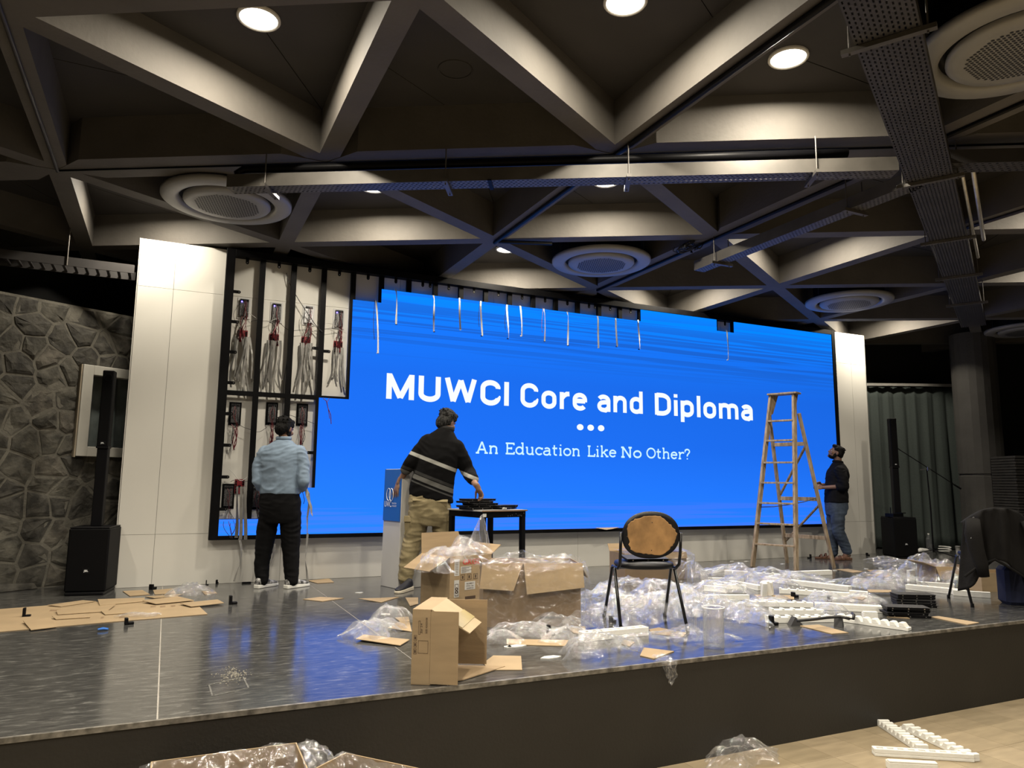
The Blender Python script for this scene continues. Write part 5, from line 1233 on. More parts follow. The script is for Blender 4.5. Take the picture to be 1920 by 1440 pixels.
# faint print on the big carton
mb = MB()
for (u, v, w_) in ((282, 1139, 10), (300, 1139, 10), (320, 1138, 9), (92, 1146, 30), (188, 1160, 6), (223, 1159, 10)):
    a = fl(u, v, .0055); b = fl(u + w_, v - 1, .0055); n = Vector((0, .03, 0))
    for q in range(3): mb.plate([a + n * q, b + n * q, b + n * q + Vector((0, .012, 0)), a + n * q + Vector((0, .012, 0))], (0, 0, 1), .0004)
put('printed_marks', mb, pm('faint print', (.22, .14, .08), .8, var=0), [o for o in C.objects if o.name == 'cardboard_sheet'][0], world=True)

# ---- foam strips
def foam_mesh(L_, w_, h_, kind, n):
    mb = MB(); p = L_ / n
    if kind == 'teeth':     # bar with teeth along the upper edge
        mb.box(-L_ / 2, L_ / 2, -w_ / 2, w_ / 2, 0, h_ * .80)
        for k in range(n): mb.box(-L_ / 2 + k * p, -L_ / 2 + k * p + p * .28, -w_ / 2, w_ / 2, h_ * .80, h_)
    elif kind == 'comb':    # stepped slots right across
        mb.box(-L_ / 2, L_ / 2, -w_ / 2, w_ / 2, 0, h_ * .45)
        for k in range(n):
            x = -L_ / 2 + k * p; mb.add([(x, -w_ / 2, h_ * .45), (x + p * .8, -w_ / 2, h_ * .45), (x + p * .8, w_ / 2, h_ * .45), (x, w_ / 2, h_ * .45), (x, -w_ / 2, h_), (x + p * .45, -w_ / 2, h_), (x + p * .45, w_ / 2, h_), (x, w_ / 2, h_)], [(4, 5, 6, 7), (0, 1, 5, 4), (1, 2, 6, 5), (2, 3, 7, 6), (3, 0, 4, 7)])
    elif kind == 'pocket':  # trough with cross walls: row of pockets
        mb.box(-L_ / 2, L_ / 2, -w_ / 2, w_ / 2, 0, h_ * .4); e = w_ * .2
        mb.box(-L_ / 2, L_ / 2, -w_ / 2, -w_ / 2 + e, h_ * .4, h_).box(-L_ / 2, L_ / 2, w_ / 2 - e, w_ / 2, h_ * .4, h_)
        for k in range(n + 1):
            x = -L_ / 2 + k * p * (n - .35) / n; mb.box(x, x + p * .35, -w_ / 2 + e, w_ / 2 - e, h_ * .4, h_ * .985)
    else:
        mb.box(-L_ / 2, L_ / 2, -w_ / 2, w_ / 2, 0, h_ * .8).box(-L_ / 2, L_ / 2, -w_ / 2, w_ / 2 - w_ * .4, h_ * .8, h_)
    return mb
NF = [0]
def foam(u0, v0, u1, v1, label, kind='teeth', w_=.06, h_=.055, z=0.0, roll=0.0, dz=0.0, n=None, dL=0):
    a = fl(u0, v0, z); b = fl(u1, v1, z); d = b - a; d.z = 0; L_ = max(.10, d.length + dL); n = n or max(2, int(L_ / (.078 if kind == 'teeth' else .060)))
    c = (a + b) / 2 + Vector((-d.y, d.x, 0)).normalized() * (w_ / 2 if d.x > 0 else -w_ / 2); c.z = z
    rz = math.atan2(d.y, d.x)
    me = mesh_from('foam_strip', foam_mesh(L_, w_, h_, kind, n), foam_m, bevel=.003)
    o = bpy.data.objects.new('foam_strip', me); C.objects.link(o)
    M = Matrix.Translation(c) @ Matrix.Rotation(rz, 4, 'Z')
    if dz: M = M @ Matrix.Rotation(-math.atan2(dz, L_), 4, 'Y'); M = Matrix.Translation((0, 0, dz / 2)) @ M
    if roll: M = M @ Matrix.Translation((0, -w_ / 2, 0)) @ Matrix.Rotation(roll, 4, 'X') @ Matrix.Translation((0, w_ / 2, 0))
    o.matrix_basis = M
    return tag(o, label, 'foam strip', 'white foam packing strips')
FS = [
 (1322, 1079, 1358, 1071, 'slanting foam strip at the far left of the foam litter', 'plain', {}),
 (1358, 1078, 1397, 1080, 'short foam strip behind the crumpled film peak', 'plain', {}),
 (1397, 1080, 1463, 1084, 'notched foam strip at the back of the litter, left of the ladder foot', 'teeth', {}),
 (1327, 1091, 1395, 1092, 'foam strip under film, second row from the back', 'plain', {'h_': .045}),
 (1322, 1097, 1366, 1104, 'pocketed foam strip under film, left end of the litter', 'pocket', {}),
 (1366, 1098, 1421, 1108, 'pocketed foam strip continuing right towards the upright piece', 'pocket', {}),
 (1320, 1108, 1361, 1112, 'short foam strip at the left under the film', 'plain', {}),
 (1318, 1126, 1406, 1126, 'plain foam strip just behind the jug', 'plain', {'h_': .05}),
 (1432, 1090, 1479, 1097, 'foam strip behind the upright piece', 'plain', {}),
 (1479, 1097, 1591, 1110, 'long pocketed foam strip behind the black clips', 'pocket', {'w_': .085}),
 (1461, 1113, 1560, 1119, 'notched foam strip right of the upright piece', 'teeth', {}),
 (1556, 1121, 1594, 1123, 'short pocketed foam block left of the modules', 'pocket', {}),
 (1592, 1118, 1627, 1121, 'short foam block touching the modules from behind', 'pocket', {}),
 (1400, 1137, 1526, 1140, 'straight notched foam strip right of the jug film', 'teeth', {}),
 (1447, 1154, 1546, 1154, 'notched foam strip behind the black cable', 'teeth', {}),
 (1441, 1169, 1572, 1167, 'notched foam strip lying along the black cable', 'teeth', {}),
 (1529, 1143, 1671, 1151, 'long pocketed foam strip running up to the module stack', 'pocket', {'w_': .085}),
 (1570, 1165, 1703, 1184, 'notched foam strip slanting nearest the right stage edge', 'comb', {'w_': .07}),
 (1620, 1160, 1647, 1161, 'short foam block under the module stack', 'plain', {}),
 (1483, 1081, 1561, 1078, 'smooth foam strip right behind the ladder foot', 'plain', {'w_': .10}),
 (1698, 1106, 1808, 1117, 'pocketed foam strip left of the right hand chair legs', 'pocket', {'w_': .08}),
 (1719, 1100, 1790, 1105, 'foam strip behind its twin at the right hand chair', 'plain', {}),
 (1787, 1117, 1858, 1122, 'plain foam strip under the right hand chair', 'plain', {}),
 (1095, 1204, 1217, 1192, 'pocketed foam strip in front of the torn chair', 'pocket', {'w_': .075, 'h_': .06}),
 (1163, 1135, 1188, 1134, 'thick foam chunk under the torn chair, left', 'plain', {'w_': .09, 'h_': .08}),
 (1186, 1134, 1212, 1130, 'foam chunk under the torn chair, middle', 'plain', {'w_': .09}),
 (1216, 1125, 1253, 1126, 'foam chunk under the torn chair, right', 'pocket', {'w_': .08}),
 (1340, 1104, 1400, 1106, 'foam strip buried in film right of the back carton', 'teeth', {'z': .02}),
 (1640, 1418, 1828, 1430, 'pocketed foam strip crosswise on the hall floor', 'pocket', {'z': ZH, 'w_': .055, 'h_': .045, 'n': 9}),
 (1668, 1445, 1760, 1450, 'foam strip cut by the bottom edge of the photo', 'plain', {'z': ZH}),
]
for u0, v0, u1, v1, lb, kd, kw in FS: foam(u0, v0, u1, v1, lb, kd, **kw)
foam(1742, 1411, 1662, 1359, 'stepped foam strip on the hall floor touching the riser', 'comb', z=ZH, w_=.075, h_=.045, n=10)
foam(1838, 1428, 1704, 1366, 'stepped foam strip on the hall floor, right one of the two slanting', 'comb', z=ZH, w_=.07, h_=.045, n=10)
# upright bent foam piece
c = fl(1446, 1121); c.z = 0
mb = MB(); pts = [(-.075, .0), (-.055, .045), (-.01, .062), (.04, .05), (.075, .075)]
for a_, b_ in zip(pts, pts[1:]): mb.bar((a_[0], a_[1], .07), (b_[0], b_[1], .085), .045, .14)
solo('foam_block', mb, foam_m, 'upright curved foam piece standing among the foam strips', 'foam', (0, 0, 0), bevel=.004).location = c
c = fl(1709, 1089); c.z = 0
solo('foam_block', MB().box(-.05, .05, -.02, .02, 0, .12), foam_m, 'small upright foam slab left of the film heap at the right chair', 'foam', (0, 0, 0), bevel=.004).location = c

# ---- stacked black modules on the floor
g = 'display modules stacked on the floor'
c = fl(1700, 1156); c.z = 0
rzs = R(-33)
names = ['lowest', 'second', 'third', 'fourth', 'fifth', 'top']
for k in range(4):
    rr = random.Random(k); module_thing((c.x + rr.uniform(-.02, .02), c.y + rr.uniform(-.02, .02), .001 + .0208 * k * 1.05), rzs + rr.uniform(-.12, .12), '%s black module of the nearer stack on the stage floor' % names[k if k < 3 else 5], group=g)
c = fl(1722, 1141); c.z = 0
for k in range(5):
    rr = random.Random(k + 30); module_thing((c.x + .10 + rr.uniform(-.02, .02), c.y + .12 + rr.uniform(-.02, .02), .001 + .0208 * k * 1.05), rzs + rr.uniform(-.10, .10), '%s black module of the farther stack on the stage floor' % names[k if k < 4 else 5], group=g)

# ---- black foam corner clips
def clip_L(u, v, label, s=.055, rz=0, flat=False, h=None):
    c = fl(u, v); c.z = 0; h = h or s
    mb = MB()
    if flat: mb.box(-s, s, -s * .4, s * .4, 0, s * .35)
    else: mb.box(-s * .5, -s * .1, -s * .35, s * .35, 0, h).box(-s * .1, s * .6, -s * .35, s * .35, 0, s * .35)
    o = solo('corner_clip', mb, black_plastic, label, 'clip', (0, 0, 0), 'black foam corner clips', bevel=.003); o.location = c; o.rotation_euler = (0, 0, rz); return o
for a in ((49, 1157, 'black clip standing on the flattened cartons at left', .05, 0, False, .07), (241, 1171, 'black foam block in front of the flattened cartons', .055, 0.2, False, .05), (436, 1133, 'black angle clip right of the flattened cartons', .06, .1, False, .075),
          (286, 1105, 'black angle clip against the white wall foot', .06, .9, False, .05), (408, 1094, 'black clip at the wall foot under the display corner', .05, .4, False, .04), (388, 1097, 'tiny black clip left of the display corner', .025, 0, False, .05), (462, 1094, 'black clip left of the running shoe', .045, 0, True, .03),
          (1032, 1188, 'black angle clip at the foot of the wrapped carton', .05, 0, False, .06), (1450, 1172, 'black angle clip at the left end of the foam by the cable', .06, 0, False, .07), (1490, 1120, 'twin black blocks among the foam strips', .06, 0, False, .05),
          (1556, 1123, 'black clip left of the module stacks', .055, .5, False, .035), (1518, 1047, 'black clip at the wall foot behind the ladder', .05, 2.8, False, .06), (1627, 1042, 'black clip right of the sandals by the panel corner', .05, 0, False, .045), (1148, 1167, 'black clip half buried in film under the torn chair', .05, .3, False, .05)):
    clip_L(a[0], a[1], a[2], a[3], a[4], a[5], a[6])
# black cable across the foam with two pads
z = .075; pts = [fl(u, v, z) for u, v in ((1495, 1164), (1520, 1162), (1550, 1158), (1575, 1156), (1592, 1160), (1600, 1160), (1601, 1153), (1598, 1150))]
solo('power_lead', MB().tube(pts, .011, 8), black_wire, 'thick black lead lying across the front foam strips', 'cable', pts[0], smooth=True)
for k, (u, v) in enumerate(((1491, 1172), (1573, 1174))):
    c = fl(u, v); c.z = 0; o = solo('sponge_wedge', MB().prism([(-.05, -.03), (.05, -.03), (.05, .03), (-.05, .03)], 0, .002).add([(-.05, -.03, .002), (.05, -.03, .002), (.05, .03, .002), (-.05, .03, .002), (-.01, -.03, .065), (-.01, .03, .065)], [(0, 1, 4), (2, 3, 5), (0, 4, 5, 3), (1, 2, 5, 4)]), pm('dark grey sponge', (.045, .045, .048), .9), ['dark grey sponge wedge at the left end of the black lead', 'dark ribbed sponge pad under the black lead'][k], 'sponge', (0, 0, 0)); o.location = c; o.rotation_euler = (0, 0, -.3 + k * .9)
# blue tape, white scraps, jug, cups
c = fl(192, 1183); c.z = 0
solo('blue_wrapper', MB().tube([(-.03, 0, .012), (0, .008, .014), (.035, 0, .010)], [.008, .014, .010], 7, flat=.7), pm('blue plastic', (.01, .15, .6), .35, var=.2), 'small crumpled blue wrapper on the left of the stage floor', 'wrapper', (0, 0, 0)).location = c
rr = random.Random(21)
for k, (u, v) in enumerate(((1373, 1053), (1400, 1053), (1467, 1058), (1610, 1079), (1660, 1060), (1605, 1110), (1651, 1066), (1690, 1057), (968, 1213), (953, 1214), (1033, 1234), (722, 1153), (1566, 1070), (1720, 1122), (1624, 1067), (674, 1112))):
    c = fl(u, v); c.z = 0; s_ = .022 if k not in (8, 10) else .035; n = 6
    poly = [(s_ * (1 + rr.uniform(-.3, .5)) * math.cos(2 * PI * q / n) * 1.5, s_ * (1 + rr.uniform(-.3, .5)) * math.sin(2 * PI * q / n)) for q in range(n)]
    solo('foam_scrap', MB().prism(poly, .0005, .007), label_m, 'tiny white foam scrap on the dark stage floor', 'scrap', (0, 0, 0), 'tiny white scraps on the floor').location = c
jm = film_mat('frosted jug plastic', .15, (.55, .58, .62))
c = fl(1339, 1215); c.z = 0
t = thing('water_jug', 'frosted plastic jug with a handle standing near the stage edge', 'jug', c)
put('body', MB().lathe([(.062, .002), (.066, .01), (.067, .06), (.068, .235), (.071, .25), (.073, .262), (.069, .262), (.066, .24), (.063, .02), (.001, .014)], n=36), jm, t, smooth=True)
put('base_disc', MB().lathe([(.060, .0), (.064, .006), (.050, .018), (.001, .018)], n=30), jm, t, smooth=True)
put('rim', MB().tube([(.071 * math.cos(k * PI / 16), .071 * math.sin(k * PI / 16), .258) for k in range(33)], .0035, 6, cap=False), pm('clear rim', (.75, .78, .8), .15, var=0), t, smooth=True)
hx = -Vector(HX)
put('handle', MB().tube([hx * .066 + Vector((0, 0, .225)), hx * .10 + Vector((0, 0, .228)), hx * .118 + Vector((0, 0, .20)), hx * .116 + Vector((0, 0, .12)), hx * .098 + Vector((0, 0, .075))], .009, 8), jm, t, smooth=True)
put('spout', MB().add([HX * .064 + Vector((0, 0, .262)) + HEAD * .025, HX * .098 + Vector((0, 0, .262)), HX * .064 + Vector((0, 0, .262)) - HEAD * .025, HX * .066 + Vector((0, 0, .215))], [(0, 1, 3), (1, 2, 3)]), jm, t, fixn=False)
c = hp((1782 - 960) / F_PX * 12.2, 12.2)
solo('paper_cup', MB().lathe([(.030, 0), (.040, .10), (.042, .10), (.038, .098), (.028, .004), (.001, .004)], n=20), label_m, 'white paper cup on the floor before the curtain', 'cup', (0, 0, 0), smooth=True).location = c
solo('white_cloth', MB().tube([(-.14, 0, .04), (-.05, .01, .05), (.06, 0, .04), (.14, 0, .03)], [.02, .05, .045, .02], 10, flat=.8), pm('white cloth', (.62, .62, .6), .8), 'rolled white cloth by the foot of the microphone stand', 'cloth', (0, 0, 0), smooth=True).location = hp((1722 - 960) / F_PX * 11.9, 11.95, .0)
solo('white_cable_coil', MB().tube([(.12 * math.cos(k * .5), .07 * math.sin(k * .5), .02 + .003 * k) for k in range(30)], .010, 6), label_m, 'coil of white cable right of the microphone stand foot', 'cable', (0, 0, 0), smooth=True).location = hp((1758 - 960) / F_PX * 12.0, 12.0)
b_ = hp((1733 - 960) / F_PX * 12.1, 12.15)
t = thing('water_bottle', 'empty clear plastic bottle behind the microphone stand', 'bottle', b_)
put('body', MB().lathe([(.038, .002), (.042, .01), (.042, .15), (.040, .16), (.042, .17), (.040, .22), (.018, .27), (.014, .29)], n=20), jm, t, smooth=True)
put('cap', MB().lathe([(.015, .285), (.016, .287), (.016, .305), (.001, .306)], n=14), label_m, t)
# stacked dark folding panels at the far right
t = thing('stacked_crates', 'tall dark stack of ribbed trays at the right edge', 'tray stack', hp((1900 - 960) / F_PX * 11, 11), -YAW)
for k in range(36): put('tray', MB().box(0, .75, -.02 * (k % 2), .55, .02 + k * .0425, .052 + k * .0425), pm('dark moulded tray', (.028, .026, .024), .5, var=.2), t)
# debris patch with a taped rectangle
c = fl(430, 1283); c.z = .0006
mb = MB(); rr = random.Random(2)
for k in range(150):
    u, v = rr.gauss(437, 14), rr.gauss(1266, 7); p = fl(u, v); s_ = rr.uniform(.001, .004)
    mb.box(p.x - s_, p.x + s_, p.y - s_, p.y + s_, .0003, .0025)
o = solo('dust_crumbs', mb, pm('pale crumbs', (.28, .265, .225), .9), 'scatter of pale crumbs on the stage floor near the front', 'debris', c); o['kind'] = 'stuff'
ring = [fl(u, v) for u, v in ((392, 1284), (456, 1270), (466, 1290), (398, 1305))]; mb = MB()
for a, b in zip(ring, ring[1:] + ring[:1]): mb.bar(a + Vector((0, 0, .0008)), b + Vector((0, 0, .0008)), .008, .0012)
solo('tape_residue', mb, pm('tape residue', (.12, .12, .112), .7, var=.6, scale=60), 'pale rectangular tape mark on the floor beside the crumbs', 'tape mark', c)

# ---- crumpled clear film
def film(center, L_, W_, hgt, label, seed, rz=0.0, n=26, mat=None, base=0.0, dome=True, hang=None, solidbase=True):
    r_ = random.Random(seed); dirs = []
    for k in range(11):
        a = r_.uniform(0, PI); f = r_.uniform(3, 7) * (1.7 ** (k % 4)) ; dirs.append((math.cos(a), math.sin(a), f, r_.uniform(0, 1), r_.uniform(.6, 1.3) / f))
    vs = []; fs = []
    for j in range(n + 1):
        for i in range(n + 1):
            x = (i / n - .5) * 2; y = (j / n - .5) * 2
            # squash square into a ragged blob
            rr_ = max(abs(x), abs(y)); ln = math.hypot(x, y) or 1; a = math.atan2(y, x)
            rag = .78 + .14 * math.sin(3 * a + seed) + .10 * math.sin(7 * a + 2.1 * seed) + .05 * math.sin(13 * a)
            px, py_ = x / ln * rr_ * rag, y / ln * rr_ * rag
            X = px * L_ / 2; Y = py_ * W_ / 2
            z = 0
            for cx, sy_, f, o, am in dirs:
                t = (X * cx + Y * sy_) * f + o + .5 * math.sin(3 * (X * sy_ - Y * cx) * f * .3 + o * 9)
                t = abs((t % 1) - .5) * 2; z += am * t
            z = z * .55
            env = max(0, 1 - rr_ ** 2.5)
            nz_ = noise.noise(Vector((X * 6 + seed, Y * 6, seed * 1.7)))
            zz = base + .004 + hgt * env * (.45 + 1.1 * z + .5 * nz_) + .010 * r_.random() + .012 * z
            X += .022 * noise.noise(Vector((X * 14, Y * 14, seed + 5))); Y += .022 * noise.noise(Vector((X * 14, Y * 14, seed + 9)))
            vs.append((X, Y, max(base + .003, zz)))
    for j in range(n):
        for i in range(n):
            a = j * (n + 1) + i
            if r_.random() < .5: fs += [(a, a + 1, a + n + 2), (a, a + n + 2, a + n + 1)]
            else: fs += [(a, a + 1, a + n + 1), (a + 1, a + n + 2, a + n + 1)]
    o = solo('plastic_film', MB().add(vs, fs), mat or film_m, label, 'plastic film', (0, 0, 0), 'crumpled clear plastic film'); o.location = Vector(center); o.rotation_euler = (0, 0, rz)
    return o
FP = [ # u, v (floor centre), length, depth, height, label
 (1130, 1130, .75, .8, .14, 'film heap touching the right side of the wrapped carton'),
 (1125, 1170, .70, .55, .13, 'film heap in front of the wrapped carton corner'),
 (1180, 1150, .85, .6, .16, 'large film heap between the left legs of the torn chair'),
 (1230, 1155, .80, .6, .16, 'large film heap under the torn chair seat'),
 (1240, 1118, .85, .7, .15, 'film heap behind the torn chair, near the lined carton'),
 (1180, 1108, .7, .6, .13, 'film heap against the lined carton behind the chair'),
 (1275, 1128, .6, .6, .14, 'film heap right behind the chair legs'),
 (1305, 1150, .7, .5, .13, 'film heap behind the frosted jug'),
 (1350, 1150, .7, .5, .13, 'film heap just right of the frosted jug top'),
 (1405, 1160, .75, .45, .12, 'film heap ending at the left of the notched foam'),
 (1300, 1092, .45, .6, .22, 'standing film tuft right of the lined carton'),
 (1345, 1110, .7, .6, .10, 'film spread over the left foam strips'),
 (1395, 1098, .75, .7, .11, 'film over the pocketed foam strips'),
 (1375, 1080, .6, .8, .13, 'peaked film at the back of the foam litter'),
 (1450, 1100, .65, .6, .10, 'film around the upright foam piece'),
 (1440, 1083, .7, .8, .10, 'film behind the upright foam piece'),
 (1500, 1090, .8, .6, .09, 'film over the long pocketed foam'),
 (1440, 1134, .6, .35, .09, 'film between two notched foam strips'),
 (1545, 1128, .65, .35, .07, 'low film in front of the short foam blocks'),
 (1555, 1150, .55, .3, .07, 'film over the end of the long foam strip'),
 (1612, 1130, .55, .35, .08, 'film tuft left of the farther module stack'),
 (1598, 1098, .45, .5, .10, 'film tuft right of the long pocketed foam'),
 (1640, 1102, .6, .6, .10, 'film strewn behind the module stacks'),
 (1680, 1098, .6, .6, .15, 'film peak right behind the module stacks'),
 (1742, 1092, .85, .8, .30, 'big smooth film bag left of the right hand chair'),
 (1790, 1098, .6, .5, .20, 'film bag between the legs of the right hand chair'),
 (1700, 1062, .9, 1.0, .07, 'flat film on the floor in front of the right hand speaker'),
 (1660, 1052, .5, .6, .05, 'film scrap at the left of the speaker foot'),
 (1660, 1085, .5, .5, .09, 'film and paper scraps left of the film bag'),
 (1290, 1196, .45, .3, .07, 'film at the left foot of the frosted jug'),
 (1360, 1200, .22, .2, .03, 'film wisp right of the frosted jug foot'),
 (1240, 1196, .4, .2, .04, 'film strip behind the edge cardboard'),
 (1115, 1224, .62, .33, .12, 'film heap at the stage edge in front of the foam strip'),
 (1065, 1200, .45, .35, .08, 'film left of the front foam strip'),
 (1180, 1214, .35, .22, .08, 'film tuft at the stage edge above the hanging piece'),
 (985, 1190, .55, .32, .08, 'film at the foot of the wrapped carton, left part'),
 (1045, 1180, .5, .35, .11, 'film at the foot of the wrapped carton, right part'),
 (940, 1205, .35, .25, .06, 'film wisp right behind the tipped carton'),
 (700, 1190, .55, .4, .09, 'film heap left of the tipped carton'),
 (730, 1172, .40, .35, .13, 'pointed film tuft left of the tipped carton'),
 (357, 1115, .45, .5, .09, 'crumpled clear film behind the flattened cartons'),
 (265, 1157, .35, .15, .02, 'thin film wisp on the flattened cartons'),
 (1747, 1030, .0, .0, .0, None)]
for k, (u, v, L_, W_, h_, lb) in enumerate(FP):
    if not lb: continue
    c = fl(u, v); c.z = 0
    film(c, L_ * 1.12, W_ * 1.12, h_, lb, k * 3 + 1, rz=-.5 + .37 * (k % 5), n=38 if L_ > .5 else 28)
c = fl(1385, 1425, ZH); c.z = ZH; film(c, .75, .45, .10, 'crumpled film on the hall floor against the riser', 777, rz=.3)
c = fl(1030, 1437, -.12); film(Vector((c.x, c.y - .2, ZH)), .8, .7, .42, 'film heap just entering the bottom edge of the photo', 778)
# film spilling from the tall carton
Ma = Matrix.Translation(A0) @ Matrix.Rotation(rzA, 4, 'Z')
film(Ma @ Vector((.05, .12, .40)), .62, .50, .16, 'clear film heaped on the top left of the tall carton', 801, rz=rzA, n=30)
film(Ma @ Vector((.28, .14, .44)), .50, .42, .14, 'clear film across the open top of the tall carton', 802, rz=rzA, n=28)
film(Ma @ Vector((.44, .20, .42)), .30, .26, .30, 'peak of clear film standing at the right of the tall carton', 803, rz=rzA, n=22)
film(Ma @ Vector((-.10, .06, .33)), .34, .40, .12, 'film sliding down the left flap of the tall carton', 804, rz=rzA, n=22)
def sheet_film(label, M, grid, seed, mat=None, amp=.012, n=(20, 14), group=None):
    """film sheet through bilinear corners list rows of points"""
    r_ = random.Random(seed); rows = len(grid); cols = len(grid[0]); vs = []; fs = []; nu, nv = n
    for j in range(nv + 1):
        tv = j / nv * (rows - 1); j0 = min(int(tv), rows - 2); fv = tv - j0
        for i in range(nu + 1):
            tu = i / nu * (cols - 1); i0 = min(int(tu), cols - 2); fu = tu - i0
            p = Vector(grid[j0][i0]).lerp(Vector(grid[j0][i0 + 1]), fu).lerp(Vector(grid[j0 + 1][i0]).lerp(Vector(grid[j0 + 1][i0 + 1]), fu), fv)
            q = p * 9 + Vector((seed, 0, 0)); d = Vector((noise.noise(q), noise.noise(q + Vector((7, 3, 1))) , noise.noise(q + Vector((2, 9, 4))))) * amp * 1.6 + Vector((r_.uniform(-1, 1), r_.uniform(-1, 1), r_.uniform(-1, 1))) * amp * .35
            d.y = -abs(d.y) if M is not None else d.y
            vs.append((M @ (p + d)) if M is not None else p + d)
    for j in range(nv):
        for i in range(nu):
            a = j * (nu + 1) + i
            if r_.random() < .5: fs += [(a, a + 1, a + nu + 2), (a, a + nu + 2, a + nu + 1)]
            else: fs += [(a, a + 1, a + nu + 1), (a + 1, a + nu + 2, a + nu + 1)]
    o = vs[0]
    return solo('plastic_film', MB().add(vs, fs), mat or film_thin, label, 'plastic film', Vector(o), group or 'crumpled clear plastic film')
Mb_ = Matrix.Translation(B0) @ Matrix.Rotation(rzB, 4, 'Z')
w_ = wB
sheet_film('thin film stretched over the front of the wrapped carton', Mb_, [[(-.03, .05, .475), (.3, .0, .48), (w_ + .03, .05, .475)], [(-.05, -.07, .44), (.3, -.085, .40), (w_ + .05, -.07, .43)], [(-.04, -.07, .20), (.3, -.09, .18), (w_ + .04, -.07, .2)], [(-.05, -.10, .0), (.3, -.13, .0), (w_ + .05, -.10, .0)]], 5, mat=film_thin, amp=.022, n=(34, 26))
sheet_film('thin film round the right side of the wrapped carton', Mb_, [[(w_ + .03, .0, .475), (w_ + .03, .42, .475)], [(w_ + .09, -.05, .3), (w_ + .07, .44, .3)], [(w_ + .08, -.08, .0), (w_ + .06, .44, .0)]], 6, amp=.02, n=(14, 18))
sheet_film('film draped along the rim of the wrapped carton', Mb_, [[(-.02, .44, .47), (.35, .44, .50), (w_ + .02, .44, .48)], [(-.03, .30, .40), (.35, .34, .42), (w_ + .02, .3, .42)]], 7, mat=film_m, amp=.03, n=(34, 8))
Md = Matrix.Translation(D0) @ Matrix.Rotation(math.atan2(uD.y, uD.x), 4, 'Z'); w_ = uD.length
sheet_film('film lining hanging over the front of the carton behind the chair', Md, [[(0, .25, .33), (w_ / 2, .2, .36), (w_, .25, .34)], [(-.02, -.03, .32), (w_ / 2, -.04, .31), (w_ + .03, -.03, .32)], [(-.02, -.05, .16), (w_ / 2, -.05, .18), (w_ + .05, -.05, .15)]], 8, mat=film_thin, amp=.03, n=(26, 14))
sheet_film('pinkish film bag bulging right of the carton behind the chair', Md, [[(w_ - .05, .1, .36), (w_ + .06, .15, .33), (w_ + .10, .3, .30)], [(w_ + .01, -.05, .30), (w_ + .16, .05, .22), (w_ + .18, .3, .2)], [(w_ + .02, -.06, .05), (w_ + .12, .0, .10), (w_ + .12, .3, .08)]], 9, mat=film_m, amp=.03, n=(14, 14))
# liners of the hall floor cartons
for k, (u0, v0, u1, v1) in enumerate(((262, 1436, 600, 1390), (590, 1440, 800, 1436))):
    a = fl(u0, v0, zt_ + .01); b = fl(u1, v1, zt_ + .01)
    if k == 0:
        g_ = [[a + Vector((-.02, .03, -.16)), (a + b) / 2 + Vector((0, .04, -.14)), b + Vector((.02, .02, -.2))], [a + Vector((0, .02, 0)), (a + b) / 2 + Vector((0, .015, .005)), b + Vector((-.02, .02, .0))], [a + Vector((.02, -.04, -.10)), (a + b) / 2 + Vector((0, -.05, -.10)), b + Vector((-.03, -.06, -.08))]]
        sheet_film('clear liner over the rim of the left carton at the bottom edge', None, g_, 31, mat=film_m, amp=.012, n=(34, 10))
        g_ = [[b + Vector((-.05, .03, .01)), b + Vector((.05, -.05, -.08))], [b + Vector((-.10, -.10, .0)), b + Vector((.06, -.2, -.10))], [b + Vector((-.12, -.3, .0)), b + Vector((.06, -.36, -.1))]]
        sheet_film('bunched clear liner at the right corner of that left carton', None, g_, 33, mat=film_m, amp=.022, n=(12, 14))
    else:
        c_ = fl(642, 1410, zt_ + .012); d_ = fl(785, 1442, zt_); e_ = fl(596, 1437, zt_)
        g_ = [[e_ + Vector((-.02, .02, -.12)), c_ + Vector((0, .04, -.12)), d_ + Vector((.04, .03, -.12))], [e_, c_, d_], [e_ + Vector((.05, -.06, -.08)), c_ + Vector((.02, -.08, -.08)), d_ + Vector((-.02, -.06, -.08))]]
        sheet_film('clear liner over the rim of the right carton at the bottom edge', None, g_, 32, mat=film_m, amp=.014, n=(30, 10))
# film piece hanging over the stage edge
a = fl(1186, 1222); b = fl(1222, 1225); a.z = b.z = .012
yo = EDGE - .03
g_ = [[(a.x, EDGE + .10, .03), (b.x, EDGE + .10, .03)], [(a.x - .0, EDGE - .01, .014), (b.x + .02, EDGE - .01, .014)], [(a.x + .02, yo, -.07), (b.x + .02, yo - .01, -.06)], [(a.x + .045, yo, -.14), (b.x - .01, yo, -.13)]]
sheet_film('clear film scrap hanging down over the stage edge', None, g_, 41, mat=film_m, amp=.018, n=(12, 18))

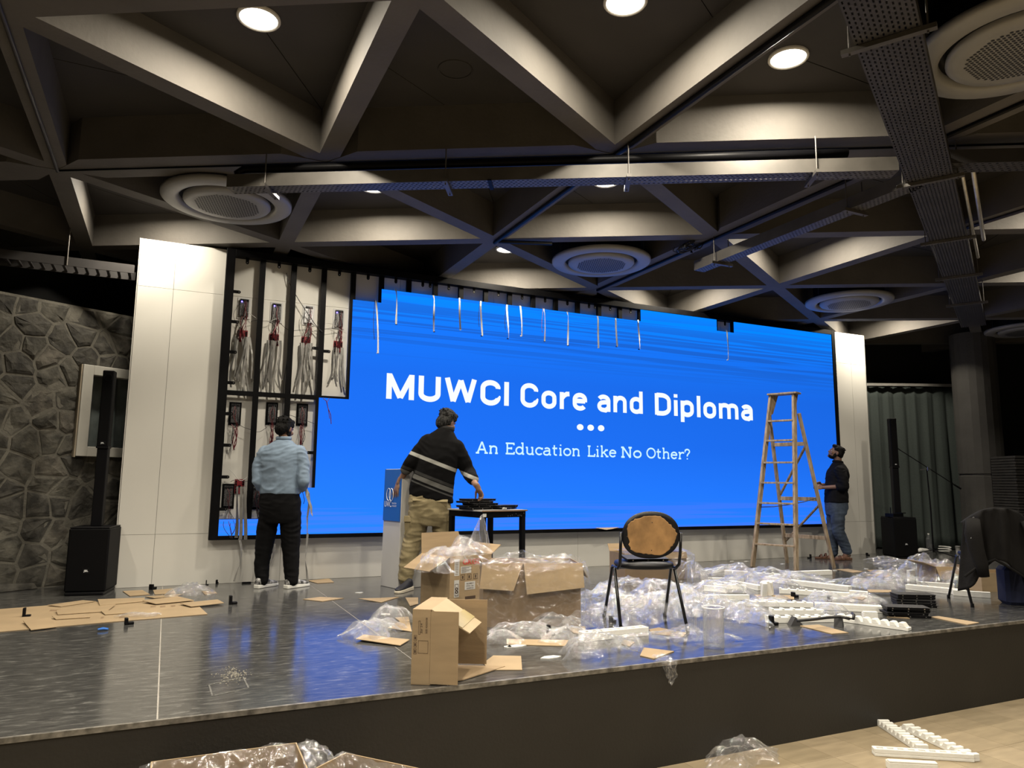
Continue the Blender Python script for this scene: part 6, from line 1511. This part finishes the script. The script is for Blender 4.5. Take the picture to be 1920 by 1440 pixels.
# ================================================================== PEOPLE
def sph(mb, c, rx, ry=None, rz=None, M=None, n=14, m=9):
    ry = ry or rx; rz = rz or rx; c = Vector(c); vs = [Vector((0, 0, rz))]
    for j in range(1, m):
        p = PI * j / m
        for i in range(n): vs.append(Vector((rx * math.sin(p) * math.cos(2 * PI * i / n), ry * math.sin(p) * math.sin(2 * PI * i / n), rz * math.cos(p))))
    vs.append(Vector((0, 0, -rz))); vs = [(M @ v if M else v) + c for v in vs]; k = len(vs) - 1
    fs = [(0, 1 + i, 1 + (i + 1) % n) for i in range(n)]
    for j in range(m - 2):
        for i in range(n): a = 1 + j * n; fs.append((a + i, a + n + i, a + n + (i + 1) % n, a + (i + 1) % n))
    a = 1 + (m - 2) * n; fs += [(a + i, k, a + (i + 1) % n) for i in range(n)]
    return mb.add(vs, fs)
def limb(mb, pts, rad, flat=1.0):
    # resampled smooth limb with rounded ends and joints
    P_ = [Vector(p) for p in pts]; out = []; ro = []
    for i in range(len(P_) - 1):
        for q in range(5):
            t = q / 5; out.append(P_[i].lerp(P_[i + 1], t)); ro.append(rad[i] + (rad[i + 1] - rad[i]) * t)
    out.append(P_[-1]); ro.append(rad[-1])
    mb.tube(out, ro, 14)
    for p, r_ in zip(P_, rad): sph(mb, p, r_ * .99)
    return mb
def loft(mb, rings, wax, dax, n=28, e=2.3):
    """rings: (centre, half width, half depth)"""
    vs = []
    for c, a, b in rings:
        for i in range(n):
            t = 2 * PI * i / n; x = math.copysign(abs(math.cos(t)) ** (2 / e), math.cos(t)); y = math.copysign(abs(math.sin(t)) ** (2 / e), math.sin(t))
            vs.append(Vector(c) + Vector(wax) * a * x + Vector(dax) * b * y)
    k = len(rings); fs = [(j * n + i, j * n + (i + 1) % n, (j + 1) * n + (i + 1) % n, (j + 1) * n + i) for j in range(k - 1) for i in range(n)]
    fs += [tuple(range(n))[::-1], tuple((k - 1) * n + i for i in range(n))]
    return mb.add(vs, fs)
def blob(mb, voxel, smooth=4, folds=None):
    me = mesh_from('b', mb, []); o = bpy.data.objects.new('b', me); C.objects.link(o)
    md = o.modifiers.new('r', 'REMESH'); md.mode = 'VOXEL'; md.voxel_size = voxel; md.adaptivity = 0
    ms = o.modifiers.new('s', 'SMOOTH'); ms.factor = .5; ms.iterations = smooth
    dg = bpy.context.evaluated_depsgraph_get(); dg.update()
    r = bpy.data.meshes.new_from_object(o.evaluated_get(dg)); bpy.data.objects.remove(o); bpy.data.meshes.remove(me)
    if folds:
        nrm = [v.normal.copy() for v in r.vertices]
        for v, n in zip(r.vertices, nrm):
            v.co += n * folds(v.co)
        r.update()
    for p in r.polygons: p.use_smooth = True
    return r
def fold_fn(amp, fx, fz, seed, fine=.35):
    def f(p):
        q = Vector((p.x * fx + seed, p.y * fx, p.z * fz)); a = noise.noise(q + Vector((0, 0, 2 * noise.noise(Vector((p.x * 3, p.y * 3, p.z * 3 + seed))))))
        b = noise.noise(Vector((p.x * fx * 2.6, p.y * fx * 2.6 + seed, p.z * fz * 2.4)))
        return amp * (1 - abs(a) * 2.4) * .8 + amp * fine * b
    return f
def put_mesh(name, me, mat, root, label=None):
    me.materials.clear()
    for mm in (mat if isinstance(mat, (list, tuple)) else [mat]): me.materials.append(mm)
    me.name = name
    return put(name, me, mat, root, world=True, label=label)
def head_M(c, face, up=(0, 0, 1)):
    f = Vector(face).normalized(); u = Vector(up); x = f.cross(u).normalized(); u = x.cross(f).normalized()
    return Matrix.Translation(Vector(c)) @ Matrix((x, f, u)).transposed().to_4x4()
def head(mb, M, s=1.0):
    R3 = M.to_3x3()
    for c, r_ in (((0, -.012, .025), (.074, .094, .086)), ((0, .022, -.028), (.061, .068, .082)), ((0, .030, -.072), (.047, .052, .036)), ((0, .094, -.022), (.011, .017, .018)), ((0, .082, .004), (.008, .016, .026)),
                  ((0, .074, .020), (.044, .018, .012)), ((0, .082, -.056), (.021, .012, .010)), ((0, .076, -.088), (.021, .018, .017)), ((.076, -.006, -.012), (.009, .019, .031)), ((-.076, -.006, -.012), (.009, .019, .031)), ((.04, .062, -.03), (.022, .02, .022)), ((-.04, .062, -.03), (.022, .02, .022))):
        sph(mb, M @ (Vector(c) * s), r_[0] * s, r_[1] * s, r_[2] * s, R3)
def hair(M, s, seed, full=1.0, mat=None, root=None, low=0.0):
    mb = MB(); R3 = M.to_3x3()
    for c, r_ in (((0, -.022, .050), (.081, .096, .074)), ((0, -.062, .000 - low), (.068, .056, .072)), ((.060, -.030, .012 - low * .5), (.022, .050, .052)), ((-.060, -.030, .012 - low * .5), (.022, .050, .052)), ((0, .048, .088), (.052, .038, .030)), ((.050, .020, .045), (.026, .038, .035)), ((-.050, .020, .045), (.026, .038, .035))):
        sph(mb, M @ (Vector(c) * s), r_[0] * s * full, r_[1] * s * full, r_[2] * s * full, R3)
    r_ = random.Random(seed)
    for k in range(46):
        a = r_.uniform(0, 2 * PI); b = r_.uniform(.1, 1.25); d = Vector((math.cos(a) * math.sin(b), math.sin(a) * math.sin(b) - .15, math.cos(b)))
        p = Vector((d.x * .074, d.y * .088 - .02, .045 + d.z * .068)) * s; q = p + Vector((d.x * .016 + r_.uniform(-.012, .012), d.y * .014 - .012, d.z * .012 - .004)) * s
        mb.tube([M @ p, M @ q], [.010 * s, .004 * s], 5)
    me = blob(mb, .006, 2, lambda p: .0035 * noise.noise(p * 70))
    return put_mesh('hair', me, mat or hair_m, root)
def hand(mb, wrist, d, palm_n, thumb, curl=.5, s=1.0, splay=.10):
    """d: pointing from wrist to fingers, palm_n: palm facing, thumb: direction of the thumb side"""
    d = Vector(d).normalized(); pn = Vector(palm_n); pn = (pn - d * pn.dot(d)).normalized(); th = d.cross(pn)
    if th.dot(Vector(thumb)) < 0: th = -th
    w_ = Vector(wrist); R3 = Matrix((th, d, pn)).transposed()
    limb(mb, [w_ - d * .03, w_ + d * .012], [.025 * s, .026 * s]); sph(mb, w_ + d * .048 * s, .040 * s, .052 * s, .016 * s, R3); sph(mb, w_ + d * .070 * s, .041 * s, .026 * s, .014 * s, R3)
    for k, (ln, off) in enumerate(((.070, .033), (.078, .011), (.073, -.011), (.058, -.032))):
        kn = w_ + d * (.080 - .004 * abs(k - 1)) * s + th * off * s
        dd = (d + th * splay * (1.5 - k)).normalized(); a1 = curl * (.8 + .12 * k); pts = [kn - d * .012]; p = kn; ang = 0
        for seg, fr in enumerate((.42, .32, .26)):
            ang += a1 * (.55, .8, .6)[seg]; v = dd * math.cos(ang) + pn * math.sin(ang); pts.append(p); p = p + v * ln * fr * s
        pts.append(p); limb(mb, pts[1:], [.0088 * s, .0082 * s, .0076 * s, .0066 * s])
    b = w_ + d * .022 * s + th * .026 * s; v1 = (d * .62 + th * .68 + pn * .30).normalized(); v2 = (d * .88 + th * .18 + pn * .42).normalized()
    limb(mb, [b, b + v1 * .036 * s, b + v1 * .036 * s + v2 * .030 * s, b + v1 * .036 * s + v2 * .052 * s], [.0135 * s, .0110 * s, .0098 * s, .0080 * s])
def shoe(root, heel, toe, up_m, sole_m, s=1.0, lift=0.0, name='shoe', sandal=False):
    heel = Vector(heel); toe = Vector(toe); d = (toe - heel); d.z = 0; L_ = .285 * s; d.normalize(); n = Vector((-d.y, d.x, 0)); h = Vector((heel.x, heel.y, 0))
    prof = [(0, .026, .0), (.03, .036, .0), (.3, .034, .0), (.55, .043, .0), (.8, .046, .0), (.94, .036, .0), (1.0, .015, .0)]
    mb = MB(); vs = []
    outl = [(t * L_, w_ * s) for t, w_, _ in prof]; poly = [h + d * x + n * w_ for x, w_ in outl] + [h + d * x - n * w_ for x, w_ in outl[::-1]]
    k = len(poly); vs = [p + Vector((0, 0, .001)) for p in poly] + [p + Vector((0, 0, .030 + .006 * math.cos(2 * PI * i / k))) for i, p in enumerate(poly)]
    mb.add(vs, [tuple(range(k))[::-1], tuple(range(k, 2 * k))] + [(i, (i + 1) % k, k + (i + 1) % k, k + i) for i in range(k)])
    up = MB()
    if sandal:
        up.tube([h + d * L_ * .72 + n * .042 + Vector((0, 0, .02)), h + d * L_ * .66 + Vector((0, 0, .062)), h + d * L_ * .72 - n * .042 + Vector((0, 0, .02))], .016, 8, flat=.5)
        up.tube([h + d * L_ * .45 + n * .040 + Vector((0, 0, .02)), h + d * L_ * .42 + Vector((0, 0, .078)), h + d * L_ * .45 - n * .040 + Vector((0, 0, .02))], .015, 8, flat=.5)
        up.tube([h + d * L_ * .2 + n * .034 + Vector((0, 0, .03)), h + Vector((0, 0, .07)) + d * .01, h + d * L_ * .2 - n * .034 + Vector((0, 0, .03))], .009, 8, flat=.5)
        o = put(name, up, up_m, root, world=True, smooth=True)
    else:
        rings = [(h + d * L_ * t + Vector((0, 0, z)), w_ * s, hh) for t, w_, z, hh in ((.02, .026, .058, .030), (.12, .034, .062, .040), (.28, .034, .062, .044), (.45, .036, .052, .034), (.62, .041, .042, .026), (.8, .042, .036, .020), (.93, .034, .032, .014), (.985, .016, .030, .007))]
        loft(up, rings, n, Vector((0, 0, 1)), n=20, e=2.2); sph(up, h + d * L_ * .16 + Vector((0, 0, .085)), .036, .040, .032)
        o = put_mesh(name, blob(up, .006, 3), up_m, root)
    put('sole', mb, sole_m, o, bevel=.004, world=True)
    return o
def stripe_mat(name, base, bands, tilt, zdir=(0, 0, 1)):
    """knit with bands: list (z0, z1, colour) measured on z + tilt*x of the local object space"""
    m, nt, b = newmat(name); N = nt.nodes; L = nt.links
    tc = N.new('ShaderNodeTexCoord'); sp = N.new('ShaderNodeSeparateXYZ'); L.new(tc.outputs['Object'], sp.inputs[0])
    m1 = N.new('ShaderNodeMath'); m1.operation = 'MULTIPLY_ADD'; m1.inputs[1].default_value = tilt; L.new(sp.outputs['X'], m1.inputs[0]); L.new(sp.outputs['Z'], m1.inputs[2])
    d = N.new('ShaderNodeMath'); d.operation = 'DIVIDE'; d.inputs[1].default_value = 2.0; L.new(m1.outputs[0], d.inputs[0])
    r = N.new('ShaderNodeValToRGB'); L.new(d.outputs[0], r.inputs[0]); r.color_ramp.interpolation = 'CONSTANT'
    cr = r.color_ramp; cr.elements[0].position = 0; cr.elements[0].color = (*base, 1); first = True
    for z0, z1, c in bands:
        e = cr.elements.new(z0 / 2); e.color = (*c, 1); e = cr.elements.new(z1 / 2); e.color = (*base, 1)
    cr.elements[-1].position = 1.0; cr.elements[-1].color = (*base, 1)
    L.new(r.outputs[0], b.inputs['Base Color']); b.inputs['Roughness'].default_value = .95; b.inputs['Specular IOR Level'].default_value = .12
    n2 = N.new('ShaderNodeTexNoise'); n2.inputs['Scale'].default_value = 180; L.new(tc.outputs['Object'], n2.inputs['Vector'])
    bp = N.new('ShaderNodeBump'); bp.inputs['Strength'].default_value = .25; bp.inputs['Distance'].default_value = .004; L.new(n2.outputs['Fac'], bp.inputs['Height']); L.new(bp.outputs[0], b.inputs['Normal'])
    return m
Z_ = Vector((0, 0, 1))
def V(dx=0, dy=0, dz=0): return HX * dx + HEAD * dy + Z_ * dz    # viewer-aligned offset

# ---------------- man in the light blue shirt
D1 = 7.42
P1 = lambda u, v, o=0: dp(u, v, D1 + o)
root = thing('person', 'man in a light blue shirt standing with his back turned at the bare frame cells', 'person', (fl(525, 1096).x, fl(525, 1096).y, 0), -YAW)
fL1, fR1 = fl(476, 1100), fl(538, 1101)
aL, aR = P1(491, 1083), P1(547, 1083)
hd = P1(535, 804, .02); M1 = head_M(hd, V(.42, .86, -.30))
bd = MB(); head(bd, M1, .98)
limb(bd, [P1(533, 822, .0), P1(532, 842, -.01)], [.058, .064])
loft(bd, [(P1(525, 952), .15, .10), (P1(526, 930), .165, .11), (P1(526, 905), .145, .10), (P1(527, 870), .165, .11), (P1(528, 848), .17, .095), (P1(530, 836), .11, .075)], HX, HEAD)
limb(bd, [P1(495, 846), P1(484, 903, -.04), P1(500, 915, .20)], [.046, .038, .026]); limb(bd, [P1(562, 847), P1(570, 903, -.04), P1(566, 913, .20)], [.046, .038, .026])
hand(bd, P1(503, 914, .24), V(.6, .7, -.1), V(.3, 0, 1), V(0, .3, 1), .9); hand(bd, P1(563, 911, .23), V(-.5, .8, -.1), V(-.6, 0, .8), V(0, .3, 1), .9)
limb(bd, [P1(508, 955), P1(497, 1018, .03), aL], [.08, .06, .042]); limb(bd, [P1(545, 955), P1(545, 1018, .03), aR], [.08, .06, .042])
put_mesh('body', blob(bd, .0055, 3), skin_a, root)
hair(M1, 1.0, 3, 1.0, hair_m, root, low=.018)
bm_ = MB(); sph(bm_, M1 @ Vector((0, .034, -.078)), .052, .056, .036, M1.to_3x3()); sph(bm_, M1 @ Vector((.055, .012, -.045)), .014, .03, .045, M1.to_3x3()); sph(bm_, M1 @ Vector((-.055, .012, -.045)), .014, .03, .045, M1.to_3x3())
put_mesh('beard', blob(bm_, .006, 2), hair_m, root)
shirt_m = pm('light blue cotton', (.175, .24, .325), .85, var=.10, scale=9, bump=.25, bscale=300)
sh = MB()
loft(sh, [(P1(525, 926), .198, .138), (P1(525, 918), .195, .140), (P1(525, 905), .190, .140), (P1(526, 885), .192, .142), (P1(527, 865), .205, .142), (P1(528, 850), .212, .130), (P1(529, 840), .185, .112), (P1(531, 832), .120, .090), (P1(532, 826), .074, .072)], HX, HEAD)
limb(sh, [P1(498, 850), P1(487, 872, -.01), P1(484, 902, -.05), P1(491, 914, .06), P1(500, 915, .19)], [.082, .070, .060, .052, .042])
limb(sh, [P1(560, 850), P1(567, 872, -.01), P1(569, 902, -.05), P1(567, 913, .06), P1(566, 912, .18)], [.082, .070, .060, .052, .042])
o = put_mesh('shirt', blob(sh, .0085, 5, fold_fn(.0075, 7, 15, 3.1)), shirt_m, root)
put('collar', MB().tube([P1(532, 822) + V(.066 * math.cos(a), .062 * math.sin(a), .004 * math.sin(a)) for a in [2 * PI * k / 20 for k in range(21)]], .014, 8, cap=False, flat=1.5), shirt_m, o, world=True, smooth=True)
tr_m = pm('black trousers', (.0035, .0035, .004), .9, spec=.15, var=.15, scale=8)
tr = MB()
loft(tr, [(P1(525, 980), .175, .112), (P1(525, 962), .198, .130), (P1(525, 942), .206, .138), (P1(525, 924), .190, .132), (P1(525, 916), .182, .126)], HX, HEAD)
limb(tr, [P1(505, 962), P1(501, 990, .02), P1(496, 1020, .03), P1(491, 1055, .02), P1(491, 1087)], [.100, .098, .088, .074, .062])
limb(tr, [P1(545, 962), P1(545, 990, .02), P1(545, 1020, .03), P1(546, 1055, .02), P1(547, 1088)], [.102, .100, .090, .076, .064])
put_mesh('trousers', blob(tr, .0085, 4, fold_fn(.006, 5, 16, 9.2)), tr_m, root)
sh_up = pm('grey black running shoe', (.12, .12, .125), .7, var=.9, scale=30, col2=(.5, .5, .5)); sh_so = pm('white sole', (.72, .72, .68), .6, var=.05)
for a_, d_ in ((aL, fl(508, 1090) - fl(474, 1100)), (aR, fl(577, 1092) - fl(538, 1101))):
    d_ = (d_ + HX * .12); d_.z = 0; d_.normalize(); h_ = Vector((a_.x, a_.y, 0)) - d_ * .075
    shoe(root, h_, h_ + d_ * .3, sh_up, sh_so, 1.05)
# card with ribbons that he holds
q = P1(568, 911, .16)
t = thing('receiver_card', 'red receiver card with ribbons held by the man in blue', 'circuit board', q, -YAW, 'red receiver cards with ribbon cables')
put('board', MB().box(-.045, .045, -.006, .0, -.03, .045), pcb_red, t)
for k in range(2):
    pts = [q + V(.02 + .014 * k, -.02, 0)] + [P1(u, v, .12 - .02 * k) for u, v in (((578, 925), (580, 945), (576, 970), (576, 1000)) if k == 0 else ((576, 930), (583, 950), (584, 962), (586, 968)))]
    put('ribbon_cable', MB().strip(pts, [HX * .014 * math.cos(i * .4) + HEAD * .014 * math.sin(i * .4) for i in range(5)], .0015), ribbon_m, t, world=True)
put('ribbon_cable', MB().strip([P1(u, v, .10) for u, v in ((577, 1000), (574, 1030), (572, 1050), (575, 1070), (577, 1091))], [HX * .011 * math.cos(i * .9) + HEAD * .011 * math.sin(i * .9) for i in range(5)], .0015), ribbon_m, t, world=True)
put('wire', MB().tube([P1(u, v, .10) for u, v in ((562, 915), (568, 925), (571, 938), (569, 945))], .003, 4), black_wire, t, world=True)

# ---------------- man in the striped jumper and cargo trousers
D2 = depth(fl(768, 1106)) + .02
P2 = lambda u, v, o=0: dp(u, v, D2 + o)
DT = depth(tc_) - D2
root = thing('person', 'man in a black striped jumper and khaki cargo trousers leaning to the small table', 'person', (fl(790, 1106).x, fl(790, 1106).y, 0), -YAW)
hd = P2(839, 791, .12); M2 = head_M(hd, V(.62, .72, -.42), (.15, 0, 1))
bd = MB(); head(bd, M2, 1.02)
limb(bd, [P2(838, 803, .09), P2(830, 822, .03)], [.060, .066])
loft(bd, [(P2(805, 950), .16, .11), (P2(807, 925), .165, .11), (P2(815, 890), .15, .10), (P2(824, 855), .175, .11), (P2(828, 832, .02), .165, .09), (P2(832, 818, .03), .10, .07)], (HX * .97 - Z_ * .22).normalized(), HEAD)
wl_, wr_ = P2(749, 903, .06), P2(896, 914, DT - .10)
limb(bd, [P2(800, 828, .02), P2(770, 868, -.02), wl_], [.050, .040, .027]); limb(bd, [P2(856, 838, .03), P2(879, 890, .05), wr_], [.050, .040, .027])
hand(bd, wl_, V(-.35, .1, -.93), V(.7, .6, -.2), V(-.3, .9, 0), .25, 1.15, .16)
hand(bd, wr_, V(.35, .25, -.75), V(-.3, -.2, -.9), V(-.9, .3, 0), 1.0, 1.05, .12)
limb(bd, [P2(790, 952), P2(774, 1018, .02), P2(760, 1085), P2(760, 1100)], [.085, .062, .042, .042]); limb(bd, [P2(828, 952), P2(829, 1015, .03), P2(834, 1075, .1), P2(834, 1088, .1)], [.085, .062, .042, .042])
put_mesh('body', blob(bd, .0055, 3), skin_b, root)
hair(M2, 1.06, 7, 1.03, pm('greying black hair', (.008, .0075, .0075), .75, spec=.15, var=.9, scale=60, bump=.8, bscale=110, stretch=(1, 1, .3), col2=(.040, .040, .040)), root, low=.03)
jm_ = stripe_mat('striped knit', (.004, .004, .0045), [(1.010, 1.026, (.06, .06, .06)), (1.052, 1.100, (.105, .105, .10)), (1.105, 1.14, (.030, .030, .030)), (1.268, 1.312, (.30, .30, .28))], .38)
ju = MB(); wx = (HX * .985 - Z_ * .17).normalized()
loft(ju, [(P2(809, 936), .222, .150), (P2(808, 925), .222, .150), (P2(811, 905), .215, .148), (P2(817, 880), .205, .146), (P2(823, 858, .01), .208, .148), (P2(826, 840, .02), .212, .135), (P2(829, 826, .03), .180, .115), (P2(833, 814, .05), .115, .090), (P2(836, 805, .07), .076, .074)], wx, HEAD)
limb(ju, [P2(803, 830, .02), P2(787, 848, -.01), P2(770, 868, -.03), P2(761, 880, .0)], [.088, .078, .068, .058])
limb(ju, [P2(855, 840, .03), P2(869, 866, .03), P2(880, 888, .05), P2(887, 899, (DT - .10) * .5)], [.088, .078, .068, .056])
o = put_mesh('jumper', blob(ju, .0085, 5, fold_fn(.007, 6, 10, 5.5)), jm_, root)
put('collar', MB().tube([P2(837, 803, .08) + V(.070 * math.cos(a), .066 * math.sin(a), -.012 * math.cos(a)) for a in [2 * PI * k / 20 for k in range(21)]], .015, 8, cap=False, flat=1.6), pm('black knit', (.004, .004, .0045), .9), o, world=True, smooth=True)
kh = pm('khaki cotton', (.235, .19, .10), .85, var=.16, scale=7, bump=.3, bscale=200, col2=(.30, .25, .14))
tr = MB()
loft(tr, [(P2(806, 985), .165, .115), (P2(806, 965), .205, .140), (P2(806, 945), .216, .150), (P2(807, 925), .205, .140), (P2(808, 915), .195, .132)], wx, HEAD)
limb(tr, [P2(787, 962), P2(782, 985, .01), P2(774, 1015, .02), P2(766, 1050, .01), P2(760, 1082)], [.112, .106, .094, .088, .070])
limb(tr, [P2(828, 962), P2(829, 985, .02), P2(830, 1015, .03), P2(832, 1048, .07), P2(834, 1074, .1)], [.108, .102, .092, .084, .070])
o = put_mesh('trousers', blob(tr, .0085, 4, fold_fn(.010, 5, 17, 2.4)), kh, root)
for (u, v, du, dv, off, nm) in ((784, 942, 11, 7, -.142, 'back_pocket'), (829, 944, 10, 7, -.142, 'back_pocket'), (766, 985, 9, 17, -.085, 'cargo_pocket'), (843, 984, 5, 17, -.075, 'cargo_pocket')):
    c = P2(u, v, off); s_ = D2 / F_PX
    mb = MB(); mb.hexa([c + V(-du * s_ * .8, .03, -dv * s_), c + V(du * s_ * .8, .03, -dv * s_), c + V(du * s_ * .8, .06, -dv * s_), c + V(-du * s_ * .8, .06, -dv * s_), c + V(-du * s_ * .9, .0, dv * s_ * .6), c + V(du * s_ * .9, .0, dv * s_ * .6), c + V(du * s_, .06, dv * s_ * .6), c + V(-du * s_, .06, dv * s_ * .6)])
    mb.hexa([c + V(-du * s_, -.008, dv * s_ * .35), c + V(du * s_, -.008, dv * s_ * .35), c + V(du * s_, .05, dv * s_ * .35), c + V(-du * s_, .05, dv * s_ * .35), c + V(-du * s_, .006, dv * s_), c + V(du * s_, .006, dv * s_), c + V(du * s_, .05, dv * s_), c + V(-du * s_, .05, dv * s_)])
    put(nm, mb, kh, o, world=True, bevel=.005)
blk_up = pm('black shoe', (.014, .014, .018), .6, var=.2); crm = pm('cream sole', (.55, .50, .40), .6, var=.05)
shoe(root, fl(771, 1106), fl(733, 1116), blk_up, crm); q = P2(836, 1085, .1); shoe(root, (q.x - HEAD.x * .06, q.y - HEAD.y * .06, 0), (q.x + HEAD.x * .2, q.y + HEAD.y * .2, 0), blk_up, crm)

# ---------------- man in black shirt and jeans looking up
D3 = depth(fl(1572, 1049))
P3 = lambda u, v, o=0: dp(u, v, D3 + o)
root = thing('person', 'man in a black shirt and blue jeans looking up beside the ladder', 'person', (fl(1572, 1049).x, fl(1572, 1049).y, 0), -YAW)
hd = P3(1567, 849); M3 = head_M(hd, V(-.88, .10, .42))
bd = MB(); head(bd, M3, .98)
limb(bd, [P3(1570, 858), P3(1571, 873)], [.056, .062])
W3 = HEAD; X3 = HX
loft(bd, [(P3(1568, 950), .15, .10), (P3(1568, 935), .15, .10), (P3(1568, 912), .14, .10), (P3(1570, 890), .165, .11), (P3(1571, 877), .155, .09), (P3(1571, 871), .09, .065)], W3, X3)
for s_, w_ in ((-1, P3(1543, 914, -.07)), (1, P3(1540, 909, .07))):
    limb(bd, [P3(1576, 882, .19 * s_), P3(1583, 912, .22 * s_), w_], [.044, .036, .025])
    hand(bd, w_, V(-1, -s_ * .15, .05), V(0, -s_ * .8, -.5), V(0, .0, 1), .95, 1.0)
limb(bd, [P3(1564, 948, .08), P3(1559, 998, .08), P3(1562, 1038, .08), P3(1556, 1046, .08)], [.08, .058, .040, .038]); limb(bd, [P3(1572, 948, -.08), P3(1571, 996, -.08), P3(1588, 1035, -.08), P3(1584, 1045, -.08)], [.08, .058, .040, .038])
for a, b_, o_ in ((1560, 1542, .08), (1590, 1566, -.08)):
    h_ = fl(a, 1047); sph(bd, P3((a + b_) / 2 + 2, 1046, o_), .11, .042, .028, Matrix((HX, HEAD, Z_)).transposed())
put_mesh('body', blob(bd, .0055, 3), skin_a, root)
hair(M3, .98, 11, 1.0, hair_m, root, low=.005)
bm_ = MB(); sph(bm_, M3 @ Vector((0, .034, -.080)), .049, .055, .030, M3.to_3x3()); sph(bm_, M3 @ Vector((.054, .012, -.048)), .010, .026, .038, M3.to_3x3()); sph(bm_, M3 @ Vector((-.054, .012, -.048)), .010, .026, .038, M3.to_3x3())
put_mesh('beard', blob(bm_, .006, 2), hair_m, root)
ey = pm('eye', (.35, .33, .32), .3, var=0)
for s_ in (-1, 1): put('eye', sph(MB(), M3 @ Vector((.030 * s_, .074, .002)), .010), ey, root, world=True, smooth=True)
sh3 = pm('black cotton shirt', (.0045, .0045, .0055), .9, spec=.15, var=.15)
sh = MB()
loft(sh, [(P3(1568, 942), .185, .158), (P3(1568, 930), .185, .150), (P3(1568, 912), .180, .140), (P3(1570, 893), .195, .148), (P3(1571, 882), .190, .130), (P3(1571, 874), .140, .095), (P3(1571, 868), .074, .072)], W3, X3)
for s_, w_ in ((-1, P3(1543, 914, -.07)), (1, P3(1540, 909, .07))):
    e_ = P3(1583, 912, .22 * s_); limb(sh, [P3(1575, 883, .17 * s_), P3(1580, 897, .21 * s_), e_, e_.lerp(w_, .22)], [.078, .070, .064, .056])
o = put_mesh('shirt', blob(sh, .0085, 5, fold_fn(.007, 7, 13, 8.8)), sh3, root)
put('collar', MB().tube([P3(1571, 866) + V(.064 * math.cos(a), .064 * math.sin(a), -.010 * math.cos(a)) for a in [2 * PI * k / 20 for k in range(21)]], .014, 8, cap=False, flat=1.5), sh3, o, world=True, smooth=True)
jn = pm('blue denim', (.022, .036, .062), .85, var=.45, scale=5, bump=.25, bscale=250, col2=(.055, .080, .12))
tr = MB()
loft(tr, [(P3(1568, 965), .165, .125), (P3(1568, 952), .178, .150), (P3(1568, 940), .175, .148), (P3(1568, 930), .165, .135)], W3, X3)
limb(tr, [P3(1565, 952, .08), P3(1562, 975, .08), P3(1560, 998, .08), P3(1562, 1036, .08)], [.098, .092, .082, .068])
limb(tr, [P3(1571, 952, -.08), P3(1571, 975, -.08), P3(1572, 996, -.08), P3(1588, 1032, -.08)], [.100, .094, .084, .068])
put_mesh('jeans', blob(tr, .0085, 4, fold_fn(.007, 5, 15, 1.4)), jn, root)
brn = pm('brown leather', (.10, .045, .025), .6, var=.2)
a_ = P3(1563, 1046, .08); shoe(root, (a_.x, a_.y, 0), a_ - HX * .3, brn, brn, .95, name='sandal', sandal=True)
a_ = P3(1596, 1046, -.08); shoe(root, (a_.x, a_.y, 0), a_ - HX * .3 - HEAD * .05, brn, brn, .95, name='sandal', sandal=True)
q = P3(1529, 914, -.02)
solo('white_plug', MB().cbox((0, 0, 0), (.03, .03, .02)), label_m, 'small white plug held in the hands of the man looking up', 'plug', (0, 0, 0)).location = q
